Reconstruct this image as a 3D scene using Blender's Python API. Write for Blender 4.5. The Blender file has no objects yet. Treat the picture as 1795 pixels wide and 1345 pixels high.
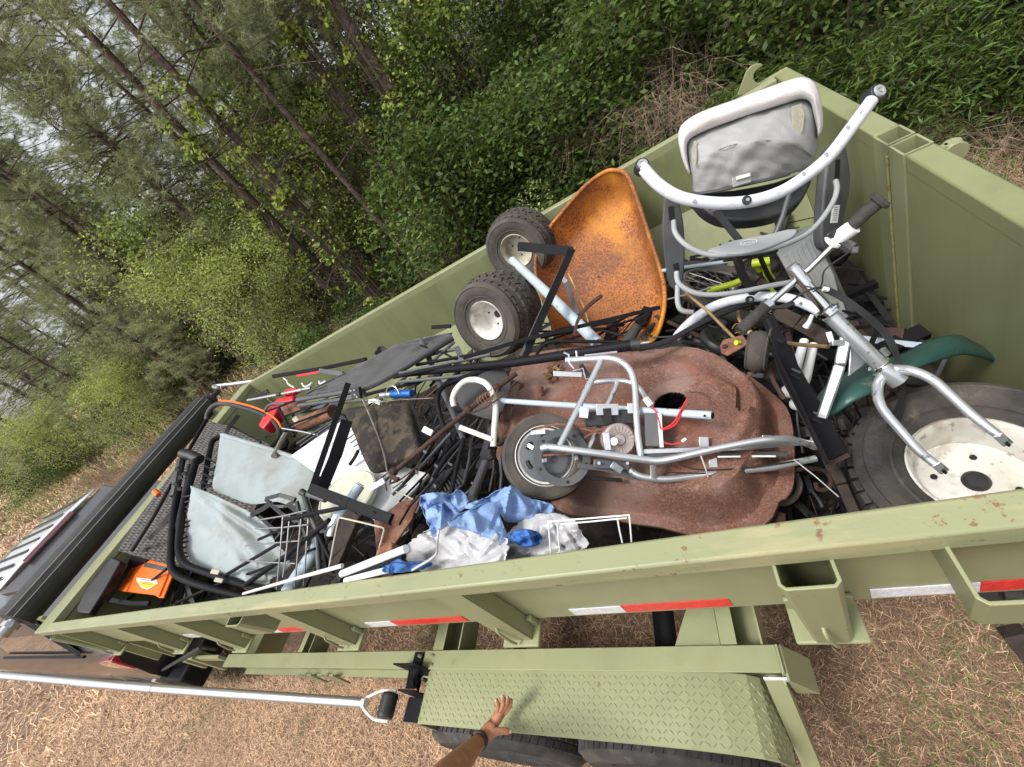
import bpy, math, random
from math import pi, sin, cos, radians, sqrt
from mathutils import Vector as V, Matrix, noise
random.seed(7)
sc = bpy.context.scene
COL = sc.collection

# ---------------------------------------------------------------- camera
# axes: +X towards the trailer tail, +Y away towards the forest, +Z up (metres)
F, CX, CY = 737.0, 897.5, 672.5
RX = V((0.82836885, -0.30949001, -0.46692717))
RY = V((0.13604759, -0.69742293, 0.70362796))
RZ = V((-0.54341154, -0.6463878, -0.53561806))
EYE = V((0, 0, 2.45))
right = V((RX[0], RY[0], RZ[0])); down = V((RX[1], RY[1], RZ[1])); fwd = V((RX[2], RY[2], RZ[2]))
cd = bpy.data.cameras.new('camera'); cam = bpy.data.objects.new('camera', cd); COL.objects.link(cam)
m = Matrix((right, -down, -fwd)).transposed().to_4x4(); m.translation = EYE
cam.matrix_world = m
cd.lens = 36 * F / 1795.0; cd.sensor_width = 36; cd.clip_start = 0.02; cd.clip_end = 800
sc.camera = cam

# ---------------------------------------------------------------- light
SUN_EL, SUN_AZ = 66.0, -122.0       # high light from behind the photographer, through thin cloud
w = bpy.data.worlds.new('World'); sc.world = w; w.use_nodes = True
nt = w.node_tree; bg = nt.nodes['Background']
sky = nt.nodes.new('ShaderNodeTexSky'); sky.sky_type = 'NISHITA'; sky.sun_disc = False
sky.sun_elevation = radians(SUN_EL); sky.dust_density = 4.0; sky.air_density = 1.0; sky.ozone_density = 1.0
hs = nt.nodes.new('ShaderNodeHueSaturation'); hs.inputs['Saturation'].default_value = 0.2
nt.links.new(sky.outputs[0], hs.inputs['Color']); nt.links.new(hs.outputs[0], bg.inputs[0])
bg.inputs[1].default_value = 0.15
sd = bpy.data.lights.new('sun', 'SUN'); sd.energy = 1.5; sd.angle = radians(14); sd.color = (1, .96, .9)
so = bpy.data.objects.new('sun', sd); COL.objects.link(so)
az = radians(SUN_AZ); el = radians(SUN_EL)
sdir = V((cos(el) * cos(az), cos(el) * sin(az), sin(el)))
so.rotation_euler = sdir.to_track_quat('Z', 'Y').to_euler(); so.location = (0, -5, 12)
sky.sun_rotation = pi / 2 - az
vs = sc.view_settings
vs.view_transform = 'Standard'; vs.look = 'None'; vs.exposure = 0.70; vs.gamma = 1; vs.use_curve_mapping = False
sc.cycles.max_bounces = 6; sc.cycles.diffuse_bounces = 3; sc.cycles.transparent_max_bounces = 6

# ---------------------------------------------------------------- photo measuring helpers
def ray(px, py):
    a, b = px - CX, py - CY
    return V((RX[0]*a + RX[1]*b + RX[2]*F, RY[0]*a + RY[1]*b + RY[2]*F, RZ[0]*a + RZ[1]*b + RZ[2]*F))
def P(px, py, Z=None, Y=None, X=None):
    r = ray(px, py)
    if Z is not None: return EYE + r * ((Z - EYE.z) / r.z)
    if Y is not None: return EYE + r * (Y / r.y)
    return EYE + r * (X / r.x)
def depth(p): return (p - EYE).dot(fwd)
def PW(wpx, p): return wpx * depth(p) / F          # width in metres of wpx photo pixels at p
def PP(L): return [P(a, b, z) for a, b, z in L]
class PL:                                             # a plane through three measured points
    def __init__(s, a, b, c):
        s.o = P(*a); s.n = (P(*b) - s.o).cross(P(*c) - s.o).normalized()
        if s.n.z < 0: s.n = -s.n
    def at(s, px, py, off=0):
        r = ray(px, py); t = (s.o - EYE).dot(s.n) / r.dot(s.n)
        return EYE + r * t + s.n * off

# ---------------------------------------------------------------- materials
MATS = {}
def mat(name, col, rough=.6, metal=0, var=.12, vs_=6, bump=.0, bs=60, dirt=None, da=.5, ds=4, dd=.12, alpha=1, coat=0, spec=.5, trans=0, isl=0, sheen=0):
    """principled material: base colour with noise variation, optional second colour in patches, optional bump"""
    if name in MATS: return MATS[name]
    m = bpy.data.materials.new(name); m.use_nodes = True; MATS[name] = m
    n = m.node_tree.nodes; l = m.node_tree.links; b = n['Principled BSDF']
    tc = n.new('ShaderNodeTexCoord'); ob = tc.outputs['Object']
    no = n.new('ShaderNodeTexNoise'); no.inputs['Scale'].default_value = vs_; no.inputs['Detail'].default_value = 5
    l.new(ob, no.inputs['Vector'])
    mr = n.new('ShaderNodeMapRange'); mr.inputs[1].default_value = .3; mr.inputs[2].default_value = .7
    mr.inputs[3].default_value = 1 - var; mr.inputs[4].default_value = 1 + var
    l.new(no.outputs[0], mr.inputs[0])
    mx = n.new('ShaderNodeMix'); mx.data_type = 'RGBA'; mx.blend_type = 'MULTIPLY'; mx.inputs[0].default_value = 1
    mx.inputs[6].default_value = (*col, 1); l.new(mr.outputs[0], mx.inputs[7])
    out = mx.outputs[2]
    if isl:
        g = n.new('ShaderNodeNewGeometry'); hv = n.new('ShaderNodeHueSaturation')
        m1 = n.new('ShaderNodeMapRange'); m1.inputs[3].default_value = 1 - isl; m1.inputs[4].default_value = 1 + isl
        m2 = n.new('ShaderNodeMapRange'); m2.inputs[3].default_value = .5 - isl * .07; m2.inputs[4].default_value = .5 + isl * .05
        l.new(g.outputs['Random Per Island'], m1.inputs[0]); l.new(g.outputs['Random Per Island'], m2.inputs[0])
        l.new(m1.outputs[0], hv.inputs['Value']); l.new(m2.outputs[0], hv.inputs['Hue']); l.new(out, hv.inputs['Color']); out = hv.outputs[0]
    if dirt:
        n2 = n.new('ShaderNodeTexNoise'); n2.inputs['Scale'].default_value = ds; n2.inputs['Detail'].default_value = 9
        n2.inputs['Roughness'].default_value = .65; l.new(ob, n2.inputs['Vector'])
        m3 = n.new('ShaderNodeMapRange'); m3.inputs[1].default_value = 1 - da; m3.inputs[2].default_value = 1 - da + dd
        l.new(n2.outputs[0], m3.inputs[0])
        x2 = n.new('ShaderNodeMix'); x2.data_type = 'RGBA'; l.new(m3.outputs[0], x2.inputs[0]); l.new(out, x2.inputs[6])
        x2.inputs[7].default_value = (*dirt, 1); out = x2.outputs[2]
    l.new(out, b.inputs['Base Color'])
    b.inputs['Roughness'].default_value = rough; b.inputs['Metallic'].default_value = metal
    b.inputs['Coat Weight'].default_value = coat; b.inputs['Coat Roughness'].default_value = .08
    b.inputs['Specular IOR Level'].default_value = spec; b.inputs['Alpha'].default_value = alpha
    b.inputs['Transmission Weight'].default_value = trans
    if sheen: b.inputs['Sheen Weight'].default_value = sheen
    if bump:
        nb = n.new('ShaderNodeTexNoise'); nb.inputs['Scale'].default_value = bs; nb.inputs['Detail'].default_value = 4; l.new(ob, nb.inputs['Vector'])
        bp = n.new('ShaderNodeBump'); bp.inputs['Strength'].default_value = bump; bp.inputs['Distance'].default_value = .01
        l.new(nb.outputs[0], bp.inputs['Height']); l.new(bp.outputs[0], b.inputs['Normal'])
    return m

GREEN = (.262, .277, .15)
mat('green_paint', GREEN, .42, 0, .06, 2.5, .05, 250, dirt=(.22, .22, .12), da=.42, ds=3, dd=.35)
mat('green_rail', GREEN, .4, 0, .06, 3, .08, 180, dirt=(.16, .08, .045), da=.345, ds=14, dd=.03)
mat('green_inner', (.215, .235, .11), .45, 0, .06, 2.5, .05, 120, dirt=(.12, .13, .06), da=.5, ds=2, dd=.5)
mat('green_weld', (.24, .26, .12), .5, 0, .1, 60, .4, 200, dirt=(.25, .13, .05), da=.5, ds=20, dd=.1)
mat('rust', (.21, .085, .05), .85, 0, .35, 18, .5, 120, dirt=(.30, .19, .14), da=.52, ds=30, dd=.25)
mat('rust_deck', (.175, .072, .048), .75, 0, .3, 7, .6, 260, dirt=(.27, .16, .12), da=.54, ds=170, dd=.2)
mat('rust_dark', (.055, .028, .02), .85, 0, .4, 12, .5, 120)
mat('orange_rust', (.42, .14, .02), .65, 0, .45, 4, .3, 220, dirt=(.13, .045, .025), da=.53, ds=110, dd=.12)
mat('black_metal', (.011, .011, .013), .55, 0, .2, 8, .05, 200, dirt=(.045, .038, .033), da=.36, ds=9, dd=.25, spec=.12)
mat('grey_metal', (.10, .105, .115), .38, .3, .15, 8, .05, 200)
mat('black_plastic', (.018, .019, .021), .5, 0, .2, 10, .1, 300, dirt=(.06, .055, .05), da=.42, ds=12, dd=.25)
mat('rubber', (.028, .027, .027), .8, 0, .3, 12, .3, 150, dirt=(.09, .08, .072), da=.5, ds=7, dd=.3)
mat('rubber_dusty', (.075, .065, .055), .9, 0, .25, 12, .3, 150, dirt=(.035, .033, .032), da=.5, ds=9, dd=.3)
mat('white_enamel', (.78, .77, .73), .35, 0, .05, 5, .05, 120, dirt=(.35, .3, .22), da=.38, ds=9, dd=.15)
mat('cream_enamel', (.5, .46, .36), .5, 0, .1, 8, .1, 120, dirt=(.14, .12, .08), da=.5, ds=11, dd=.2)
mat('white_plastic', (.75, .76, .76), .45, 0, .04, 5, .04, 120, dirt=(.4, .38, .33), da=.38, ds=8, dd=.3)
mat('silver_paint', (.60, .62, .64), .25, .7, .05, 8, .03, 300, dirt=(.25, .25, .25), da=.35, ds=25, dd=.12)
mat('chrome', (.75, .76, .78), .1, 1, .02, 8)
mat('alu', (.62, .63, .65), .3, .85, .05, 30, .08, 90)
mat('steel', (.45, .45, .46), .35, .9, .1, 30)
mat('blue_grey_tube', (.42, .50, .57), .4, 0, .06, 9, .05, 120, dirt=(.2, .2, .2), da=.36, ds=16, dd=.15)
mat('grey_plastic', (.34, .35, .36), .5, 0, .05, 8, .05, 90, dirt=(.22, .22, .21), da=.42, ds=8, dd=.3)
mat('dark_grey_plastic', (.07, .073, .078), .5, 0, .1, 8, .05, 90, dirt=(.14, .14, .14), da=.4, ds=10, dd=.3)
mat('tray_white', (.62, .64, .70), .45, 0, .04, 6, .15, 400, dirt=(.35, .35, .36), da=.4, ds=12, dd=.3)
mat('brass', (.35, .24, .11), .45, .6, .3, 25, .2, 80)
mat('lime', (.45, .55, .02), .35, 0, .06, 8)
mat('orange_plastic', (.85, .16, .015), .45, 0, .05, 8, .03, 90, dirt=(.35, .09, .02), da=.36, ds=10, dd=.2)
mat('red_plastic', (.55, .02, .03), .4, 0, .1, 8, dirt=(.12, .03, .03), da=.42, ds=10, dd=.2)
mat('wood', (.035, .024, .017), .85, 0, .4, 20, .5, 60)
mat('wood_grey', (.2, .18, .15), .85, 0, .35, 25, .5, 60)
mat('black', (.008, .008, .009), .6, 0, .1)
mat('wire', (.02, .02, .022), .5, 0, .1)
mat('red_wire', (.6, .03, .04), .5, 0, .1)

def layer(name, col, scale, lo, hi, amt=1, st=(1, 1, 1), det=6, mask=None, rough=None):
    """one more coat over a material: colour col where noise exceeds lo..hi, optionally inside a larger noise mask"""
    m = MATS[name]; n = m.node_tree.nodes; l = m.node_tree.links; b = n['Principled BSDF']; tc = n.new('ShaderNodeTexCoord')
    def f_(sc_, lo_, hi_, st_, off):
        mp = n.new('ShaderNodeMapping'); mp.inputs['Scale'].default_value = st_; mp.inputs['Location'].default_value = (off, off*.7, off*.3); l.new(tc.outputs['Object'], mp.inputs[0])
        q = n.new('ShaderNodeTexNoise'); q.inputs['Scale'].default_value = sc_; q.inputs['Detail'].default_value = det; q.inputs['Roughness'].default_value = .6; l.new(mp.outputs[0], q.inputs[0])
        r = n.new('ShaderNodeMapRange'); r.inputs[1].default_value = lo_; r.inputs[2].default_value = hi_; l.new(q.outputs[0], r.inputs[0]); return r.outputs[0]
    fac = f_(scale, lo, hi, st, scale*.37)
    for k in ([mask] if mask else []):
        mu = n.new('ShaderNodeMath'); mu.operation = 'MULTIPLY'; l.new(fac, mu.inputs[0]); l.new(f_(k[0], k[1], k[2], (1, 1, 1), 3.1), mu.inputs[1]); fac = mu.outputs[0]
    mu = n.new('ShaderNodeMath'); mu.operation = 'MULTIPLY'; l.new(fac, mu.inputs[0]); mu.inputs[1].default_value = amt
    x = n.new('ShaderNodeMix'); x.data_type = 'RGBA'; l.new(mu.outputs[0], x.inputs[0]); l.new(b.inputs['Base Color'].links[0].from_socket, x.inputs[6]); x.inputs[7].default_value = (*col, 1); l.new(x.outputs[2], b.inputs['Base Color'])
    if rough is not None:
        r = n.new('ShaderNodeMapRange'); r.inputs[3].default_value = b.inputs['Roughness'].default_value; r.inputs[4].default_value = rough; l.new(mu.outputs[0], r.inputs[0]); l.new(r.outputs[0], b.inputs['Roughness'])
layer('green_rail', (.21, .10, .06), 70, .60, .63, .9, mask=(7, .50, .60), rough=.9)
layer('green_rail', (.17, .075, .045), 9, .655, .675, .9, rough=.9)
layer('green_rail', (.42, .36, .20), 3.5, .52, .66, .55, st=(1, 6, 6))
layer('green_rail', (.12, .10, .06), 8, .66, .69, .6, st=(2, 30, 30), mask=(3, .48, .6))
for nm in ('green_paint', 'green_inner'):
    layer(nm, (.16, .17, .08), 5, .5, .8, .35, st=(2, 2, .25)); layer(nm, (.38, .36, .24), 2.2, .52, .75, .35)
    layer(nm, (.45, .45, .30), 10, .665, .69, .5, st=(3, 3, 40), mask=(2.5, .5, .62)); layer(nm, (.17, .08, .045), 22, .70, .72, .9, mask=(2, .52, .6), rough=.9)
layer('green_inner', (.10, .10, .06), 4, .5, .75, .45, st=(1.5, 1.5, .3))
layer('rust_deck', (.30, .20, .17), 5, .46, .62, .65); layer('rust_deck', (.36, .27, .22), 60, .58, .66, .5); layer('rust_deck', (.045, .05, .042), 16, .56, .62, .75, mask=(4, .56, .64)); layer('rust_deck', (.30, .085, .04), 6, .56, .68, .5); layer('rust_deck', (.10, .04, .028), 3.5, .54, .7, .5)
layer('orange_rust', (.10, .035, .022), 60, .44, .56, .8, mask=(3.2, .46, .62)); layer('orange_rust', (.66, .27, .015), 2.2, .50, .62, .75); layer('orange_rust', (.16, .055, .03), 5, .55, .7, .6)
layer('white_enamel', (.22, .15, .09), 16, .52, .64, .75, mask=(5, .42, .56)); layer('white_enamel', (.42, .38, .30), 4, .44, .66, .6); layer('white_enamel', (.12, .10, .08), 45, .62, .68, .6)
layer('silver_paint', (.2, .2, .2), 40, .62, .66, .8, st=(1, 1, 1)); layer('silver_paint', (.25, .14, .08), 18, .66, .70, .8); layer('silver_paint', (.36, .30, .22), 7, .58, .75, .35)
layer('rubber', (.12, .10, .08), 5, .48, .7, .6); layer('rubber', (.16, .13, .10), 24, .6, .7, .5); layer('rubber_dusty', (.14, .115, .09), 6, .5, .7, .6)
layer('tray_white', (.40, .39, .38), 24, .60, .68, .6, st=(1, 1, 1)); layer('blue_grey_tube', (.22, .13, .08), 26, .62, .66, .8)
layer('black_plastic', (.10, .085, .07), 5, .52, .7, .5); layer('dark_grey_plastic', (.18, .165, .15), 5, .54, .72, .45); layer('grey_plastic', (.24, .22, .19), 5, .52, .72, .4); layer('white_plastic', (.38, .33, .26), 7, .56, .7, .45)

# ---------------------------------------------------------------- mesh builder
def cr(pts, n=6, closed=False):                        # Catmull-Rom through points
    pts = [V(p) for p in pts]; k = len(pts)
    if k < 3 and not closed: return pts
    out = []; rng = k if closed else k - 1
    g = lambda i: pts[i % k] if closed else pts[max(0, min(k - 1, i))]
    for i in range(rng):
        a, b, c, d = g(i-1), g(i), g(i+1), g(i+2)
        for j in range(n):
            t = j / n
            out.append(.5 * ((2*b) + (c-a)*t + (2*a-5*b+4*c-d)*t*t + (3*b-a-3*c+d)*t*t*t))
    if not closed: out.append(pts[-1])
    return out
def fillet(pts, r, n=5):                               # polyline with rounded bends
    pts = [V(p) for p in pts]; out = [pts[0]]
    for i in range(1, len(pts)-1):
        a, b, c = pts[i-1], pts[i], pts[i+1]
        d = min(r, (a-b).length*.45, (c-b).length*.45)
        p0 = b + (a-b).normalized()*d; p1 = b + (c-b).normalized()*d
        for j in range(n+1):
            t = j/n; out.append((1-t)**2*p0 + 2*t*(1-t)*b + t*t*p1)
    out.append(pts[-1]); return out
def frame(t, up=None):
    t = t.normalized(); up = V(up) if up is not None else (V((0, 0, 1)) if abs(t.z) < .9 else V((1, 0, 0)))
    s = t.cross(up)
    if s.length < 1e-5: s = t.cross(V((.3, .7, .2)))
    s.normalize(); return t, s, s.cross(t)
class MB:
    def __init__(s): s.v = []; s.f = []; s.m = []; s.mi = 0
    def add(s, vs, fs):
        o = len(s.v); s.v += [tuple(p) for p in vs]; s.f += [tuple(o + i for i in f) for f in fs]; s.m += [s.mi] * len(fs); return s
    def hexa(s, q, w):                                  # 4 base corners + 4 top corners
        return s.add(list(q) + list(w), [(3,2,1,0), (4,5,6,7), (0,1,5,4), (1,2,6,5), (2,3,7,6), (3,0,4,7)])
    def box(s, a, b):
        x0, y0, z0 = a; x1, y1, z1 = b
        return s.hexa([(x0,y0,z0),(x1,y0,z0),(x1,y1,z0),(x0,y1,z0)], [(x0,y0,z1),(x1,y0,z1),(x1,y1,z1),(x0,y1,z1)])
    def bar(s, a, b, w, h, up=None):                    # rectangular bar a->b, w across, h along up
        a, b = V(a), V(b); t, sd_, u = frame(b - a, up); W, H = sd_*w/2, u*h/2
        return s.hexa([a-W-H, a+W-H, a+W+H, a-W+H], [b-W-H, b+W-H, b+W+H, b-W+H])
    def tube(s, pts, r, seg=10, closed=False, cap=True, hollow=0):
        pts = [V(p) for p in pts]; k = len(pts)
        rs = r if isinstance(r, (list, tuple)) else [r]*k
        t0 = (pts[1]-pts[0]); _, a, b = frame(t0); vs = []; prev = t0.normalized()
        for i, p in enumerate(pts):
            if closed: t = pts[(i+1) % k] - pts[i-1]
            else: t = pts[min(k-1, i+1)] - pts[max(0, i-1)]
            t.normalize(); q = prev.rotation_difference(t); a = q @ a; b = q @ b; prev = t
            for j in range(seg):
                an = 2*pi*j/seg; vs.append(p + (a*cos(an) + b*sin(an))*rs[i])
        fs = []
        for i in range(k if closed else k-1):
            for j in range(seg):
                j2 = (j+1) % seg; i2 = (i+1) % k
                fs.append((i*seg+j, i*seg+j2, i2*seg+j2, i2*seg+j))
        if cap and not closed:
            fs.append(tuple(range(seg-1, -1, -1))); fs.append(tuple((k-1)*seg+j for j in range(seg)))
        return s.add(vs, fs)
    def lathe(s, prof, o, ax, seg=32, sweep=2*pi, a0=0, up=None):   # prof: (radius, height along ax)
        o = V(o); t, a, b = frame(V(ax), up); k = len(prof); full = abs(sweep-2*pi) < 1e-4
        n = seg if full else seg+1; vs = []
        for j in range(n):
            an = a0 + sweep*j/seg
            for r, h in prof: vs.append(o + t*h + (a*cos(an) + b*sin(an))*r)
        fs = []
        for j in range(seg):
            j2 = (j+1) % n
            for i in range(k-1): fs.append((j*k+i, j2*k+i, j2*k+i+1, j*k+i+1))
        return s.add(vs, fs)
    def cyl(s, a, b, r, r2=None, seg=16): return s.tube([a, b], [r, r2 if r2 is not None else r], seg)
    def disc(s, o, ax, r, h, seg=20):
        o = V(o); ax = V(ax).normalized(); return s.tube([o, o + ax*h], r, seg)
    def prism(s, poly, ext):                            # closed outline (3D) extruded by vector ext
        ext = V(ext); n = len(poly); poly = [V(p) for p in poly]
        vs = poly + [p + ext for p in poly]
        fs = [tuple(range(n-1, -1, -1)), tuple(range(n, 2*n))] + [(i, (i+1) % n, (i+1) % n + n, i+n) for i in range(n)]
        return s.add(vs, fs)
    def grid(s, fn, nu, nv, th=0, nrm=None):            # surface fn(u,v); th thickness
        vs = [V(fn(i/nu, j/nv)) for i in range(nu+1) for j in range(nv+1)]
        fs = [(i*(nv+1)+j, (i+1)*(nv+1)+j, (i+1)*(nv+1)+j+1, i*(nv+1)+j+1) for i in range(nu) for j in range(nv)]
        return s.add(vs, fs)
    def ball(s, c, r, seg=10, sc_=(1, 1, 1)):
        c = V(c); vs = []; fs = []; k = seg//2+1
        for i in range(k):
            th = pi*i/(k-1)
            for j in range(seg):
                ph = 2*pi*j/seg; vs.append(c + V((r*sc_[0]*sin(th)*cos(ph), r*sc_[1]*sin(th)*sin(ph), r*sc_[2]*cos(th))))
        for i in range(k-1):
            for j in range(seg): fs.append((i*seg+j, (i+1)*seg+j, (i+1)*seg+(j+1) % seg, i*seg+(j+1) % seg))
        return s.add(vs, fs)
    def build(s, name, mt, parent=None, smooth=True, bev=0, solid=0, sub=0, label=None, kind=None, ang=40):
        me = bpy.data.meshes.new(name)
        c = V((0, 0, 0))
        if s.v:
            lo = [min(p[i] for p in s.v) for i in range(3)]; hi = [max(p[i] for p in s.v) for i in range(3)]
            c = V(((lo[0]+hi[0])/2, (lo[1]+hi[1])/2, lo[2]))
        me.from_pydata([V(p)-c for p in s.v], [], s.f)
        for q in (mt if isinstance(mt, (list, tuple)) else [mt]): me.materials.append(MATS[q] if isinstance(q, str) else q)
        if any(s.m): me.polygons.foreach_set('material_index', s.m)
        me.validate(); me.update()
        if smooth:
            try: me.shade_auto_smooth = True
            except Exception: pass
            me.polygons.foreach_set('use_smooth', [True]*len(me.polygons))
            try: me.set_sharp_from_angle(angle=radians(ang))
            except Exception: pass
        o = bpy.data.objects.new(name, me); COL.objects.link(o)
        o.location = c
        if parent: o.parent = parent; o.location = c - WL[parent]
        WL[o] = c
        if solid:
            md = o.modifiers.new('solid', 'SOLIDIFY'); md.thickness = solid; md.offset = 0
        if bev:
            md = o.modifiers.new('bevel', 'BEVEL'); md.width = bev; md.segments = 2; md.limit_method = 'ANGLE'; md.angle_limit = radians(40)
        if sub:
            md = o.modifiers.new('sub', 'SUBSURF'); md.levels = sub; md.render_levels = sub
        if label: o['label'] = label
        if kind: o['kind'] = kind
        return o
WL = {}
def tag(o, label, cat, group=None):
    o['label'] = label; o['category'] = cat
    if group: o['group'] = group
    return o
def thing(name, label, cat, group=None, loc=(0, 0, 0)):
    o = bpy.data.objects.new(name, None); COL.objects.link(o); o.location = loc; o.empty_display_size = .1
    WL[o] = V(loc); return tag(o, label, cat, group)
def part(name, mb, mt, parent, **k): return mb.build(name, mt, parent, **k)
def struct(name, mb, mt, **k): return mb.build(name, mt, kind='structure', **k)
def settle():                                          # put every thing's Empty at the base of its parts
    for o in list(COL.objects):
        if o.type == 'EMPTY' and o.parent is None and o.children and not o.get('moved'):
            pts = []
            def rec(q, base):
                for ch in q.children:
                    wl = base + ch.location
                    if ch.type == 'MESH' and ch.data.vertices:
                        b = [V(x) for x in ch.bound_box]; pts.extend([wl + x for x in b])
                    rec(ch, wl)
            rec(o, V(o.location))
            if not pts: continue
            lo = [min(p[i] for p in pts) for i in range(3)]; hi = [max(p[i] for p in pts) for i in range(3)]
            c = V(((lo[0]+hi[0])/2, (lo[1]+hi[1])/2, lo[2])); d = c - V(o.location)
            o.location = c
            for ch in o.children: ch.location = V(ch.location) - d
# ================================================================ ground
def gz(x, y): return .03*noise.noise(V((x*.5, y*.5, 0))) + (max(0, y-5.5)*.02)
mb = MB()
xs = [-400, -200, -120, -70, -45] + [-32 + i*.8 for i in range(56)] + [16, 25, 50, 120, 300]
ys = [-200, -80, -30, -12] + [-6 + i*.6 for i in range(45)] + [24, 32, 50, 90, 180, 400]
vs_ = [(x, y, gz(x, y)) for x in xs for y in ys]; ny = len(ys)
mb.add(vs_, [(i*ny+j, (i+1)*ny+j, (i+1)*ny+j+1, i*ny+j+1) for i in range(len(xs)-1) for j in range(ny-1)])
gm = bpy.data.materials.new('dry_ground'); gm.use_nodes = True
n = gm.node_tree.nodes; l = gm.node_tree.links; b = n['Principled BSDF']; tc = n.new('ShaderNodeTexCoord')
def _noise(scale, det=6, st=(1, 1, 1)):
    mp = n.new('ShaderNodeMapping'); mp.inputs['Scale'].default_value = st; l.new(tc.outputs['Object'], mp.inputs[0])
    q = n.new('ShaderNodeTexNoise'); q.inputs['Scale'].default_value = scale; q.inputs['Detail'].default_value = det; l.new(mp.outputs[0], q.inputs[0]); return q.outputs[0]
def _ramp(src, stops):
    r = n.new('ShaderNodeValToRGB'); l.new(src, r.inputs[0]); e = r.color_ramp.elements
    e[0].position, e[0].color = stops[0][0], (*stops[0][1], 1); e[1].position, e[1].color = stops[1][0], (*stops[1][1], 1)
    for p_, c_ in stops[2:]: q = e.new(p_); q.color = (*c_, 1)
    return r.outputs[0]
straw = _ramp(_noise(45, 8, (1, 1, 1)), [(.3, (.28, .165, .10)), (.72, (.88, .56, .35)), (.5, (.66, .40, .24))])
soil = _ramp(_noise(30, 8), [(.3, (.07, .046, .03)), (.7, (.26, .175, .115))])
fa = _ramp(_noise(1.1, 4), [(.47, (0, 0, 0)), (.66, (1, 1, 1))])
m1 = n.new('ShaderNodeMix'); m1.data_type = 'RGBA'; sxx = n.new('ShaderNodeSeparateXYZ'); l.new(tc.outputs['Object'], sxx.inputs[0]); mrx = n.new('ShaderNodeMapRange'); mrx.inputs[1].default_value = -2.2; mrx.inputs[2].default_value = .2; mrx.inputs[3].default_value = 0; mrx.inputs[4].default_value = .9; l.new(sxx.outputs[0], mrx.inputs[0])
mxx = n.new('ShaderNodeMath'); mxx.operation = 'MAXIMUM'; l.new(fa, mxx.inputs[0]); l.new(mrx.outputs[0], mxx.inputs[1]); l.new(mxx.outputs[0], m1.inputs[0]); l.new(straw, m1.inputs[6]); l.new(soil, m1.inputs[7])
# forest floor beyond the verge
sx = n.new('ShaderNodeSeparateXYZ'); l.new(tc.outputs['Object'], sx.inputs[0])
ad = n.new('ShaderNodeMath'); ad.operation = 'MULTIPLY_ADD'; l.new(_noise(.8), ad.inputs[0]); ad.inputs[1].default_value = 2.5; l.new(sx.outputs[1], ad.inputs[2])
mr = n.new('ShaderNodeMapRange'); mr.inputs[1].default_value = 6.2; mr.inputs[2].default_value = 8.2; l.new(ad.outputs[0], mr.inputs[0])
ff = _ramp(_noise(20, 8), [(.3, (.035, .025, .015)), (.75, (.15, .085, .045))])
m2 = n.new('ShaderNodeMix'); m2.data_type = 'RGBA'; l.new(mr.outputs[0], m2.inputs[0]); l.new(m1.outputs[2], m2.inputs[6]); l.new(ff, m2.inputs[7])
l.new(m2.outputs[2], b.inputs['Base Color']); b.inputs['Roughness'].default_value = .95
bp = n.new('ShaderNodeBump'); bp.inputs['Distance'].default_value = .03; bp.inputs['Strength'].default_value = .8
l.new(_noise(90, 8), bp.inputs['Height']); l.new(bp.outputs[0], b.inputs['Normal'])
struct('ground', mb, gm)

# ================================================================ roll-off bin
RIM, FOLD, FLOOR = 1.65, 1.25, .88
YN, YF, XF, XR = .357, 2.58, -4.25, .61
binr = thing('dumpster_bin', 'olive green steel open-top roll-off bin full of scrap, standing on the trailer', 'dumpster')
def side(ywall, s, name, xr):
    # vertical upper plate folding inwards to the floor; s = +1 means inside is +Y
    t = .006; mb = MB()
    y0, y1 = ywall, ywall + s*t; yb0 = ywall + s*.28; yb1 = yb0 + s*t
    x0, x1 = -4.04, xr
    prof = [(y0, RIM-.05), (y0, FOLD), (yb0, FLOOR), (yb1, FLOOR), (y1, FOLD), (y1, RIM-.05)]
    mb.prism([(x0, y, z) for y, z in prof], (x1-x0, 0, 0))
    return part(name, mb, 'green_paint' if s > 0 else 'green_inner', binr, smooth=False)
side(.417, 1, 'side_wall', .548)
side(2.53, -1, 'side_wall', .548)
mb = MB(); mb.box((-4.04, .69, FLOOR-.012), (.548, 2.26, FLOOR-.002)); part('bin_floor', mb, 'rust_dark', binr)
# top rails
mb = MB(); mb.box((-4.035, YN, RIM-.052), (.545, .412, RIM)); part('top_rail', mb, 'green_rail', binr, bev=.006, label='near top rail with scratched and rust-chipped pale green paint')
mb = MB(); mb.box((-4.035, 2.528, RIM-.052), (.545, 2.58, RIM)); part('top_rail', mb, 'green_paint', binr, bev=.006)
# front wall with wide top plate
mb = MB(); mb.box((-4.248, YN, RIM-.055), (-4.037, 2.58, RIM-.003)); part('front_rail', mb, 'green_paint', binr, bev=.006)
mb = MB(); mb.box((-4.08, .43, FLOOR-.01), (-4.046, 2.52, RIM-.057)); mb.box((-4.235, .40, .9), (-4.2, 2.54, RIM-.057))
for y in (.45, 1.0, 1.55, 2.1, 2.45): mb.box((-4.198, y, .9), (-4.083, y+.05, RIM-.058))
part('front_wall', mb, 'green_paint', binr)
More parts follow.
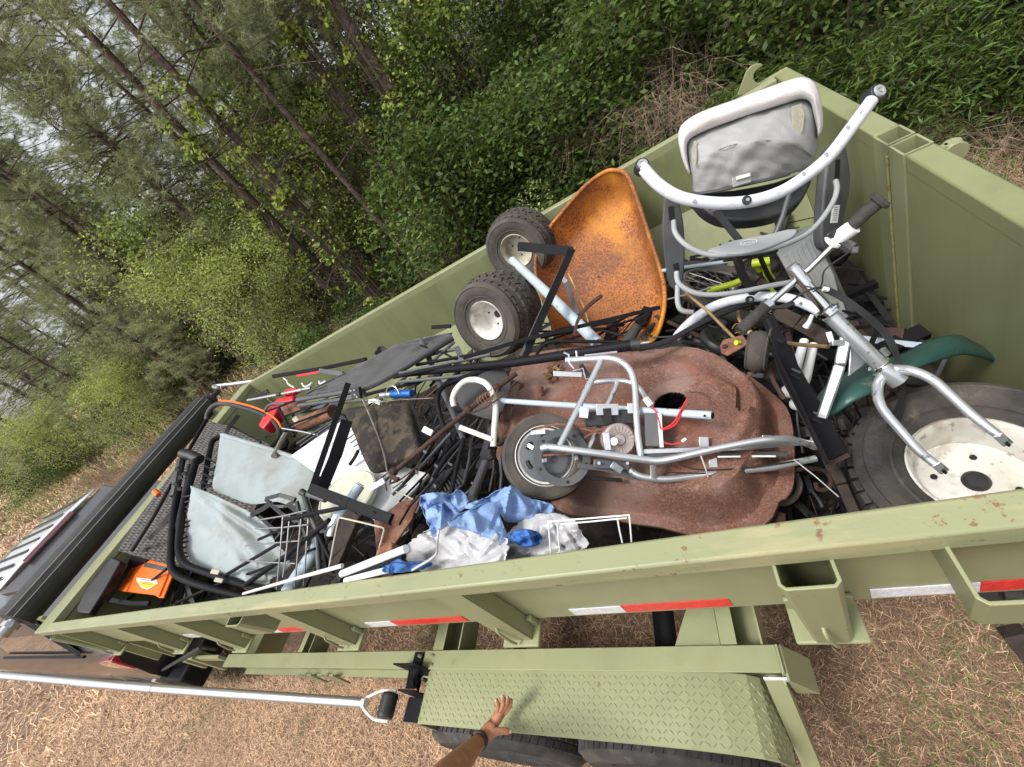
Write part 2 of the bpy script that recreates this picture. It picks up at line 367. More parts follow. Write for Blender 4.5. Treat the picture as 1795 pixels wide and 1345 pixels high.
# rear doors, two leaves meeting at hinge posts
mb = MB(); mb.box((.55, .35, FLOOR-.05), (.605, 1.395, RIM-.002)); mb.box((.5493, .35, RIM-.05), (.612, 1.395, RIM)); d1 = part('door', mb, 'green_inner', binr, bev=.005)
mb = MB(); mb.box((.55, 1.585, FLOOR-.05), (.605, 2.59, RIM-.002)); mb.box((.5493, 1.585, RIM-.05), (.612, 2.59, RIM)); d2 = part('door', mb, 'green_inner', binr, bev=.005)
mb = MB()
for y0, y1 in ((1.40, 1.482), (1.492, 1.578)):
    t = .006
    mb.box((.546, y0, FLOOR-.05), (.546+t, y1, RIM)); mb.box((.606, y0, FLOOR-.05), (.606+t, y1, RIM))
    mb.box((.5525, y0, FLOOR-.05), (.6055, y0+t, RIM-.0005)); mb.box((.5525, y1-t, FLOOR-.05), (.6055, y1, RIM-.0005))
part('hinge_post', mb, 'green_paint', binr, smooth=False)
mb = MB(); mb.tube([(.543, 1.487, RIM-.03), (.543, 1.487, .85)], .005, 6); part('weld_bead', mb, 'green_weld', binr)
# hinge lug outside the gate
mb = MB(); mb.box((.612, 1.44, 1.45), (.665, 1.458, 1.60)); mb.tube([(.672, 1.449, 1.45), (.672, 1.449, 1.60)], .02, 14); mb.tube([(.672, 1.43, 1.57), (.672, 1.468, 1.57)], .03, 14)
part('hinge_lug', mb, 'green_paint', binr, bev=.003)
# tarp hook plate at the far rear corner
def hookpoly():
    a = []
    for px, py in [(1293,168),(1303,140),(1308,127),(1316,117),(1326,112),(1335,112),(1337,116),(1331,119),(1325,124),(1321,131),(1321,139),(1325,145),(1332,148),(1340,146),(1352,141),(1356,148),(1350,160)]:
        a.append(P(px, py, Y=2.60))
    return a
mb = MB(); mb.prism(hookpoly(), (0, .012, 0)); part('tarp_hook', mb, 'green_paint', binr, bev=.002)
# corner cap
mb = MB(); mb.box((.45, 2.582, RIM-.13), (.62, 2.66, RIM-.012)); part('corner_gusset', mb, 'green_paint', binr, bev=.004)
# ribs
def rib(x1, w=.085, z0=1.235):
    mb = MB(); x0 = x1-w; t = .005; y0 = .362
    mb.box((x0, y0, z0), (x1, y0+t, RIM-.054)); mb.box((x0, y0+t, z0), (x0+t, .4165, RIM-.054)); mb.box((x1-t, y0+t, z0), (x1, .4165, RIM-.054))
    part('rib', mb, 'green_paint', binr, bev=.002)
    mb = MB(); mb.box((x0-.022, .345, z0-.014), (x1+.022, .43, z0-.001)); mb.box((x1+.001, .40, z0), (x1+.02, .4165, z0+.05)); mb.box((x0-.02, .40, z0), (x0-.001, .4165, z0+.05))
    part('foot_plate', mb, 'green_paint', binr, bev=.004)
    mb = MB(); a = V((x0+w*.35, .352, z0+.10)); mb.tube(fillet([a+V((0, .012, .015)), a, a+V((.008, -.006, -.05)), a+V((.01, -.004, -.085))], .01), .004, 7)
    part('tie_down_hook', mb, 'green_paint', binr)
for x in (-.783, -1.60, -2.42, -3.07, -3.95): rib(x)
def pocket(x0, x1, y0, ztop, zbot, tp=.6, nm='stake_pocket', th=.006, feet=True):
    # open-topped U bracket standing off the wall
    mb = MB(); yb = .416; dx = (1-tp)*(x1-x0)*.5
    pts = [(x0, yb), (x0, y0+.01), (x0+.01, y0), (x1-.01, y0), (x1, y0+.01), (x1, yb)]
    inn = [(x1-th, yb), (x1-th, y0+.012), (x1-.012, y0+th), (x0+.012, y0+th), (x0+th, y0+.012), (x0+th, yb)]
    ol = pts + inn; xm = (x0+x1)/2
    top = [(x, y, ztop) for x, y in ol]; bot = [(xm+(x-xm)*tp, y+(0 if y > .4 else .02), zbot) for x, y in ol]
    n_ = len(ol); mb.add(bot+top, [tuple(range(n_-1, -1, -1)), tuple(range(n_, 2*n_))] + [(i, (i+1) % n_, (i+1) % n_+n_, i+n_) for i in range(n_)])
    part(nm, mb, 'green_paint', binr, bev=.0015, smooth=False)
pocket(-.066, .026, .315, 1.6, 1.25, .8)
mb = MB(); mb.box((-.09, .335, 1.237), (.045, .43, 1.25)); mb.box((-.088, .405, 1.25), (-.062, .4165, 1.3)); mb.box((.012, .405, 1.25), (.042, .4165, 1.3)); part('foot_plate', mb, 'green_paint', binr, bev=.004)
mb = MB(); a = V((-.028, .318, 1.36)); mb.tube(fillet([a+V((0, .02, .01)), a+V((0, -.004, 0)), a+V((.01, -.004, -.05)), a+V((.015, .008, -.1))], .01), .004, 7); part('tie_down_hook', mb, 'green_paint', binr)
pocket(-1.94, -1.84, .33, 1.59, 1.44, 1)
pocket(-4.03, -3.98, .33, 1.6, 1.3, 1)
pocket(.165, .36, .275, 1.61, 1.47, .92)
# reflective tape along the bottom of the side plate
tw = mat('tape_white', (.7, .72, .76), .25, 0, .15, 60, .3, 120); tr = mat('tape_red', (.72, .02, .02), .3, 0, .2, 60, .3, 120)
for x0, x1, x2 in ((-.625, -.47, -.20), (-1.50, -1.36, -1.02), (-2.28, -2.10, -1.85), (-3.0, -2.86, -2.75), (.075, .245, .5)):
    mb = MB(); mb.box((x0, .4145, 1.262), (x1, .4165, 1.305)); part('reflective_tape', mb, 'tape_white', binr, label='white reflective tape')
    mb = MB(); mb.box((x1+.001, .4145, 1.262), (x2, .4165, 1.305)); part('reflective_tape', mb, 'tape_red', binr, label='red reflective tape')
mb = MB(); mb.box((.27, .413, 1.575), (.42, .4165, 1.59)); part('reflective_tape', mb, 'tape_white', binr, label='narrow white sticker under the top rail')
# welds on the rail underside and floor sills of the bin
mb = MB()
for x in (-3.6, -2.8, -2.0, -1.2, -.4, .3):
    mb = MB(); mb.box((x-.03, .72, FLOOR-.10), (x+.03, 2.22, FLOOR-.013)); part('cross_member', mb, 'green_paint', binr)

# ================================================================ trailer
tr_ = thing('roll_off_trailer', 'olive green tandem-axle trailer with diamond plate fender under the bin', 'trailer')
FT = .84
def beam(y0, y1, nm='frame_beam'):
    mb = MB(); x0, x1 = -3.35, -.178
    mb.box((x0, y0, FT+.002), (x1, y1, FT+.008)); mb.box((x0, y0+.03, FT-.15), (x1, y0+.036, FT+.002)); mb.box((x0, y1-.006, FT-.15), (x1, y1, FT+.002)); mb.box((x0, y0+.0, FT-.16), (x1, y1, FT-.152))
    part(nm, mb, 'green_paint', tr_, bev=.002)
beam(.375, .447); beam(2.49, 2.56)
mb = MB(); mb.box((-.178, .375, FT-.16), (-.172, .447, FT+.008)); mb.hexa([(-.172, .36, FT-.15), (-.11, .36, FT-.15), (-.11, .45, FT-.15), (-.172, .45, FT-.15)], [(-.172, .36, FT-.01), (-.165, .36, FT-.01), (-.165, .45, FT-.01), (-.172, .45, FT-.01)])
part('beam_end', mb, 'green_paint', tr_)
for x, wd in ((-1.56, .15), (-2.6, .1), (-.33, .12)):
    mb = MB(); mb.box((x, .45, FT-.11), (x+wd, 2.48, FT-.10)); mb.box((x, .45, FT-.10), (x+.006, 2.48, FT-.0)); mb.box((x+wd-.006, .45, FT-.1), (x+wd, 2.48, FT-.0)); mb.box((x, .45, FT), (x+wd*.4, 2.48, FT+.004))
    part('cross_member', mb, 'green_paint', tr_)
mb = MB(); mb.prism([(-.48, .45, FT-.02), (-.335, .45, FT-.02), (-.335, .75, FT-.02)], (0, 0, .008)); part('gusset', mb, 'green_paint', tr_)
mb = MB(); mb.box((-3.4, .9, FT-.2), (-.1, 1.0, FT-.02)); mb.box((-3.4, 1.93, FT-.2), (-.1, 2.03, FT-.02)); part('main_rail', mb, 'green_paint', tr_)
mb = MB(); mb.tube([(-.56, .4, .62), (-.56, 2.5, .62)], .03, 14); part('axle', mb, 'black_metal', tr_)
for x in (-1.42, -.67): mb = MB(); mb.tube([(x, .4, .35), (x, 2.5, .35)], .035, 14); part('axle', mb, 'black_metal', tr_)
# tongue
mb = MB(); mb.bar((-3.4, .5, .6), (-5.0, 1.12, .58), .06, .14); mb.bar((-3.4, 2.44, .6), (-5.0, 1.2, .58), .06, .14); mb.box((-3.42, .45, .52), (-3.32, 2.5, .7)); part('tongue', mb, 'green_paint', tr_)
mb = MB(); mb.box((-3.72, .40, .66), (-3.66, .46, .92)); mb.box((-3.66, .41, .84), (-3.36, .43, .9)); part('bracket', mb, 'green_paint', tr_, bev=.003)
mb = MB(); mb.box((-3.92, .40, .70), (-3.86, .46, .86)); part('bracket', mb, 'green_paint', tr_, bev=.003)
# V-shaped hangers under the beam
for x in (-2.62, -2.42):
    mb = MB(); y = .372
    mb.prism([(x-.07, y, FT-.1), (x-.035, y, FT-.1), (x, y, FT-.14), (x+.035, y, FT-.1), (x+.07, y, FT-.1), (x+.02, y, FT-.27), (x-.02, y, FT-.27)], (0, -.008, 0)); part('spring_hanger', mb, 'green_paint', tr_)

# fender: bent diamond plate strip
FX = [(-1.600, FT-.34), (-1.598, FT-.2), (-1.585, FT-.06), (-1.565, FT-.012), (-1.53, FT), (-.55, FT), (-.46, FT-.006), (-.36, FT-.026), (-.285, FT-.055), (-.255, FT-.09), (-.242, FT-.16), (-.236, FT-.26)]
Y0, Y1 = .191, .384
def arc(L):
    s = [0]
    for a, b_ in zip(L, L[1:]): s.append(s[-1] + sqrt((a[0]-b_[0])**2 + (a[1]-b_[1])**2))
    return s
FS = arc(FX)
def fat(s):
    for i in range(len(FX)-1):
        if s <= FS[i+1] or i == len(FX)-2:
            t = (s-FS[i])/(FS[i+1]-FS[i]); a, b_ = FX[i], FX[i+1]
            tx, tz = b_[0]-a[0], b_[1]-a[1]; L = sqrt(tx*tx+tz*tz)
            return V((a[0]+tx*t, 0, a[1]+tz*t)), V((tx/L, 0, tz/L)), V((-tz/L, 0, tx/L))
def fender(Y0, Y1, lug=True):
    mb = MB(); t = .005
    for i in range(len(FX)-1):
        a, b_ = FX[i], FX[i+1]; na = fat(FS[i]+1e-6)[2]
        mb.hexa([(a[0], Y0, a[1]-t), (b_[0], Y0, b_[1]-t), (b_[0], Y1, b_[1]-t), (a[0], Y1, a[1]-t)], [(a[0], Y0, a[1]), (b_[0], Y0, b_[1]), (b_[0], Y1, b_[1]), (a[0], Y1, a[1])])
    # rolled outer lip
    mb.tube([(x, Y0, z-.004) for x, z in FX], .004, 6)
    if lug:
        step = .0195; ns = int(FS[-1]/step); nr = int((Y1-Y0)/step)
        for i in range(1, ns):
            for j in range(nr):
                s = i*step; y = Y0 + .012 + j*step
                if y > Y1-.006: continue
                sgn = 1 if (i+j) % 2 else -1
                o, tt, nn = fat(s); o = o + V((0, y, 0)); d = (tt + V((0, sgn, 0))).normalized(); e = nn.cross(d)
                L, Wd, Hh = .0098, .0026, .0022
                mb.add([o-d*L, o+e*Wd-d*L*.2, o+e*Wd+d*L*.2, o+d*L, o-e*Wd+d*L*.2, o-e*Wd-d*L*.2, o+nn*Hh-d*L*.55, o+nn*Hh+d*L*.55],
                       [(0,1,6), (1,2,7,6), (2,3,7), (3,4,7), (4,5,6,7), (5,0,6)])
    return part('fender', mb, 'green_paint', tr_, smooth=False)
fender(Y0, Y1); fender(2.56, 2.75, False)
# light bracket leg behind the fender
mb = MB(); mb.hexa([(-.232, .20, .46), (-.185, .20, .46), (-.185, .206, .46), (-.232, .206, .46)], [(-.235, .366, .80), (-.185, .366, .80), (-.185, .372, .80), (-.235, .372, .80)])
mb.hexa([(-.185, .19, .45), (-.18, .19, .45), (-.18, .24, .45), (-.185, .24, .45)], [(-.185, .355, .80), (-.18, .355, .80), (-.18, .40, .80), (-.185, .40, .80)]); part('fender_brace', mb, 'green_paint', tr_)
mb = MB(); mb.box((-.235, .366, .785), (-.165, .3715, .815)); part('sticker', mb, 'tape_white', tr_)
# wheels
def tyre(mbt, c, ax, R, r, w, tread=0, seg=48, lug_w=.02, crown=.012, tw=.8, sip=2, lh=.008):
    """car/turf tyre: carcass lathe plus raised tread blocks"""
    c = V(c); ax = V(ax).normalized(); h = w/2
    prof = [(r*.97, -h*.66), (r, -h*.78), (r*1.04, -h*.84), (r+(R-r)*.22, -h*.9), (r+(R-r)*.25, -h*.95), (r+(R-r)*.29, -h*.93), (r+(R-r)*.5, -h*1.04), (r+(R-r)*.7, -h*1.02), (r+(R-r)*.73, -h*1.045), (r+(R-r)*.77, -h*1.01), (R-(R-r)*.12, -h*.92), (R-crown*.5, -h*.8), (R-crown*.15, -h*.5), (R, 0), (R-crown*.15, h*.5), (R-crown*.5, h*.8), (R-(R-r)*.12, h*.92), (r+(R-r)*.77, h*1.01), (r+(R-r)*.73, h*1.045), (r+(R-r)*.7, h*1.02), (r+(R-r)*.5, h*1.04), (r+(R-r)*.29, h*.93), (r+(R-r)*.25, h*.95), (r+(R-r)*.22, h*.9), (r*1.04, h*.84), (r, h*.78), (r*.97, h*.66)]
    mbt.lathe(prof, c, ax, seg)
    if tread:
        t, a, b_ = frame(ax)
        rows = sip; 
        for i in range(tread):
            for k in range(rows):
                u = (k+.5)/rows*2-1; off = (k % 2)*.5
                an = 2*pi*(i+off)/tread; da_ = 2*pi/tread*.40; hw = h*tw/rows*.86
                def q(an_, hh, rr): return c + t*hh + (a*cos(an_)+b_*sin(an_))*rr
                hc = u*h*tw; dr = -crown*.6*abs(u)**2; R0 = R+dr-.004; R1 = R+dr+lh; sk = da_*.35*(1 if k % 2 else -1)
                mbt.hexa([q(an-da_-sk, hc-hw, R0), q(an+da_-sk, hc-hw, R0), q(an+da_+sk, hc+hw, R0), q(an-da_+sk, hc+hw, R0)],
                         [q(an-da_*.9-sk, hc-hw*.94, R1), q(an+da_*.9-sk, hc-hw*.94, R1), q(an+da_*.9+sk, hc+hw*.94, R1), q(an-da_*.9+sk, hc+hw*.94, R1)])
def road_wheel(cx, yc, s):
    mb = MB(); tyre(mb, (cx, yc, .362), (0, -1, 0), .353, .19, .215, 64, seg=56, sip=5, lh=.006)
    ty = part('wheel', mb, 'rubber', tr_)
    mb = MB(); mb.lathe([(.195, -.09), (.19, .07), (.17, .03), (.08, .02), (.07, .05), (0.001, .05)], (cx, yc, .362), (0, -s, 0), 32); part('rim', mb, 'grey_metal', ty)
for cx in (-1.42, -.67):
    road_wheel(cx, .268, 1); road_wheel(cx, 2.65, -1)
# tarp arm bracket in front of the fender
mb = MB(); mb.box((-1.70, .29, FT-.12), (-1.60, .297, FT+.02)); mb.box((-1.655, .30, FT+.01), (-1.60, .44, FT+.018)); mb.box((-1.70, .372, FT-.1), (-1.56, .378, FT+.09)); mb.box((-1.735, .2, FT-.10), (-1.62, .29, FT-.093))
mb.prism([(-1.65, .30, FT+.02), (-1.60, .375, FT+.08), (-1.60, .30, FT+.02)], (-.005, 0, 0))
mb.prism([(-1.69, .30, FT-.1), (-1.69, .375, FT-.02), (-1.69, .375, FT-.1)], (.005, 0, 0))
part('arm_bracket', mb, 'black_metal', tr_, bev=.002)
for px, py in ((736, 1149), (760, 1147), (758, 1163)): mb = MB(); a = P(px, py, Y=.372); mb.disc(a, (0, -1, .3), .008, .006, 10); part('bolt', mb, 'steel', tr_)
for px, py in ((718, 1194), (740, 1190)): mb = MB(); a = P(px, py, Z=.80); mb.tube([a, a+V((0, 0, -.03))], .008, 10); part('bolt', mb, 'steel', tr_)
pv = V((-1.80, .245, .80))
mb = MB(); ax = V((0, 1, .0)); mb.lathe([(.001, -.046), (.034, -.046), (.037, -.042)] + [(.036 + (.003 if i % 2 else 0), -.042+i*.0105) for i in range(9)] + [(.034, .046), (.001, .046)], pv, ax, 24)
part('spring_drum', mb, 'black_plastic', tr_)
mb = MB()
for s in (-.055, .055):
    a = pv + V((0, s, 0)); mb.tube(fillet([a+V((.03, 0, 0)), a+V((-.06, 0, .005)), pv+V((-.13, s*.35, .025))], .03), .006, 8)
mb.tube([pv+V((-.05, -.055, 0)), pv+V((-.05, .055, 0))], .004, 8); mb.tube([pv+V((-.12, 0, .025)), pv+V((-.18, 0, .04))], .02, 12)
part('drum_yoke', mb, 'white_enamel', tr_)
# tarp arm, a U of aluminium tube round the front of the bin
armr = .021
mb = MB(); A = [pv+V((-.14, 0, .03)), V((-3.2, .19, 1.20)), V((-4.70, .15, 1.57)), V((-4.95, .15, 1.69)), V((-4.75, .22, 1.735)), V((-4.50, .26, 1.735)), V((-4.50, 2.60, 1.735)), V((-4.80, 2.72, 1.765)), V((-4.45, 2.73, 1.64)), V((-1.8, 2.73, .86))]
mb.tube(fillet(A, .12, 6), armr, 14); mb.tube([V((-3.22, .19, 1.205)), V((-3.9, .17, 1.37))], armr*1.06, 14); part('tarp_arm', mb, 'alu', tr_)
mb = MB(); R0 = V((-4.50, .42, 1.735)); R1 = V((-4.50, 2.36, 1.735))
def rollf(u, v):
    p = R0.lerp(R1, u); a = 2*pi*v; rr = .105*(1+.03*noise.noise(V((u*9, cos(a)*1.5, sin(a)*1.5)))+.012*noise.noise(V((u*40, cos(a)*5, sin(a)*5))))
    return p + V((cos(a)*rr, 0, sin(a)*rr))
mb.grid(rollf, 60, 28); 
for R_, s in ((R0, 1), (R1, -1)): mb.lathe([(.105, 0), (.09, -.004*s), (.02, -.006*s), (.001, -.006*s)], R_, (0, 1, 0), 28)
mat('tarp_vinyl', (.022, .022, .022), .55, 0, .3, 5, .25, 260, dirt=(.06, .055, .045), da=.45, ds=6, dd=.3)
roll = part('tarp_roll', mb, 'tarp_vinyl', tr_)
mb = MB()
for a in (.75, .35): mb.tube([R0+V((cos(a)*.111, .0, sin(a)*.111)), R0.lerp(R1, .5)+V((cos(a)*.1125, .0, sin(a)*.1125+.001)), R1+V((cos(a)*.111, 0, sin(a)*.111))], .0025, 6)
part('seam', mb, 'grey_plastic', roll)
mb = MB(); mb.tube([R1+V((0, -.002, 0)), R1+V((0, .05, 0))], .05, 14); mb.tube([R1+V((0, .05, 0)), R1+V((0, .09, 0))], .062, 14); mb.tube([R1+V((0, .09, 0)), R1+V((0, .2, 0))], .025, 14); part('roll_end', mb, 'black_plastic', roll)
mb = MB(); mb.tube([R0+V((0, .002, 0)), R0+V((0, -.10, 0))], .035, 14); mb.tube([R0+V((0, -.02, 0)), R0+V((0, -.05, 0))], .05, 8); part('roll_end', mb, 'steel', roll)
mb = MB(); mb.box((-4.62, 2.3, 1.50), (-4.30, 2.31, 1.70)); mb.box((-4.4, .44, 1.50), (-4.3, .46, 1.66)); mb.bar((-4.3, .5, 1.55), (-4.3, 2.3, 1.55), .05, .05); part('roll_bracket', mb, 'green_paint', tr_)
# flexible hose looping at the tongue and a thin post
mb = MB(); mb.tube(fillet([P(245, 1198, Y=.36), P(352, 1135, Y=.42), P(378, 1138, Y=.55)] , .05), .012, 8); part('safety_cable', mb, 'wire', tr_)
# ================================================================ tow vehicle
suv = thing('tow_vehicle', 'black glossy car hitched in front of the trailer with its tailgate glass mirroring sky', 'car')
mat('car_paint', (.012, .012, .013), .3, 0, .05, 8, coat=.45, spec=.5)
mat('car_glass', (.02, .025, .025), .03, 0, .02, 8, spec=1, coat=1)
mat('tail_red', (.35, .005, .01), .15, 0, .1, 30, coat=1)
mat('stop_lamp', (.6, .3, .36), .15, 0, .1, 30, coat=1)
SX, SY0, SY1 = -4.55, .36, 2.02
def body(u, v):
    # u along length (0 rear .. 1 front), v around the section from near sill over roof to far sill
    x = SX - .06 - u*4.6
    # roof line
    roof = 1.72 if u > .33 else (1.12 + .6*min(1, max(0, (u-.02)/.24))**.75)
    if u > .66: roof = 1.72 - (u-.66)/.16*.6 if u < .82 else 1.10 - (u-.82)*.6
    roof = max(roof, .95); belt = 1.05
    wx = (1-.04*math.exp(-u*40))
    pr = [(0, .32), (.0, .5), (-.012, .75), (.01, .98), (.05, belt), (.24, max(belt+.02, roof-.09)), (.34, roof), (.83, roof+.02)]
    pr = pr + [(1.66-a, z) for a, z in reversed(pr)]
    k = v*(len(pr)-1); i = min(int(k), len(pr)-2); t = k-i
    a, z = pr[i][0]*(1-t)+pr[i+1][0]*t, pr[i][1]*(1-t)+pr[i+1][1]*t
    return V((x, SY0 + a, z))
mb = MB(); mb.grid(body, 46, 60); n0 = [body(0, v/60) for v in range(61)]
mb.add(n0, [tuple(range(61))]); mb.add([body(1, v/60) for v in range(61)], [tuple(range(60, -1, -1))])
part('body', mb, 'car_paint', suv, ang=60)
mb = MB(); mb.grid(lambda u, v: V((SX-.09 - u*1.02 + .012, SY0+.14+.12*u+v*(1.38-.24*u), 1.14+.53*u**.8)), 10, 12); part('rear_window', mb, 'car_glass', suv)
mb = MB(); mb.hexa([(-5.72, .66, 1.70), (-5.48, .70, 1.66), (-5.48, 1.68, 1.66), (-5.72, 1.72, 1.70)], [(-5.75, .66, 1.76), (-5.49, .70, 1.70), (-5.49, 1.68, 1.70), (-5.75, 1.72, 1.76)]); sp = part('spoiler', mb, 'car_paint', suv, bev=.01)
mat('roof_sky_sheen', (.72, .72, .75), .12, .1, .03, 6, coat=1)  # white sky reflection on the black roof, put into a pale colour
mb = MB(); mb.grid(lambda u, v: V((-5.76-u*1.5, .70+.03*u+v*(.98-.06*u), 1.775+.02*math.sin(pi*v)-.01*u)), 6, 8); rp = part('roof_sheen_panel', mb, 'roof_sky_sheen', suv, solid=.01)
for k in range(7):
    mb = MB(); y = .80+k*.125; mb.bar((-6.0-.05*(k % 2), y, 1.802), (-7.1, y+.02, 1.795), .022, .008, (0, 0, 1)); part('roof_streak', mb, 'black', rp)  # dark tree streaks of the painted reflection, laid on as strips
mb = MB(); mb.box((-5.80, .92, 1.775), (-5.735, 1.40, 1.805)); part('stop_lamp', mb, 'stop_lamp', sp)
for y in (): mb = MB(); mb.tube(fillet([(-5.9, y, 1.73), (-6.0, y, 1.78), (-7.2, y, 1.79), (-7.3, y, 1.74)], .05), .014, 8); part('roof_rail', mb, 'alu', suv)
mb = MB(); mb.grid(lambda u, v: V((-5.3-u*2.2, SY0+.055+.18*v, 1.07+.5*v)) + V((-.35*v*(1-u), -.006, 0)), 12, 6); part('side_window', mb, 'car_glass', suv)
mb = MB(); mb.tube([(-5.2, .385, 1.06), (-6.3, .385, 1.07), (-7.6, .385, 1.08)], .012, 6); mb.bar((-5.32, .40, 1.07), (-5.75, .56, 1.55), .03, .01); part('window_trim', mb, 'black_metal', suv)
mb = MB(); mb.box((-9.1, .34, .30), (-4.8, .358, .40)); part('sill', mb, 'black_plastic', suv)
mb = MB(); mb.prism([P(373, 1127, Y=.352), P(420, 1122, Y=.352), P(562, 1150, Y=.352), P(520, 1162, Y=.352), P(440, 1150, Y=.352)][0:0] or [(-4.62, .352, .86), (-4.62, .352, 1.05), (-4.95, .352, 1.02), (-5.1, .352, .93), (-4.9, .352, .86)], (0, .12, 0)); part('tail_lamp', mb, 'tail_red', suv, bev=.01)
mb = MB(); mb.box((-4.75, .33, .42), (-4.36, 2.05, .62)); part('bumper', mb, 'black_metal', suv, bev=.02)
mb = MB(); mb.box((-4.85, .32, .36), (-4.78, .34, .62)); part('step_trim', mb, 'alu', suv)
for x in (-5.75, -8.5):
    for yy, sg in ((.46, -1), (1.92, 1)):
        mb = MB(); mb.lathe([(.37, -.1), (.385, -.09), (.385, .09), (.37, .1), (.24, .105)], (x, yy, .385), (0, sg, 0), 36); wh = part('wheel', mb, 'rubber', suv)
        mb = MB(); mb.lathe([(.24, .104), (.2, .06), (.06, .05), (.001, .06)], (x, yy, .385), (0, sg, 0), 24); part('rim', mb, 'alu', wh)
# ================================================================ helpers for the scrap, measured in the photograph
def P3(t):
    if isinstance(t, V): return t
    return EYE + ray(t[0], t[1]) * (-t[2] / F) if t[2] < 0 else P(t[0], t[1], Z=t[2])
def cdir(a, b, c): return (right*a + down*b + fwd*c).normalized()
def pl3(a, b, c):
    q = PL.__new__(PL); q.o = P3(a); q.n = (P3(b)-q.o).cross(P3(c)-q.o).normalized()
    if q.n.dot(EYE-q.o) < 0: q.n = -q.n
    return q
def onp(pl, L, off=0): return [pl.at(a, b, off) for a, b in L]
def tmb(mb, L, w, fil=0, smooth=0, seg=10, closed=False, w2=None):
    pts = [P3(t) for t in L]; ws = [w]*len(pts) if w2 is None else [w+(w2-w)*i/(len(pts)-1) for i in range(len(pts))]
    rr = [PW(a, p)/2 for a, p in zip(ws, pts)]
    if smooth:
        n_ = 6; q = cr(pts, n_, closed); r2 = []
        for i in range(len(q)):
            k = min(i/n_, len(pts)-1); j = int(k) % len(pts); r2.append(rr[j] + (rr[min(j+1, len(rr)-1)]-rr[j])*(k-int(k)))
        return mb.tube(q, r2, seg, closed)
    if fil: q = fillet(pts, fil); return mb.tube(q, sum(rr)/len(rr), seg)
    return mb.tube(pts, rr, seg, closed)
def fin(mb, name, mt, label, cat, parent, group=None, **k):
    o = mb.build(name, mt, parent, **k)
    if parent is None: tag(o, label, cat, group)
    elif label: o['label'] = label
    return o
def T(name, label, cat, L, w, mt, parent=None, group=None, fil=0, smooth=0, seg=10, w2=None, **k):
    mb = MB(); tmb(mb, L, w, fil, smooth, seg, w2=w2); return fin(mb, name, mt, label, cat, parent, group, **k)
def B(name, label, cat, L, w, mt, th=.006, parent=None, group=None, tilt=0, bev=.001, **k):
    """flat or box bar along measured points, w pixels wide, th metres thick, facing the camera"""
    mb = MB(); pts = [P3(t) for t in L]
    for a, b in zip(pts, pts[1:]):
        up = (EYE - (a+b)/2).normalized(); t = (b-a).normalized()
        if tilt: up = Matrix.Rotation(tilt, 3, t) @ up
        mb.bar(a, b, PW(w, (a+b)/2), th, up)
    return fin(mb, name, mt, label, cat, parent, group, bev=bev, **k)
def loft(mb, ring, c, n, prof, cap=True, nz=None):
    """prof: list of (scale, height); ring: outline points"""
    k = len(ring); vs = []
    for i, (s, h) in enumerate(prof):
        for j, p in enumerate(ring):
            q = c + (p-c)*s + n*h
            if nz: q = q + nz(q, s, j/k)
            vs.append(q)
    fs = [(i*k+j, i*k+(j+1) % k, (i+1)*k+(j+1) % k, (i+1)*k+j) for i in range(len(prof)-1) for j in range(k)]
    if cap: vs.append(c + n*prof[-1][1] + (nz(c, 0, 0) if nz else V((0, 0, 0)))); m_ = len(vs)-1; o = (len(prof)-1)*k; fs += [(o+j, o+(j+1) % k, m_) for j in range(k)]
    return mb.add(vs, fs)
def cen(L): return sum(L, V((0, 0, 0)))/len(L)
def SH(name, label, cat, outline, pl, th, mt, parent=None, group=None, off=0, bev=.002, smooth_n=0, **k):
    """sheet/board: outline in pixels on plane pl, thickness th going away from the camera"""
    pts = onp(pl, outline, off)
    if smooth_n: pts = cr(pts, smooth_n, True)
    mb = MB(); mb.prism(pts, pl.n*-th); return fin(mb, name, mt, label, cat, parent, group, bev=bev, **k)

# ================================================================ loose scrap at the bottom of the bin
random.seed(3)
def heapz(x, y):
    e = min(1, max(0, (y-.42)/.25))*min(1, max(0, (2.5-y)/.25))
    return .93 + .16*e + .07*noise.noise(V((x*1.7, y*1.7, 1))) + .05*noise.noise(V((x*6, y*6, 4)))
mb = MB()
mb.grid(lambda u, v: V((-4.03+4.56*u, (lambda y: y)(.62+1.72*v), heapz(-4.03+4.56*u, .62+1.72*v)*.9)), 90, 40)
mat('scrap_dark', (.02, .017, .015), .9, 0, .5, 25, .8, 40, dirt=(.06, .03, .02), da=.5, ds=14, dd=.2)
o = mb.build('scrap_layer', 'scrap_dark', None); tag(o, 'dark jumble of small broken scrap covering the floor of the bin', 'scrap'); o['kind'] = 'stuff'
mb = MB()
for i in range(760):
    x = random.uniform(-3.95, .5) if i < 600 else random.uniform(-.5, .5); y = random.uniform(.62, 2.4); z = heapz(x, y) + random.uniform(-.05, .03); a = random.uniform(0, pi); L = random.uniform(.05, .28)
    d = V((cos(a), sin(a), random.uniform(-.15, .15)))*L; c = V((x, y, z)); k = random.random(); mb.mi = random.choice([0, 0, 0, 0, 1, 2, 3, 3])
    p, q = c-d/2, c+d/2
    p.z = min(p.z, 1.16); q.z = min(q.z, 1.16)
    for e in (p, q):
        e.x = max(-4.0, min(.52, e.x)); e.y = max(.60, min(2.36, e.y)); e.z = max(e.z, .9)
    if k < .5: mb.tube([p, c+V((0, 0, random.uniform(0, .03))), q], random.uniform(.002, .007), 6)
    elif k < .8: mb.bar(p, q, random.uniform(.008, .03), .003, (random.uniform(-1, 1), random.uniform(-1, 1), 1))
    else: mb.bar(p, q, random.uniform(.02, .06), random.uniform(.004, .03), (random.uniform(-.6, .6), random.uniform(-.6, .6), 1))
mb.mi = 0
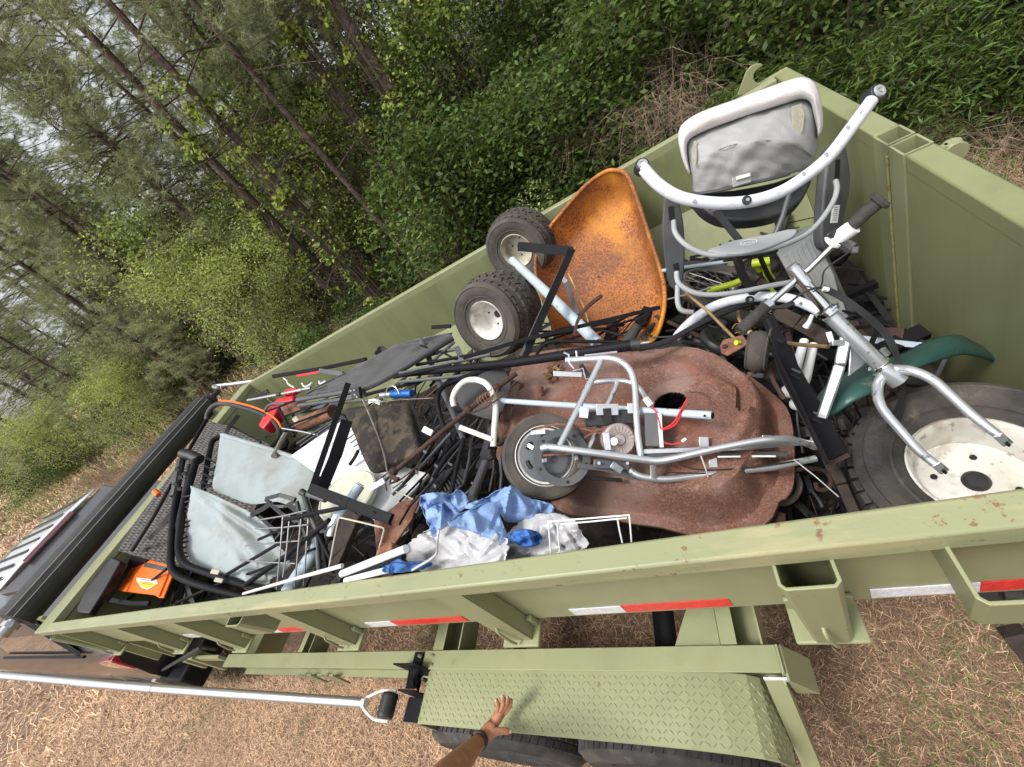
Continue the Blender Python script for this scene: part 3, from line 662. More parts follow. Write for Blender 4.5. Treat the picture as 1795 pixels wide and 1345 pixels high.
o = mb.build('scrap_pieces', ['black_metal', 'rust_dark', 'grey_metal', 'black_plastic'], None); tag(o, 'tangle of short dark rods, strips and broken bits between the bigger scrap', 'scrap'); o['kind'] = 'stuff'

# ================================================================ big tractor tyre near the tail
def wheel(name, label, cat, c, ax, R, r, w, tread, rimmat, tmat='rubber', group=None, lugs=3, dish=.5, hole=True, hub='black_plastic', sip_lh=.008, seg=56, bolt=True, crown=.015):
    t = thing(name, label, cat, group); c = V(c); ax = V(ax).normalized()
    mb = MB(); tyre(mb, c, ax, R, r, w, tread, seg, sip=lugs, lh=sip_lh, crown=crown); ty = part('tyre', mb, tmat, t)
    mb = MB(); h = w/2; d = h*dish
    mb.lathe([(r*1.02, h*.90), (r*1.05, h*.86), (r*.99, h*.80), (r*.93, h*.72), (r*.88, h*.45), (r*.86, d*.3), (r*.7, d*.22), (r*.5, d*.28), (r*.32, d*.42), (r*.16, d*.44), (r*.12, d*.44)], c, ax, 48)
    mb.lathe([(r*.88, h*.3), (r*.9, -h*.6), (r*1.02, -h*.9)], c, ax, 48)
    rm = part('rim', mb, rimmat, t)
    tt, a, b_ = frame(ax)
    mb = MB(); mb.lathe([(r*.2, d*.3), (r*.2, d*.55), (r*.15, d*.7), (.001, d*.72)], c, ax, 20); part('hub_cap', mb, hub, t)
    if bolt:
        for k in range(4):
            an = k*pi/2+.4; q = c + ax*(d*.24+.004) + (a*cos(an)+b_*sin(an))*r*.55
            mb = MB(); mb.disc(q-ax*.003, ax, r*.055, .004, 10); part('bolt_hole', mb, 'black', rm)
    return t
wheel('tractor_wheel', 'largest tractor wheel lying flat beside the rear door, white steel rim with black hub cap', 'wheel', P(1706, 852, 1.2), (.12, -.10, 1), .238, .122, .22, 44, 'white_enamel', lugs=3, sip_lh=.009, dish=.45, crown=.05)
wheel('turf_wheel', 'dusty turf-tread wheel with clean white rim, nearer of the two beside the rusty orange tray', 'wheel', P3((873, 550, -2.17)), cdir(-.50, .44, -.74), .208, .096, .26, 30, 'white_enamel', 'rubber_dusty', lugs=5, group=None, sip_lh=.006, dish=.1, crown=.035)
wheel('turf_wheel', 'turf-tread wheel with grimy beige rim against the far side wall', 'wheel', P3((914, 430, -2.52)), cdir(-.36, .62, -.69), .205, .095, .20, 30, 'cream_enamel', 'rubber_dusty', lugs=5, sip_lh=.006, dish=.4, crown=.035)

# ================================================================ wheelbarrow tray
ol = [(1081,299),(1060,302),(1025,327),(995,361),(962,401),(947,427),(939,457),(942,495),(955,533),(967,566),(975,593),(1000,612),(1060,620),(1120,612),(1146,595),(1158,570),(1165,535),(1164,500),(1154,462),(1139,416),(1121,361),(1106,320),(1096,304)]
pl = pl3((1081,299,1.66), (942,495,1.47), (1164,520,1.50))
pl = pl3(P(1081,299,Y=2.42), P(942,495,Y=2.12), P(1155,560,Y=1.74))
rg = cr(onp(pl, ol), 4, True); c0 = cen(rg)
wb = thing('wheelbarrow_tray', 'rusty orange wheelbarrow tray without its frame, leaning on the far side wall', 'wheelbarrow')
mb = MB(); loft(mb, rg, c0 - pl.n*0, -pl.n, [(1.0, 0), (.985, .012), (.96, .035), (.91, .09), (.86, .13), (.80, .155), (.72, .168), (.6, .174), (.45, .178), (.3, .18), (.15, .18)])
tr1 = part('tray', mb, 'orange_rust', wb, solid=.003, ang=80)
mb = MB(); mb.tube(rg, .011, 10, closed=True); part('rim', mb, 'orange_rust', wb)
for q in ((1143, 521), (1082, 573), (1030, 468)): 
    mb = MB(); mb.disc(pl.at(*q, off=-.166), pl.n, .006, .004, 10); part('bolt_hole', mb, 'black', tr1)

# tubes and bars round the wheels and tray
t_ = thing('support_tube', 'pale blue-grey steel tube lying across the turf wheels and the orange tray', 'tube')
T('tube', None, None, [(898,456,-2.2),(968,522,-1.98),(1048,602,-1.75)], 14, 'blue_grey_tube', t_, w2=22, seg=16)
fr = thing('angle_frame', 'bent dark angle-iron corner standing between turf wheel and orange tray', 'metal frame')
B('arm', 'rust-tipped short arm', None, [(908,432,-1.98),(1004,441,-1.86)], 16, 'black_metal', .004, fr)
B('arm', None, None, [(1003,436,-1.861),(918,628,-1.70)], 13, 'black_metal', .004, fr)
B('arm', None, None, [(997,440,-1.87),(912,626,-1.71)], 5, 'grey_metal', .024, fr)
mb = MB()
for q in ((992,436),(1000,437)): mb = MB(); mb.disc(P3((*q, -1.858)), cdir(0,0,-1), .004, .003, 8); part('bolt_hole', mb, 'black', fr)
B('flat_bar', 'long dark flat bar crossing the foot of the orange tray', 'bar', [(812,628,-1.72),(917,596,-1.70),(1157,539,-1.66)], 7, 'black_metal', .008)
T('bent_strap', 'short curved brown metal strap in front of the orange tray', 'metal strap', [(1054,519,-1.74),(1030,538,-1.70),(1013,562,-1.68),(1006,590,-1.66)], 8, 'rust_dark', smooth=1, seg=4)
B('yellow_strip', 'thin pale yellow strip leaning inside the orange tray', 'strip', [(996,479,-1.96),(1010,508,-1.92),(1024,540,-1.86),(1035,578,-1.78)], 2.6, 'brass', .003)
B('channel_bar', 'short grey metal channel tucked behind the blue-grey tube', 'bar', [(985,486,-1.98),(993,496,-1.97),(1012,552,-1.86)], 8, 'grey_metal', .01)
B('channel_bar', 'stub of black bar against the far wall left of the turf wheel', 'bar', [(757,574,-2.62),(790,572,-2.55)], 7, 'black_metal', .012)
pk = thing('capped_tube', 'long black round tube with a capped end, lying just above the rusty mower deck', 'tube')
T('tube', None, None, [(696,657,-2.05),(900,636,-1.66),(1108,605,-1.42)], 11, 'black_metal', pk, w2=20, seg=16)
T('end_cap', None, None, [(1106,605.5,-1.42),(1122,603,-1.41)], 23, 'black_plastic', pk, seg=16)
T('pin', None, None, [(1120,603,-1.41),(1138,600,-1.4)], 6, 'steel', pk)
T('handle_bar', 'thin black bar with a bend lying behind the capped tube', 'bar', [(940,622,-1.72),(952,604,-1.72),(968,598,-1.7),(1090,600,-1.62),(1128,604,-1.55)], 6.5, 'black_metal', fil=.03)
T('grip_stub', 'short black rubber grip sticking up at the foot of the orange tray', 'grip', [(1098,602,-1.6),(1118,571,-1.6)], 22, 'rubber', w2=17, seg=14)
T('curved_bar', 'long dark curved bar running under the lower white swing arc', 'bar', [(1120,612,-1.5),(1170,598,-1.5),(1230,566,-1.5),(1290,540,-1.5),(1340,528,-1.5)], 10, 'black_plastic', smooth=1, seg=6)

# ================================================================ rusty mower deck
dk = thing('mower_deck', 'large rust-brown pressed steel mower deck with a round hole, under the scooter frame', 'mower deck')
ol = [(905,664),(918,648),(940,638),(990,630),(1040,626),(1093,622),(1130,630),(1167,633),(1202,629),(1241,632),(1280,643),(1312,661),(1345,687),(1364,706),(1374,732),(1377,765),(1378,800),(1375,838),(1364,858),(1351,866),(1338,893),(1306,917),(1264,930),(1231,930),(1199,922),(1151,910),(1110,905),(1070,898),(1030,894),(999,890),(975,880),(960,860),(930,845),(900,830),(880,805),(873,787),(885,740),(892,700)]
pl = pl3((905,664,1.30), (1374,760,1.26), (1150,910,1.30))
rg = cr(onp(pl, ol), 6, True); c0 = cen(rg)
hole = pl.at(1197, 764, .13)
def dn(q, s, a):
    return pl.n*(.006*noise.noise(q*4)+.002*noise.noise(q*20)) * min(1, (1-s)*8+.15)
mb = MB(); prof = [(1.04, -.03), (1.035, -.022), (1.0, -.02), (.99, 0)] + [(x/80, .13) for x in range(78, 0, -1)]
loft(mb, rg, c0, pl.n, prof, nz=dn)
ring2 = [p-pl.n*(p-pl.o).dot(pl.n) for p in rg]
def edge_d(p):
    p = p-pl.n*(p-pl.o).dot(pl.n); best = 9
    for i in range(len(ring2)):
        a, b = ring2[i-1], ring2[i]; ab = b-a; t = max(0, min(1, (p-a).dot(ab)/max(1e-9, ab.length_squared))); best = min(best, (p-a-ab*t).length)
    return best
nv = []; kk = len(rg)
for i, p in enumerate(mb.v):
    p = V(p); s_ = i//kk
    if s_ >= 2:
        d = edge_d(p); t = max(0, min(1, (d-.018)/.04)); t = t*t*(3-2*t); h = .105*t + .018*max(0, min(1, (d-.10)/.05)); base = p-pl.n*(p-pl.o).dot(pl.n); p = base+pl.n*(h-.02*(1-t)+.004*noise.noise(base*5)+.0015*noise.noise(base*24)+.006)
    nv.append(tuple(p))
mb.v = nv
# domes and channels pressed into the top
a1, a2 = pl.at(1225, 780, .13), pl.at(985, 745, .13)
k_ = len(rg); nv = []
for p in mb.v:
    p = V(p); h_ = (p-pl.o).dot(pl.n)
    if h_ > .112:
        d1 = (p-a1-pl.n*(p-a1).dot(pl.n)).length; d2 = (p-a2-pl.n*(p-a2).dot(pl.n)).length
        p = p + pl.n*(.030/(1+math.exp((d1-.17)/.0035)) + .012/(1+math.exp((d1-.075)/.003))) - pl.n*(.030/(1+math.exp((d2-.15)/.004)))
    nv.append(tuple(p))
mb.v = nv
def inhole(f):
    c = cen([V(mb.v[i]) for i in f]); d = c-hole; d -= pl.n*d.dot(pl.n); return d.length < .05
mb.f = [f for f in mb.f if not inhole(f)]; mb.m = [0]*len(mb.f)
part('shell', mb, 'rust_deck', dk, solid=.003, ang=35)
mb = MB(); mb.lathe([(.052, .0), (.057, .006), (.062, .0)], hole+pl.n*.022, pl.n, 28); part('hole_lip', mb, 'rust_dark', dk)
for q in ((938, 712), (972, 718)):
    mb = MB(); a = pl.at(*q, off=.14); mb.tube([a+cdir(.1, .9, .2)*.03, a-cdir(.1, .9, .2)*.004], .013, 12); mb.tube([a-cdir(.1, .9, .2)*.004, a-cdir(.1, .9, .2)*.006], .006, 8); part('deck_bolt', mb, 'rust', dk)
mb = MB(); br = onp(pl, [(1279,666),(1284,656),(1316,649),(1328,664),(1292,684),(1281,679)], .155); mb.prism(br, pl.n*.006); bk = part('bracket', mb, 'rust', dk, bev=.002)
mb = MB(); mb.disc(pl.at(1288,670,.16), pl.n, .008, .008, 10); part('bolt', mb, 'rust_dark', bk)
mb = MB(); pts = onp(pl, [(1000,640),(1050,650),(1120,660)], .155); mb.bar(pts[0], pts[2], .006, .012, pl.n); part('rod', mb, 'rust', dk)
# dead leaves caught in a torn patch
mat('dead_leaf', (.28, .17, .08), .9, 0, .3, 30, isl=.4)
def leafpile(c, n, rad, L):
    mb = MB()
    for i in range(n):
        a = random.uniform(0, 2*pi); r = rad*sqrt(random.random()); o_ = c + V((cos(a)*r, sin(a)*r, random.uniform(0, .015)))
        t = V((random.uniform(-1, 1), random.uniform(-1, 1), random.uniform(-.3, .6))).normalized()*L*random.uniform(.5, 1); s = V((-t.y, t.x, random.uniform(-.01, .01)))*.3
        mb.add([o_, o_+t*.5+s, o_+t, o_+t*.5-s+V((0, 0, .003))], [(0,1,2,3)])
    return mb
mb = leafpile(pl.at(993, 692, .13), 70, .035, .035); o = mb.build('dead_leaves', 'dead_leaf', None); tag(o, 'small clump of dry brown leaves caught on the mower deck', 'leaves'); o['kind'] = 'stuff'
T('deck_skid', 'rusty curved plate edge poking out under the deck beside the near rail', 'metal plate', [(1300,925,1.22),(1340,905,1.22),(1372,912,1.2)], 26, 'rust_dark', smooth=1, seg=6)

# ================================================================ blue-grey tube across the deck
bt = thing('steel_tube', 'straight pale blue-grey tube with a drilled end, lying over the mower deck', 'tube')
T('tube', None, None, [(877,702.5,-1.60),(1248,728.5,-1.09)], 9, 'blue_grey_tube', bt, w2=15, seg=16)
mb = MB(); a = P3((1249,728.6,-1.09)); d = (P3((1249,728.6,-1.09))-P3((1240,728,-1.10))).normalized(); mb.disc(a, d, PW(5.5, a), .0015, 16); part('bore', mb, 'black', bt)
mb = MB(); a = P3((1235,729,-1.081)); mb.disc(a, cdir(0,0,-1), PW(2.4, a), .0012, 10); part('pin_hole', mb, 'black', bt)

# ================================================================ electric scooter
es = thing('electric_scooter', 'stripped silver electric scooter frame with rear wheel, fork and chrome handlebar lying across the scrap', 'scooter')
SP = 'silver_paint'
def sc_t(nm, L, w, mt=SP, **k): return T(nm, None, None, L, w, mt, es, **k)
wc = P3((956, 800, -1.30)); wax = cdir(-.10, -.30, -.95)
mb = MB(); tyre(mb, wc, wax, .136, .088, .055, 0, 48, crown=.02); ty = part('rear_tyre', mb, 'rubber_dusty', es)
mb = MB(); t, a, b_ = frame(wax)
for i in range(40):
    an = 2*pi*i/40; q = lambda an_, h_: wc + t*h_ + (a*cos(an_)+b_*sin(an_))*(.1365-.5*abs(h_)**1.2*3)
    for s in (-1, 1): mb.tube([q(an, s*.004), q(an+.03, s*.012), q(an+.05, s*.02)], .0011, 4)
part('tread', mb, 'black', ty)
mb = MB(); mb.lathe([(.090, .026), (.093, .023), (.086, .018), (.074, .012), (.072, .004)], wc, wax, 48); rr_ = part('rear_rim', mb, 'white_enamel', es)
mb = MB(); mb.lathe([(.078, .012), (.079, .02), (.02, .024), (.001, .024)], wc, wax, 40); part('rim_disc', mb, 'grey_metal', es)
for k in range(6):
    an = k*pi/3+.3; mb = MB(); pts = [wc+wax*.0245+(a*cos(an+d_)+b_*sin(an+d_))*.058 for d_ in (-.22, 0, .22)]; mb.tube(cr(pts, 4), .006, 6); part('slot', mb, 'black', rr_)
rc = P3((985, 802, -1.235)); rx = cdir(-.04, -.22, -.97)
mb = MB(); mb.lathe([(.060, 0), (.060, .006), (.083, .006), (.083, 0), (.060, 0)], rc, rx, 48); dg = part('drive_ring', mb, 'dark_grey_plastic', es)
t, a, b_ = frame(rx)
for an in (.3, 1.5, 2.9, 4.2, 5.3):
    mb = MB(); mb.disc(rc+rx*.0055+(a*cos(an)+b_*sin(an))*.072, rx, .005, .0012, 10); part('bolt_hole', mb, 'black', dg)
mb = MB(); spc = P3((972, 806, -1.265))
for i in range(36):
    an = 2*pi*i/36; e = (a*cos(an)+b_*sin(an)); mb.bar(spc+e*.038, spc+e*.047, .004, .003, rx)
mb.lathe([(.012, 0), (.012, .004), (.04, .004), (.04, 0)], spc, rx, 36); part('sprocket', mb, 'grey_metal', es)
sc_t('chain', [(941,752,-1.27),(975,744,-1.25),(1008,748,-1.24),(1035,755,-1.23),(1060,760,-1.23),(1078,753,-1.22),(1088,744,-1.22),(1092,755,-1.22)], 4, 'rust', smooth=1, seg=5)
sc_t('chain', [(1024,768,-1.23),(1042,757,-1.23),(1062,750,-1.22)], 4, 'rust', seg=5)
sc_t('chain', [(948,799,-1.24),(975,797,-1.24),(1000,795,-1.23)], 4.5, 'rust', seg=5)
for q in ([(931,759),(956,757)], [(950,808),(958,807)], [(925,780),(935,786)], [(1009,800),(1011,806)]):
    B('axle_plate', None, None, [(*q[0], -1.25), (*q[1], -1.24)], 7, 'alu', .003, es)
# frame tubes
sc_t('frame_tube', [(992,632,-1.34),(1040,629,-1.31),(1066,628,-1.29),(1088,634,-1.27),(1105,650,-1.25),(1113,677,-1.23),(1115,716,-1.20),(1118,761,-1.18),(1124,802,-1.16)], 12, smooth=1, seg=14)
sc_t('frame_tube', [(1054,632,-1.30),(1018,706,-1.245),(981,782,-1.19)], 11.5, seg=14)
sc_t('frame_tube', [(950,786,-1.205),(964,784,-1.195),(1021,791,-1.17),(1085,800,-1.155),(1130,806,-1.145),(1155,808,-1.135),(1185,803,-1.12),(1232,792,-1.10),(1280,782,-1.08),(1330,773,-1.06),(1365,770,-1.05),(1393,772,-1.05),(1430,782,-1.06)], 13, smooth=1, seg=14)
sc_t('frame_tube', [(1030,673,-1.36),(1060,668,-1.34),(1090,668,-1.33),(1112,674,-1.31),(1128,690,-1.28),(1136,712,-1.25)], 10, smooth=1, seg=12)
sc_t('frame_tube', [(1083,670,-1.33),(1070,700,-1.31),(1058,722,-1.29)], 9.5, seg=12)
sc_t('frame_tube', [(1052,745,-1.27),(1030,790,-1.24)], 9, seg=12)
sc_t('frame_tube', [(1104,824,-1.19),(1120,834,-1.18),(1145,839,-1.17),(1175,840,-1.16),(1215,835,-1.15),(1265,829,-1.13),(1312,824,-1.12),(1350,820,-1.11),(1390,812,-1.1),(1430,804,-1.09)], 12, smooth=1, seg=14)
sc_t('frame_tube', [(1145,812,-1.15),(1146,836,-1.165)], 12, seg=12)
B('deck_rail', None, None, [(1125,792,-1.17),(1290,786,-1.12),(1420,776,-1.10)], 8, 'alu', .004, es)
B('deck_rail', None, None, [(1130,800,-1.17),(1380,796,-1.11)], 9, 'dark_grey_plastic', .004, es)
B('sticker', None, None, [(1258,801,-1.105),(1298,800.5,-1.10)], 3, 'white_plastic', .001, es); B('sticker', None, None, [(1318,800,-1.097),(1360,800,-1.09)], 3.4, 'white_plastic', .001, es)
for q in ((1234,775,17,18),(1250,811,15,17),(1345,767,18,8)):
    B('mount_tab', None, None, [(q[0]-q[2]/2,q[1],-1.14),(q[0]+q[2]/2,q[1],-1.135)], q[3], 'alu', .003, es)
sc_t('cable', [(1180,805,-1.125),(1215,822,-1.12),(1290,822,-1.11),(1400,808,-1.09)], 2.6, 'wire', smooth=1, seg=6)
sc_t('cable', [(1170,828,-1.15),(1280,830,-1.125),(1400,815,-1.1)], 2.2, 'wire', smooth=1, seg=6)
sc_t('zip_tie', [(1229,800,-1.09),(1237,822,-1.10),(1241,836,-1.12)], 2.4, 'white_plastic', seg=5)
sc_t('zip_tie', [(1392,806,-1.08),(1430,836,-1.08),(1470,871,-1.08)], 2.2, 'white_plastic', seg=5)
# seat clamp and rack bits
sc_t('clamp', [(988,618,-1.33),(997,622,-1.33),(998,636,-1.33),(1006,646,-1.33)], 4, 'alu', seg=6); sc_t('clamp', [(1010,615,-1.33),(1012,628,-1.33)], 4, 'alu', seg=6)
B('rack_plate', None, None, [(970,655,-1.37),(1020,657,-1.36)], 9, 'alu', .006, es); sc_t('rack_arm', [(1018,640,-1.36),(1036,668,-1.37)], 9, 'dark_grey_plastic', seg=8)
B('rack_plate', None, None, [(1025,624,-1.33),(1082,617,-1.31)], 4, 'steel', .004, es)
sc_t('bracket_wire', [(1004,650,-1.35),(1022,646,-1.35),(1026,664,-1.35),(1040,664,-1.35)], 3, 'alu', seg=5)
# battery tray, battery, motor, controller
B('battery', None, None, [(1026,736,-1.27),(1114,730,-1.25)], 26, 'black_plastic', .05, es, bev=.004)
for q in ((1016,722,1032,724,20),(1045,718,1084,718,20),(1100,716,1116,716,18)):
    B('battery_bracket', None, None, [(q[0],q[1],-1.225),(q[2],q[3],-1.22)], q[4], 'alu', .003, es)
B('strap', None, None, [(1064,716,-1.216),(1066,742,-1.222)], 14, 'black', .002, es)
mc = P3((1085, 771, -1.20)); mx_ = cdir(.05, -.1, -.99)
mat('motor_alu', (.5, .42, .40), .5, .6, .15, 30, .1, 90)
mb = MB(); mb.lathe([(.046, -.03), (.047, .004), (.042, .009), (.018, .006), (.014, .012), (.001, .012)], mc, mx_, 36)
t, a, b_ = frame(mx_)
for i in range(20):
    an = 2*pi*i/20; e = (a*cos(an)+b_*sin(an)); mb.bar(mc+e*.018+t*.009, mc+e*.040+t*.010, .0016, .003, t)
part('motor', mb, 'motor_alu', es)
sc_t('motor_sprocket', [(1077,774,-1.182),(1076,774,-1.17)], 14, 'steel', seg=14)
B('motor_arm', None, None, [(1062,758,-1.175),(1066,790,-1.172)], 12, 'alu', .004, es, bev=.002)
B('controller', None, None, [(1142,726,-1.20),(1144,784,-1.18)], 24, 'dark_grey_plastic', .04, es, bev=.003); B('controller_plate', None, None, [(1156,725,-1.178),(1160,785,-1.16)], 7, 'alu', .03, es)
sc_t('red_wire', [(1141,714,-1.18),(1150,722,-1.17),(1156,740,-1.16),(1160,752,-1.15),(1180,742,-1.14),(1192,722,-1.13),(1205,699,-1.12)], 3, 'red_wire', smooth=1, seg=6)
sc_t('red_wire', [(1161,754,-1.15),(1184,744,-1.14),(1198,716,-1.13)], 3, 'red_wire', smooth=1, seg=6)
sc_t('red_wire', [(1164,776,-1.15),(1178,779,-1.14),(1196,775,-1.13)], 2.6, 'red_wire', smooth=1, seg=6)
sc_t('connector', [(1131,698,-1.19),(1141,711,-1.18)], 11, 'white_plastic', seg=4); sc_t('connector', [(1195,774,-1.13),(1202,769,-1.13)], 6, 'white_plastic', seg=4)
B('swing_arm', None, None, [(1012,816,-1.22),(1060,822,-1.21),(1110,836,-1.20)], 9, 'dark_grey_plastic', .012, es); B('swing_arm', None, None, [(1036,838,-1.24),(1090,842,-1.22)], 7, 'black_metal', .012, es)
B('stand', None, None, [(1040,812,-1.20),(1104,818,-1.19)], 16, 'grey_metal', .012, es, bev=.003); B('lever', None, None, [(1072,814,-1.17),(1090,826,-1.17)], 12, 'alu', .004, es)
for q in ((1050,812),(1100,812),(1106,826),(1085,820)): sc_t('bolt', [(*q,-1.19),(q[0],q[1],-1.175)], 6, 'steel', seg=8)
# front end
B('down_tube', None, None, [(1484,582,-1.00),(1472,640,-1.0),(1440,733,-1.03)], 17, 'alu', .03, es, bev=.004)
sc_t('down_tube', [(1440,733,-1.04),(1425,785,-1.07)], 16)
mb = MB(); mb.prism([P3((1492,602,-1.0)), P3((1520,636,-1.0)), P3((1488,660,-1.0))], cdir(0,0,1)*.006); part('gusset', mb, 'alu', es, bev=.002)
sc_t('head_tube', [(1456,553,-.99),(1500,598,-.985),(1544,641,-.98)], 25, w2=26, seg=20)
for q in ((1449,543,38),(1453,547,34),(1541,640,35),(1545,644,32)):
    a = P3((q[0],q[1],-.985)); d = (P3((1544,641,-.98))-P3((1456,553,-.99))).normalized(); mb = MB(); mb.lathe([(PW(q[2],a)/2*.7, -.003), (PW(q[2],a)/2, -.002), (PW(q[2],a)/2, .003), (PW(q[2],a)/2*.7, .004)], a, d, 28); part('headset_ring', mb, 'chrome', es)
sc_t('steerer', [(1395,478,-.985),(1421,508,-.987),(1449,541,-.988)], 17, 'chrome', w2=20, seg=18)
sc_t('stem', [(1390,470,-.975),(1413,497,-.975)], 22, 'chrome', seg=18); sc_t('stem_top', [(1386,466,-.974),(1391,471,-.974)], 18, 'alu', seg=18)
sc_t('handlebar', [(1341,539,-1.0),(1400,487,-.985),(1418,472,-.975),(1463,428,-.93)], 11, 'chrome', seg=14)
gl = sc_t('grip', [(1345,536,-1.0),(1322,556,-1.0),(1296,581,-1.0)], 20, 'rubber', seg=16)
mb = MB()
for k in range(7): 
    a = P3((1338-k*6.2, 542.5+k*5.7, -.9995)); d = (P3((1296,581,-1.0))-P3((1345,536,-1.0))).normalized(); mb.lathe([(PW(20.5,a)/2, -.0015), (PW(22,a)/2, 0), (PW(20.5,a)/2, .0015)], a, d, 16)
part('ridges', mb, 'rubber', gl)
sc_t('grip_ring', [(1350,532,-.998),(1342,539,-.999)], 23, 'chrome', seg=16)
sc_t('collar', [(1464,421,-.935),(1497,397,-.90)], 27, 'white_plastic', w2=27, seg=20); sc_t('collar', [(1461,424,-.937),(1466,419,-.93)], 32, 'white_plastic', seg=20)
sc_t('throttle', [(1456,408,-.93),(1470,424,-.93),(1492,438,-.92)], 19, 'black_plastic', seg=8); B('brake_lever', None, None, [(1475,418,-.925),(1500,432,-.91),(1498,446,-.91)], 12, 'black_plastic', .01, es, bev=.003)
g2 = sc_t('grip', [(1492,396,-.905),(1516,374,-.885),(1541,353,-.865)], 23, 'rubber', w2=24, seg=18)
mb = MB(); a = P3((1541,353,-.865)); d = (P3((1541,353,-.865))-P3((1492,396,-.905))).normalized(); mb.lathe([(PW(22,a)/2, -.006), (PW(36,a)/2, -.003), (PW(38,a)/2, .003), (PW(30,a)/2, .008), (.001, .009)], a, d, 22); part('flange', mb, 'rubber', g2)
for k in range(6): pass
sc_t('crown', [(1544,646,-.98),(1558,655,-.975),(1576,668,-.97)], 32, w2=34, seg=18); a = P3((1577,669,-.968)); mb = MB(); mb.disc(a, (P3((1576,668,-.97))-P3((1544,646,-.98))), PW(24,a)/2, .002, 20); part('steerer_bore', mb, 'grey_metal', es)
sc_t('fork_leg', [(1550,648,-.975),(1575,648,-.96),(1600,651,-.935),(1633,665,-.91),(1665,692,-.88),(1700,724,-.85),(1735,752,-.825),(1752,765,-.815)], 18, smooth=1, seg=16, w2=15)
sc_t('fork_leg', [(1550,658,-.985),(1539,675,-.97),(1540,700,-.95),(1552,724,-.93),(1578,754,-.90),(1607,787,-.87),(1632,808,-.845),(1644,817,-.835)], 17, smooth=1, seg=16, w2=14)
for q in (((1748,762),(1768,780),-.812),((1640,813),(1657,828),-.832)):
    B('dropout', None, None, [(*q[0],q[2]),(*q[1],q[2])], 15, SP, .004, es, bev=.002)
    a = P3((q[1][0]-5, q[1][1]-4.5, q[2]+.004)); mb = MB(); mb.bar(a, P3((q[1][0]+2,q[1][1]+2,q[2]+.004)), PW(5,a), .002, cdir(0,0,-1)); part('slot', mb, 'black', es)
B('fork_mount', None, None, [(1452,582,-.985),(1458,600,-.985)], 9, 'alu', .004, es); B('fork_mount', None, None, [(1456,602,-.985),(1478,600,-.985)], 9, 'alu', .012, es)
sc_t('reflector_mount', [(1547,612,-.965),(1556,622,-.965)], 11, 'alu', seg=6)
cb = [(1444,508,-.965),(1470,520,-.96),(1510,548,-.95),(1545,580,-.95),(1565,610,-.95),(1574,640,-.96),(1580,680,-.98),(1575,712,-1.0),(1560,745,-1.02),(1522,774,-1.05),(1480,786,-1.07)]
for k, dx in enumerate((0, 4, 8, -4)):
    sc_t('cable', [(p[0]+dx*(i/len(cb))*1.3, p[1]-dx*.8*(1 if i < 5 else -.4), p[2]) for i, p in enumerate(cb[:11-(k % 2)*2])], 3.4, 'wire', smooth=1, seg=6)
sc_t('cable', [(1492,440,-.91),(1470,455,-.92),(1445,475,-.93),(1440,500,-.95),(1425,512,-.97)], 2.6, 'wire', smooth=1, seg=6)
sc_t('cable', [(1447,507,-.96),(1430,505,-.96),(1405,515,-.97),(1385,530,-.98),(1360,540,-.99)], 4, 'wire', smooth=1, seg=6)
sc_t('brake_lever', [(1350,540,-.985),(1375,538,-.985),(1392,532,-.98)], 7, 'black_plastic', seg=6); sc_t('brake_lever', [(1344,560,-.985),(1352,575,-.99),(1348,590,-.99)], 5, 'black_plastic', seg=6)
sc_t('cable_tie', [(1443,506,-.955),(1452,508,-.955)], 8, 'white_plastic', seg=6)
# ================================================================ baby swing at the tail end
bs_ = thing('baby_swing', 'baby swing with grey fabric hood and white curved base bars at the far tail corner', 'baby swing')
def bs_t(nm, L, w, mt, **k): return T(nm, None, None, L, w, mt, bs_, **k)
mat('hood_white', (.74, .70, .69), .9, 0, .08, 9, .5, 300, dirt=(.42, .36, .33), da=.48, ds=6, dd=.35, sheen=.2)
mat('hood_grey', (.36, .36, .355), .85, 0, .06, 9, .4, 350, dirt=(.28, .27, .25), da=.45, ds=6, dd=.3)
def respl(L, n):                                     # resample a pixel polyline to n+1 points
    q = [V((a, b, c)) for a, b, c in L]; q = cr(q, 6); s = [0]
    for a, b in zip(q, q[1:]): s.append(s[-1] + (a-b).length)
    out = []
    for i in range(n+1):
        t = s[-1]*i/n; j = 0
        while j < len(s)-2 and s[j+1] < t: j += 1
        out.append(q[j].lerp(q[j+1], (t-s[j])/max(1e-9, s[j+1]-s[j])))
    return out
N_ = 40
A_ = respl([(1208,305,1.44),(1199,285,1.42),(1191,255,1.39),(1190,233,1.37),(1199,216,1.36),(1230,197,1.35),(1288,176,1.34),(1348,154,1.335),(1395,138,1.33),(1416,138,1.33),(1429,148,1.33),(1437,172,1.34),(1441,198,1.36),(1441,225,1.38),(1434,240,1.40)], N_)
B_ = respl([(1210,304,1.43),(1206,285,1.41),(1203,262,1.38),(1206,247,1.365),(1220,237,1.36),(1260,220,1.35),(1318,200,1.34),(1375,182,1.335),(1402,174,1.335),(1415,175,1.335),(1422,182,1.34),(1426,198,1.355),(1429,212,1.37),(1433,226,1.385),(1434,238,1.40)], N_)
C_ = respl([(1213,310,1.42),(1216,300,1.38),(1228,284,1.34),(1262,262,1.30),(1300,251,1.28),(1338,247,1.275),(1375,249,1.28),(1400,256,1.30),(1417,268,1.33),(1423,272,1.36),(1425,262,1.38),(1428,256,1.40),(1430,250,1.41),(1432,246,1.42),(1433,243,1.43)], N_)
D_ = respl([(1215,338,1.43),(1222,339,1.40),(1250,336,1.37),(1288,328,1.345),(1325,320,1.34),(1360,312,1.34),(1395,302,1.36),(1416,294,1.38),(1420,290,1.39),(1424,284,1.40),(1428,275,1.41),(1430,268,1.42),(1431,262,1.42),(1432,256,1.43),(1433,250,1.44)], N_)
def v2(p): return PDp(p.x, p.y, p.z)
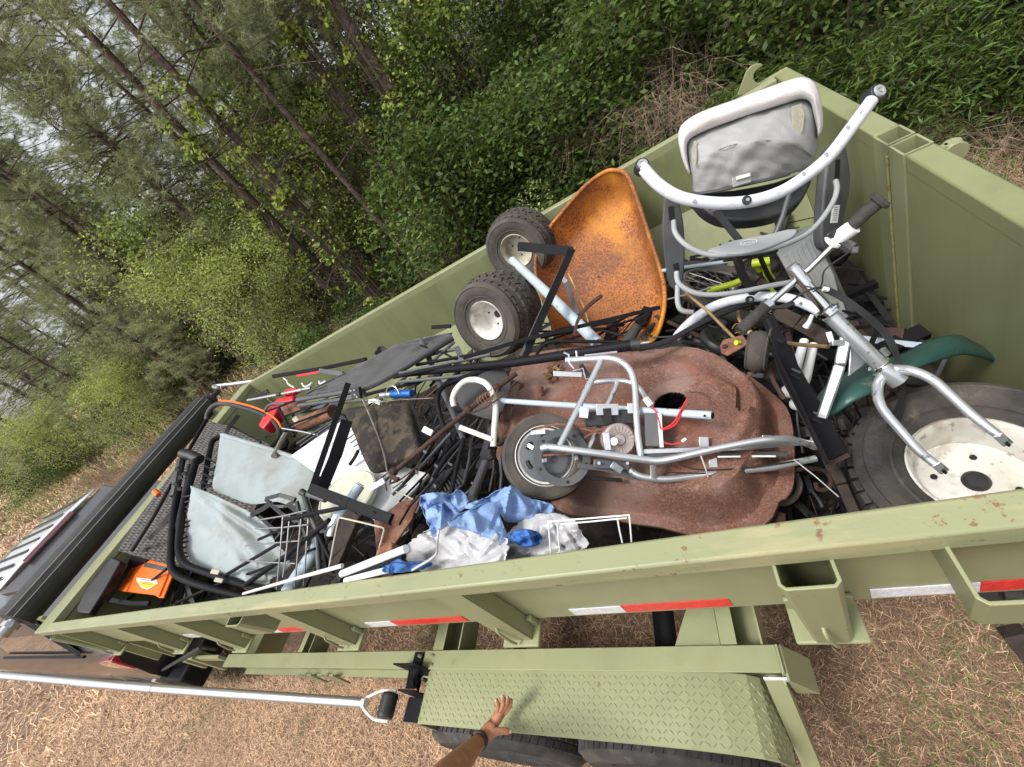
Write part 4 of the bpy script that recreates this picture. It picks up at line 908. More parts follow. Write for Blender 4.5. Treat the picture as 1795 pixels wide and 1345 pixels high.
def PDp(px, py, D): return EYE + ray(px, py)*(D/F)
mb = MB()
def padf(u, v):
    i = min(int(u*N_), N_); a, b = A_[i], B_[i]; p = a.lerp(b, v); bul = .035*sin(pi*v)**.6
    if v < .0: pass
    return PDp(p.x, p.y, p.z - bul + .004*noise.noise(V((u*18, v*5, 0))))
mb.grid(padf, N_, 10)
mb.grid(lambda u, v: PDp(A_[min(int(u*N_), N_)].x, A_[min(int(u*N_), N_)].y, A_[min(int(u*N_), N_)].z + .07*v), N_, 3)
part('hood_pad', mb, 'hood_white', bs_, solid=.004, ang=80)
def hoodf(u, v):
    i = min(int(u*N_), N_)
    if v < .5: p = B_[i].lerp(C_[i], v*2)
    else: p = C_[i].lerp(D_[i], v*2-1)
    w_ = .012*noise.noise(V((u*9+v*4, v*2.5, 3))) + .004*(1-3*abs(noise.noise(V((u*11-v*6, v*2+u*3, 7))))) + .0015*noise.noise(V((u*40, v*22, 1)))
    return PDp(p.x, p.y, p.z - .012*sin(pi*v) + w_ + .005)
mb = MB(); mb.grid(hoodf, N_, 26); part('hood', mb, 'hood_grey', bs_, solid=.002, ang=80)
mb = MB(); mb.tube(cr([v2(V((p.x, p.y, p.z-.004))) for p in B_[::2]], 3), PW(4, v2(B_[10]))/2, 6); part('piping', mb, 'dark_grey_plastic', bs_)
mb = MB(); mb.tube([PDp(p.x, p.y, p.z-.006) for p in C_[4:27]], PW(1.2, v2(C_[10]))/2, 5); part('seam', mb, 'dark_grey_plastic', bs_)
mb = MB(); mb.tube([PDp(p.x, p.y, p.z-.004) for p in D_[:28]], PW(5, v2(D_[10]))/2, 6); part('hem', mb, 'dark_grey_plastic', bs_)
mat('mesh_cloth', (.42, .40, .30), .9, 0, .1, 40, .8, 420)
SH('mesh_panel', None, None, [(1388,186),(1406,181),(1411,200),(1408,230),(1397,244),(1389,225)], pl3((1388,186,-1.315),(1406,181,-1.315),(1408,230,-1.30)), .003, 'mesh_cloth', bs_)
SH('mesh_panel', None, None, [(1216,246),(1222,248),(1222,275),(1219,293),(1213,275)], pl3((1216,246,-1.345),(1222,248,-1.34),(1222,275,-1.335)), .003, 'mesh_cloth', bs_)
lb = B('badge_base', None, None, [(1284,321,-1.318),(1316,312,-1.315)], 15, 'grey_plastic', .006, bs_, bev=.002); B('badge', None, None, [(1291,313,-1.308),(1315,306,-1.305)], 6, 'white_plastic', .004, bs_, bev=.001)
SH('seat_shell', None, None, [(1217,340),(1288,332),(1360,318),(1420,296),(1426,305),(1418,330),(1402,355),(1365,376),(1315,385),(1270,383),(1240,370),(1222,352)], pl3((1217,340,-1.46),(1420,296,-1.44),(1315,385,-1.40)), .05, 'black_plastic', bs_, bev=.015, smooth_n=3)
def arc_bar(nm, L, w, D0, cap0=None):
    a = bs_t(nm, L, w, 'tray_white', smooth=1, seg=18)
    return a
AR = [(1125,292,-1.22),(1152,322,-1.20),(1192,346,-1.18),(1250,356,-1.165),(1309,354,-1.15),(1363,339,-1.14),(1407,313,-1.13),(1452,276,-1.12),(1494,222,-1.11),(1528,176,-1.10)]
arc_bar('base_arc', AR, 21, 1.2)
for q, ax_, w in ((AR[0], cdir(-.1,-.1,-1), 25), (AR[-1], cdir(.1,-.1,-1), 30)):
    a = P3((q[0]+(0 if q is AR[0] else 6), q[1]-(0 if q is AR[0] else 10), q[2])); r_ = PW(w, a)/2
    mb = MB(); mb.tube([a-ax_*.02, a+ax_*.012], r_, 22); e = part('end_cap', mb, 'black_plastic', bs_, bev=.003)
    mb = MB(); mb.lathe([(r_*.2, .012), (r_*.35, .016), (r_*.65, .016), (r_*.72, .012)], a, ax_, 20); mb.disc(a+ax_*.012, ax_, r_*.2, .004, 12); part('foot_pad', mb, 'grey_plastic', e)
def hubs(L, mt='steel', w=5):
    for q in L:
        a = P3(q); mb = MB(); mb.disc(a, cdir(0, 0, -1), PW(w, a)/2, .003, 12); part('rivet', mb, mt, bs_)
hubs([(1140,308,-1.195),(1187,341,-1.17),(1217,353,-1.158),(1408,305,-1.115),(1448,271,-1.105),(1486,224,-1.098),(1509,199,-1.095)], 'alu', 6)
a = P3((1308,352,-1.137)); mb = MB(); mb.tube([a, a+cdir(0,0,-1)*.006], PW(16, a)/2, 18); hb = part('hub', mb, 'black_plastic', bs_, bev=.001); mb = MB(); mb.disc(a+cdir(0,0,-1)*.006, cdir(0,0,-1), PW(6, a)/2, .002, 14); part('screw', mb, 'alu', hb)
AR2 = [(1182,600,-1.75),(1194,582,-1.70),(1221,557,-1.62),(1255,536,-1.55),(1298,524,-1.50),(1340,520,-1.46),(1379,523,-1.42),(1410,533,-1.38),(1445,552,-1.34),(1480,580,-1.3)]
arc_bar('base_arc', AR2, 17, 1.5)
a = P3((1313,526,-1.465)); mb = MB(); mb.tube([a, a+cdir(0,0,-1)*.008], PW(14, a)/2, 18); hb = part('hub', mb, 'black_plastic', bs_, bev=.001); mb = MB(); mb.disc(a+cdir(0,0,-1)*.008, cdir(0,0,-1), PW(6, a)/2, .002, 14); part('screw', mb, 'alu', hb)
hubs([(1233,552,-1.56),(1403,532,-1.37)], 'alu', 5)
# dark side spines
for L, a_, b_, c_, sl in (([(1166,346),(1180,347),(1190,358),(1197,385),(1200,420),(1200,458),(1197,490),(1190,505),(1178,506),(1170,490),(1165,455),(1162,420),(1162,385)], (1166,346,-1.36), (1190,505,-1.52), (1200,420,-1.42), [((1176,362),(1178,386)),((1184,462),(1186,474))]),
                          ([(1456,262),(1470,250),(1481,254),(1488,280),(1491,310),(1488,345),(1483,370),(1476,405),(1466,440),(1452,440),(1442,428),(1441,395),(1445,340),(1450,290)], (1470,250,-1.36), (1466,440,-1.46), (1441,395,-1.42), [((1468,280),(1466,318))])):
    q = pl3(a_, b_, c_); sp_ = SH('side_spine', None, None, L, q, .035, 'dark_grey_plastic', bs_, bev=.006, smooth_n=3)
    for s0, s1 in sl:
        m0, m1 = q.at(*s0, off=.001), q.at(*s1, off=.001); mb = MB(); mb.bar(m0, m1, PW(9, m0), .003, q.n); part('slot', mb, 'black', sp_)
    if sl[0][0][0] > 1400:
        m0, m1 = q.at(1465, 360, off=.0015), q.at(1461, 391, off=.0015); mb = MB(); mb.bar(m0, m1, PW(16, m0), .001, q.n); lbl = part('warning_label', mb, 'white_plastic', sp_)
        mb = MB()
        for k in range(7):
            c0_ = m0.lerp(m1, .12+k*.12); s_ = (m1-m0).cross(q.n).normalized(); mb.bar(c0_-s_*PW(5, m0)+q.n*.001, c0_+s_*PW(5-(k % 3), m0)+q.n*.001, .0016, .0006, q.n)
        part('print', mb, 'black', lbl)
LT = 'grey_plastic'
bs_t('link_tube', [(1181,388,-1.38),(1184,409,-1.36),(1203,430,-1.34),(1235,445,-1.33),(1272,447,-1.32),(1348,437,-1.32),(1405,416,-1.32),(1437,389,-1.32),(1460,355,-1.33),(1467,332,-1.34),(1465,318,-1.36)], 9, LT, smooth=1, seg=12)
bs_t('link_tube', [(1186,477,-1.46),(1190,497,-1.45),(1216,513,-1.44),(1250,517,-1.43),(1296,512,-1.42),(1351,501,-1.42),(1400,492,-1.42)], 9, LT, smooth=1, seg=12)
bs_t('link_tube', [(1188,500,-1.50),(1188,530,-1.50),(1195,544,-1.5),(1214,548,-1.5)], 9, LT, smooth=1, seg=12)
bs_t('cross_tube', [(1160,475,-1.60),(1220,466,-1.56),(1280,458,-1.52)], 6.5, 'blue_grey_tube', seg=10)
bs_t('leg_tube', [(1252,366,-1.30),(1272,392,-1.34),(1298,424,-1.38)], 12, 'dark_grey_plastic', seg=8); bs_t('leg_tube', [(1385,335,-1.32),(1372,380,-1.35),(1358,414,-1.36)], 9, 'dark_grey_plastic', seg=8)
q = pl3((1241,436,-1.33), (1398,404,-1.33), (1320,448,-1.29))
tp = SH('foot_tray', None, None, [(1241,438),(1262,430),(1288,421),(1348,410),(1380,402),(1397,403),(1388,416),(1348,433),(1318,441),(1288,445),(1258,442)], q, .012, 'grey_plastic', bs_, bev=.003, smooth_n=3)
def ring_logo(cx_, cy_, rx_, ry_, rot, q, off, par):
    pts = []
    for i in range(28):
        an = 2*pi*i/28; x, y = rx_*cos(an), ry_*sin(an); pts.append(q.at(cx_ + x*cos(rot)-y*sin(rot), cy_ + x*sin(rot)+y*cos(rot), off))
    mb = MB(); mb.tube(pts, .0011, 5, closed=True); part('emblem_ring', mb, 'white_plastic', par)
def text3(txt, q, p0, p1, hpx, mt, par, off=.001, name='lettering', vflip=1):
    """lettering laid on plane q from pixel p0 to p1 (baseline), cap height hpx"""
    cu = bpy.data.curves.new(name, 'FONT'); cu.body = txt; cu.size = 1; cu.extrude = .01; cu.resolution_u = 2
    o = bpy.data.objects.new(name, cu); COL.objects.link(o); dg_ = bpy.context.evaluated_depsgraph_get(); me = bpy.data.meshes.new_from_object(o.evaluated_get(dg_)); bpy.data.objects.remove(o)
    a, b = q.at(*p0, off=off), q.at(*p1, off=off); xs_ = [v.co.x for v in me.vertices]; ys_ = [v.co.y for v in me.vertices]; W_ = max(xs_)-min(xs_); H_ = max(ys_)-min(ys_)
    x_ = (b-a)/W_; up = q.n.cross((b-a).normalized()).normalized()*vflip; y_ = up*(PW(hpx, a)/H_)
    mb = MB(); mb.add([a + x_*(v.co.x-min(xs_)) + y_*v.co.y + q.n*(v.co.z*.05) for v in me.vertices], [tuple(p.vertices) for p in me.polygons])
    return part(name, mb, mt, par, smooth=False)
ring_logo(1312, 426, 14.5, 4.6, -.15, q, .002, tp)
text3('GRACO', q, (1300, 429.5), (1324, 426.0), 4.2, 'white_plastic', tp, .0015)
bs_t('strut', [(1290,446,-1.37),(1300,480,-1.42),(1330,530,-1.5)], 16, 'black_plastic', seg=6); bs_t('strut', [(1330,445,-1.40),(1345,480,-1.48),(1362,506,-1.55)], 9, 'black_plastic', seg=6)
bs_t('cross_joint', [(1268,452,-1.42),(1310,446,-1.40),(1360,436,-1.40)], 16, 'black_plastic', seg=8)

# ================================================================ lime bicycle
bk_ = thing('bicycle', 'small black-tyred bicycle with lime yellow tubes, buried under the baby swing', 'bicycle')
wc = P3((1285, 512, -1.9)); wax = cdir(.15, -.75, -.6); mb = MB(); t, a, b_ = frame(wax); mb.tube([wc+(a*cos(x*pi/20)+b_*sin(x*pi/20))*.26 for x in range(40)], .03, 12, closed=True); wt = part('tyre', mb, 'rubber', bk_)
mb = MB(); mb.tube([wc+(a*cos(x*pi/20)+b_*sin(x*pi/20))*.225 for x in range(40)], .009, 6, closed=True); part('rim', mb, 'steel', wt)
mb = MB()
for i in range(24):
    an = 2*pi*i/24; mb.tube([wc+wax*.02*(1 if i % 2 else -1), wc+(a*cos(an)+b_*sin(an))*.225], .0013, 4)
mb.tube([wc-wax*.04, wc+wax*.04], .018, 10); part('spokes', mb, 'steel', wt)
T('frame_tube', None, None, [(1302,476,-1.62),(1303,487,-1.62),(1292,495,-1.64),(1270,502,-1.66),(1240,510,-1.70)], 11, 'lime', bk_, smooth=1, seg=12)
T('fork_crown', None, None, [(1320,462,-1.58),(1334,460,-1.56),(1348,458,-1.55)], 15, 'lime', bk_, seg=12); T('fork_leg', None, None, [(1341,462,-1.56),(1345,480,-1.58),(1352,490,-1.6)], 13, 'lime', bk_, seg=12); T('fork_leg', None, None, [(1324,463,-1.58),(1332,474,-1.60)], 10, 'lime', bk_, seg=12)
for q0, q1 in (((1352,504,-1.7),(1358,512,-1.7)), ((1312,545,-1.75),(1316,556,-1.75)), ((1321,566,-1.7),(1326,574,-1.7)), ((1376,590,-1.7),(1384,604,-1.7))): T('frame_tube', None, None, [q0, q1], 9, 'lime', bk_, seg=8)

# ================================================================ grey ribbed plastic panel
mat('panel_grey', (.42, .43, .44), .5, 0, .05, 8, .05, 90, dirt=(.3, .29, .27), da=.42, ds=8, dd=.3)
q = pl3((1359,437,-1.55), (1420,398,-1.50), (1490,576,-1.62))
gp = thing('ribbed_panel', 'light grey ribbed plastic panel standing between the baby swing and the rear door', 'plastic panel')
SH('panel', None, None, [(1359,437),(1388,416),(1418,398),(1424,402),(1440,432),(1463,482),(1470,510),(1498,560),(1508,578),(1480,580),(1440,552),(1395,503)], q, .02, 'panel_grey', gp, bev=.004)
for k, (x0, y0, x1, y1) in enumerate([(1378,448,1418,530),(1386,443,1430,532),(1394,438,1444,540),(1402,432,1456,545),(1410,426,1466,548),(1416,418,1474,550)]):
    mb = MB(); mb.tube([q.at(x0, y0, .0), q.at((x0+x1)/2, (y0+y1)/2, .0), q.at(x1, y1, .0)], PW(2.4, q.at(x0, y0)), 8); part('rib', mb, 'panel_grey', gp)
SH('edge_strip', None, None, [(1424,404),(1444,428),(1478,505),(1505,560),(1512,590),(1506,592),(1490,556),(1464,490)], pl3((1424,404,-1.52),(1478,505,-1.56),(1512,590,-1.6)), .03, 'dark_grey_plastic', gp, bev=.003)
for x, y in ((1491,556),(1487,560)): pass

# ================================================================ green plastic fender shell
def strip(name, label, cat, top, bot, bulge, mt, n=40, m=10, parent=None, solid=.003, wrinkle=0):
    a, b = respl(top, n), respl(bot, n); mb = MB()
    def f_(u, v):
        i = min(n, int(round(u*n))); p = a[i].lerp(b[i], v)
        return PDp(p.x, p.y, p.z - bulge*sin(pi*v) + (wrinkle*noise.noise(V((u*9, v*6, 2))) if wrinkle else 0))
    mb.grid(f_, n, m); o = mb.build(name, mt, parent, solid=solid, ang=70)
    if parent is None: tag(o, label, cat)
    return o
mat('teal_plastic', (.022, .075, .065), .42, 0, .15, 5, .1, 120, dirt=(.24, .24, .18), da=.40, ds=14, dd=.2)
strip('plastic_fender', 'dark teal-green curved plastic mower fender scuffed with pale scrapes, behind the largest wheel', 'fender',
      [(1430,700,1.15),(1450,676,1.13),(1480,655,1.12),(1522,637,1.12),(1577,622,1.10),(1615,603,1.10),(1650,591,1.11),(1680,588,1.12),(1712,603,1.13),(1735,614,1.14),(1753,624,1.15)],
      [(1436,742,1.06),(1462,728,1.04),(1494,706,1.01),(1538,684,1.0),(1580,658,1.0),(1622,640,1.0),(1655,630,1.02),(1685,622,1.05),(1710,625,1.07),(1735,632,1.10),(1753,642,1.13)], .03, 'teal_plastic')
strip('fender_lip', None, None, [(1650,593,1.12),(1690,596,1.13),(1720,610,1.14),(1752,626,1.15)], [(1652,628,1.05),(1690,632,1.07),(1725,645,1.1),(1750,650,1.12)], .0, 'teal_plastic', parent=None, solid=.002) if False else None
T('door_sill_tube', 'grey square tube along the foot of the rear door behind the green fender', 'tube', [(1500,592,1.12),(1560,600,1.12),(1620,606,1.12)], 14, 'blue_grey_tube', seg=4)

# ================================================================ rods, brackets and small things round the scooter front
pb = thing('slotted_bracket', 'long black pressed steel bracket with slots, resting on the scooter frame', 'bracket')
q = pl3((1358,612,-1.12), (1388,606,-1.12), (1486,798,-.98))
SH('bracket', None, None, [(1352,614),(1388,605),(1400,640),(1488,792),(1447,812),(1372,668)], q, .004, 'black_metal', pb)
SH('flange', None, None, [(1352,614),(1356,612),(1452,812),(1447,815)], pl3((1352,614,-1.12),(1447,815,-.98),(1447,820,-1.02)), .003, 'black_metal', pb)
SH('upper_strap', None, None, [(1334,557),(1356,549),(1372,585),(1386,606),(1360,614),(1346,585)], pl3((1334,557,-1.2),(1356,549,-1.2),(1386,606,-1.13)), .004, 'black_metal', pb)
for x, y in ((1390,660),(1396,664),(1428,738),(1434,742),(1366,600)):
    m0 = q.at(x-4, y-3, .001); m1 = q.at(x+6, y+1, .001); mb = MB(); mb.bar(m0, m1, PW(6, m0), .003, q.n); part('slot', mb, 'black', pb)
for x, y in ((1394,651),(1432,727)):
    m0 = q.at(x-8, y-3, .003); m1 = q.at(x+8, y+4, .003); mb = MB(); mb.bar(m0, m1, PW(4, m0), .004, q.n); part('tab', mb, 'grey_metal', pb)
B('bracket_end', None, None, [(1449,817,-.985),(1488,797,-.975)], 8, 'rust_dark', .01, pb)
cw = thing('caster_wheel', 'worn grey rubber caster wheel standing on edge above the mower deck bracket', 'wheel')
c = P3((1328, 616, -1.22)); ax = cdir(.82, .12, -.55)
mb = MB(); tyre(mb, c, ax, .060, .03, .052, 0, 36, crown=.012); part('tyre', mb, 'rubber_dusty', cw)
mb = MB(); mb.lathe([(.031, .022), (.028, .016), (.01, .014), (.008, .026), (.001, .026)], c, ax, 20); part('hub', mb, 'rust', cw)
T('fork', None, None, [(1340,640,-1.24),(1322,650,-1.26),(1308,664,-1.28)], 5, 'rust', cw, seg=6); T('bracket', None, None, [(1345,640,-1.24),(1358,672,-1.22),(1375,700,-1.2)], 8, 'rust_dark', cw, seg=6)
def wheel_s(name, label, c, ax, R, r, w, mt='rubber', hubm='grey_plastic'):
    t = thing(name, label, 'wheel'); mb = MB(); tyre(mb, c, ax, R, r, w, 0, 40, crown=.01); part('tyre', mb, mt, t)
    mb = MB(); mb.lathe([(r*1.0, w*.35), (r*.8, w*.2), (r*.25, w*.2), (r*.25, w*.4), (.001, w*.4)], c, ax, 24); mb.mi = 0
    tt, a, b_ = frame(V(ax))
    for k in range(5):
        e = a*cos(k*2*pi/5)+b_*sin(k*2*pi/5); mb.bar(V(c)+e*r*.2+V(ax)*w*.25, V(c)+e*r*.9+V(ax)*w*.3, r*.18, .004, ax)
    part('hub', mb, hubm, t); return t
wheel_s('small_wheel', 'small smooth black wheel with grey spoked hub, half hidden behind the mower deck top', P3((1180,632,-1.62)), cdir(.1,-.35,-.9), .092, .042, .03)
wheel_s('small_wheel', 'plain black plastic wheel in shadow under the lower white swing arc', P3((1262,600,-1.62)), cdir(.2,-.7,-.6), .08, .03, .035, 'black_plastic', 'black_plastic')
T('hose', 'black hose curling in the shadow right of the small spoked wheel', 'hose', [(1195,600,-1.6),(1225,604,-1.6),(1258,618,-1.58),(1275,640,-1.56),(1268,662,-1.5)], 7, 'black_plastic', smooth=1, seg=8)
for i, (L, w, lab) in enumerate([([(1410,597,-1.35),(1396,645,-1.32),(1383,686,-1.28)], 14, 'upper of two white plastic tube legs with rounded caps, behind the slotted bracket'), ([(1426,604,-1.38),(1414,660,-1.34),(1398,708,-1.30)], 14, 'lower of two white plastic tube legs with rounded caps, behind the slotted bracket')]):
    t = thing('plastic_tube', lab, 'tube'); T('tube', None, None, L, w, 'white_plastic', t, w2=17, seg=14); a = P3(L[-1]); mb = MB(); mb.ball(a, PW(13, a), 14, (1, 1, .85)); part('cap', mb, 'white_plastic', t)
T('plastic_tube', 'thin white tube stub poking out beside the scooter stem bracket', 'tube', [(1424,552,-1.3),(1418,566,-1.31),(1412,574,-1.32)], 6, 'white_plastic', w2=11)
T('brass_rod', 'thin brass rod slanting down to the lower handlebar grip', 'rod', [(1202,513,-1.5),(1240,545,-1.42),(1284,590,-1.30),(1299,603,-1.26)], 5.5, 'brass', seg=8)
T('brass_rod', 'dark brass rod bent in a shallow curve from the grip to the fork mount', 'rod', [(1291,430+150,-1.28),(1318,585,-1.26),(1350,590,-1.2),(1372,600,-1.16),(1410,605,-1.08),(1452,608,-1.02)], 7, 'brass', smooth=1, seg=8)
T('yellow_plug', 'round yellow plug beside the lower handlebar grip', 'plug', [(1296,601,-1.24),(1290,601,-1.235)], 9, 'lime', seg=12)
T('key_ring', 'thin brass wire ring at the end of the lower grip', 'ring', [(1283,577,-1.0),(1290,568,-1.0),(1302,570,-1.0),(1300,580,-1.0),(1288,584,-1.0)], 1.6, 'brass', smooth=1, seg=5)
B('timber_batten', 'dark weathered timber batten under the scooter stem', 'timber', [(1360,546,-1.45),(1400,566,-1.40),(1456,598,-1.35)], 24, 'wood', .03, bev=.003)
B('timber_batten', 'dark timber batten on end between the mower deck and largest wheel', 'timber', [(1458,812,-1.06),(1476,850,-1.03),(1500,905,-1.0)], 17, 'wood', .03, bev=.003)
T('rusty_hook', 'rusty brown rod curled into a hook right of the mower deck', 'hook', [(1372,838,-1.2),(1392,826,-1.18),(1420,822,-1.17),(1445,826,-1.16),(1457,842,-1.15),(1450,857,-1.15),(1434,858,-1.15),(1430,846,-1.15)], 8, 'rust_dark', smooth=1, seg=8)
T('rusty_hook', 'thicker brown hose looping down beside the mower deck edge', 'hose', [(1396,832,-1.22),(1402,852,-1.2),(1393,872,-1.2),(1374,883,-1.21),(1355,876,-1.22),(1350,864,-1.23)], 10, 'wood_grey', smooth=1, seg=8)
T('wire_rope', 'thin steel cable lying on the scrap below the swing spine', 'cable', [(1170,525,-1.72),(1210,515,-1.7),(1245,505,-1.68)], 3, 'steel', seg=6)
T('beige_hose', 'beige rubber hose dropping under the lower white arc', 'hose', [(1294,545,-1.55),(1296,560,-1.52),(1306,575,-1.5),(1318,582,-1.48)], 6, 'brass', smooth=1, seg=8)

# ================================================================ middle: chair frames, black sling, cushion
ch = thing('chair_frame', 'white-tubed chair frame with dark seat wedged left of the mower deck', 'chair')
T('frame_loop', None, None, [(796,712,-1.66),(794,698,-1.66),(801,682,-1.65),(815,669,-1.65),(834,666,-1.63),(852,673,-1.61),(864,691,-1.59),(869,716,-1.57),(867,748,-1.54),(865,783,-1.52)], 11, 'white_enamel', ch, smooth=1, seg=12)
T('cross_rail', None, None, [(806,749,-1.56),(864,771,-1.52)], 10, 'white_enamel', ch, seg=6); SH('seat', None, None, [(800,680),(818,668),(852,650),(882,644),(896,668),(892,712),(862,738),(812,722),(800,704)], pl3((800,690,-1.74),(882,644,-1.74),(860,738,-1.66)), .012, 'black_plastic', ch, bev=.003)
cf = thing('tubular_frame', 'black bent-tube furniture frame behind the white chair loop', 'metal frame')
T('loop', None, None, [(792,780,-1.62),(778,748,-1.66),(768,715,-1.70),(768,692,-1.73),(778,677,-1.75),(800,667,-1.76),(830,656,-1.76),(862,647,-1.76)], 9, 'black_metal', cf, smooth=1, seg=12)
T('post', None, None, [(738,595,-2.2),(757,640,-2.05),(775,683,-1.86),(793,722,-1.70),(812,770,-1.56)], 10, 'grey_metal', cf, seg=12)
T('stay', None, None, [(812,770,-1.56),(782,800,-1.54),(760,838,-1.5)], 8, 'black_metal', cf, seg=8); T('stay', None, None, [(812,770,-1.56),(800,820,-1.5),(790,870,-1.44)], 8, 'black_metal', cf, seg=8)
sl = thing('folded_lounger', 'folded black fabric lounger with dark steel side tubes, leaning on the far wall', 'lounger')
TOP = [(536,690,2.45),(565,673,2.40),(595,658,2.35),(640,634,2.30),(676,614,2.28),(705,601,2.24),(733,594,2.20),(765,588,2.18),(793,583,2.15)]
BOT = [(540,692,2.40),(575,688,2.3),(600,684,2.22),(628,682,2.12),(660,670,2.08),(690,654,2.05),(722,635,2.03),(755,614,2.05),(790,594,2.08)]
mat('black_fabric', (.035, .035, .037), .55, 0, .15, 12, .3, 320, dirt=(.09, .09, .09), da=.42, ds=7, dd=.4, sheen=.3)
strip('sling', None, None, TOP, BOT, -.03, 'black_fabric', n=44, m=10, parent=sl, wrinkle=.03)
T('side_tube', None, None, [(632,683,-2.10),(660,671,-2.06),(690,655,-2.03),(722,636,-2.02),(755,615,-2.03),(793,592,-2.06)], 13, 'black_fabric', sl, smooth=1, seg=10)
T('side_tube', None, None, [(522,701,-2.45),(600,688,-2.2),(622,685,-2.12)], 9, 'grey_metal', sl, seg=12); T('side_tube', None, None, [(525,711,-2.42),(615,698,-2.15),(640,690,-2.08)], 8, 'grey_metal', sl, seg=12)
B('hinge', None, None, [(618,690,-2.07),(632,688,-2.04)], 20, 'black_plastic', .02, sl, bev=.003)
for q_ in ((615,685),(621,684),(622,692),(626,696)): mb = MB(); a = P3((*q_, -2.03)); mb.ball(a, PW(2, a), 8); part('rivet', mb, 'alu', sl)
T('side_tube', None, None, [(738,606,-2.1),(780,620,-2.0),(806,634,-1.92)], 4, 'black_metal', sl, seg=8); T('side_tube', None, None, [(700,640,-2.15),(760,620,-2.1),(800,612,-2.0)], 7, 'grey_metal', sl, seg=10)
B('hinge_plate', None, None, [(800,608,-1.95),(806,622,-1.92),(812,632,-1.9)], 10, 'grey_metal', .006, sl)
for k, (a_, b_) in enumerate([((690,662,-1.98),(790,640,-1.85)), ((700,670,-1.96),(850,655,-1.80)), ((640,692,-2.05),(740,668,-1.95)), ((700,655,-2.0),(860,622,-1.82)), ((730,640,-2.05),(850,618,-1.85)), ((760,632,-2.0),(796,600,-2.05))]):
    T('spreader_tube', None, None, [a_, b_], 6, ['black_metal', 'grey_metal'][k % 2], sl, seg=8)
lg = thing('ledge_bar', 'black and maroon bar lying against the far wall above the red machine', 'bar')
B('bar', None, None, [(479,660,-3.0),(560,647,-2.8),(642,630,-2.62)], 7, 'black_metal', .02, lg, bev=.003); B('red_face', None, None, [(520,659,-2.88),(560,652,-2.78)], 4, 'red_plastic', .008, lg); B('strut', None, None, [(561,650,-2.75),(602,656,-2.60)], 8, 'grey_metal', .02, lg)
B('wedge', 'small black wedge shape on the far wall above the lounger', 'bracket', [(660,622,-2.45),(668,610,-2.5),(680,618,-2.42)], 9, 'black_plastic', .01)
cp = thing('antenna_pole', 'thin silver telescopic pole pointing left over the red machine', 'pole')
T('pole', None, None, [(435,702,-3.05),(492,691,-2.85),(545,680,-2.66)], 5, 'silver_paint', cp, seg=10); T('collar', None, None, [(486,692,-2.85),(492,691,-2.84)], 7, 'black_plastic', cp); T('collar', None, None, [(523,685,-2.73),(530,683,-2.71)], 7, 'alu', cp); B('fin', None, None, [(442,700,-3.06),(462,690,-3.02),(470,686,-3.0)], 8, 'black_plastic', .01, cp)
T('white_hook', 'white bent wire hook against the far wall', 'hook', [(497,663,-2.95),(503,668,-2.93),(505,673,-2.92),(516,680,-2.88)], 2.6, 'white_plastic', smooth=1, seg=6)
T('white_hook', 'white hook clip beside the silver pole', 'hook', [(529,672,-2.85),(534,678,-2.83),(541,676,-2.82),(547,671,-2.8)], 3, 'white_plastic', smooth=1, seg=6)
T('white_hook', 'white hook near the lounger tip', 'hook', [(560,668,-2.78),(561,673,-2.76),(571,668,-2.74)], 3, 'white_plastic', smooth=1, seg=6)
rm = thing('red_machine', 'bright red plastic garden machine half buried near the far front corner', 'garden tool')
SH('housing', None, None, [(474,708),(482,702),(488,697),(514,692),(512,702),(492,706),(484,718),(478,730),(468,742),(460,752),(452,746),(458,735),(462,725)], pl3((474,708,-2.9),(514,692,-2.8),(460,752,-2.75)), .08, 'red_plastic', rm, bev=.01)
SH('guard', None, None, [(496,686),(504,681),(519,679),(524,683),(512,690),(498,692)], pl3((496,686,-2.88),(519,679,-2.85),(512,690,-2.82)), .03, 'red_plastic', rm, bev=.006)
T('handle', None, None, [(464,722,-2.84),(470,712,-2.85),(480,708,-2.84),(500,708,-2.8)], 5, 'grey_metal', rm, smooth=1, seg=8)
gr = thing('wire_grate', 'black wire grate resting on brown cans near the far wall', 'grate')
for L in ([(466,722,-2.72),(522,701,-2.60)], [(498,730,-2.62),(546,713,-2.5)], [(506,746,-2.55),(590,715,-2.38)], [(528,756,-2.5),(584,735,-2.36)]): T('bar', None, None, L, 3.6, 'black_metal', gr, seg=8)
T('side_bar', None, None, [(488,714,-2.68),(500,736,-2.6),(516,765,-2.5)], 5, 'black_metal', gr, seg=8)
T('thin_rod', 'pale grey thin rod lying right of the orange-striped loop', 'rod', [(494,751,-2.5),(530,757,-2.42),(558,763,-2.36)], 3.2, 'steel', seg=8)
T('rust_cylinder', 'rusty brown cylinder under the black wire grate', 'cylinder', [(528,745,-2.62),(552,735,-2.55),(585,722,-2.45)], 26, 'rust', seg=20)
B('rust_box', 'flat rusty brown plate left of the brown cylinder', 'metal plate', [(497,722,-2.78),(528,708,-2.68)], 20, 'rust', .05, bev=.004)
T('rust_rod', 'rough brown wooden stick beside the wicker panel edge', 'stick', [(500,762,-2.45),(490,780,-2.35),(480,800,-2.25)], 10, 'wood_grey', seg=8)
B('white_block', 'dirty white round lump beside the brown cylinder', 'scrap', [(517,733,-2.6),(524,742,-2.58)], 10, 'cream_enamel', .03, bev=.008)
bc = thing('spray_can', 'blue aerosol can lying on the camouflage cushion edge', 'can')
T('can', None, None, [(687,691,-1.95),(722,690,-1.9)], 14, mat('blue_can', (.02, .12, .42), .3, .3, .1, 20, dirt=(.3, .3, .3), da=.4, ds=20, dd=.1), bc, seg=18); T('nozzle', None, None, [(668,693,-1.98),(687,691,-1.95)], 10, 'steel', bc, seg=14)
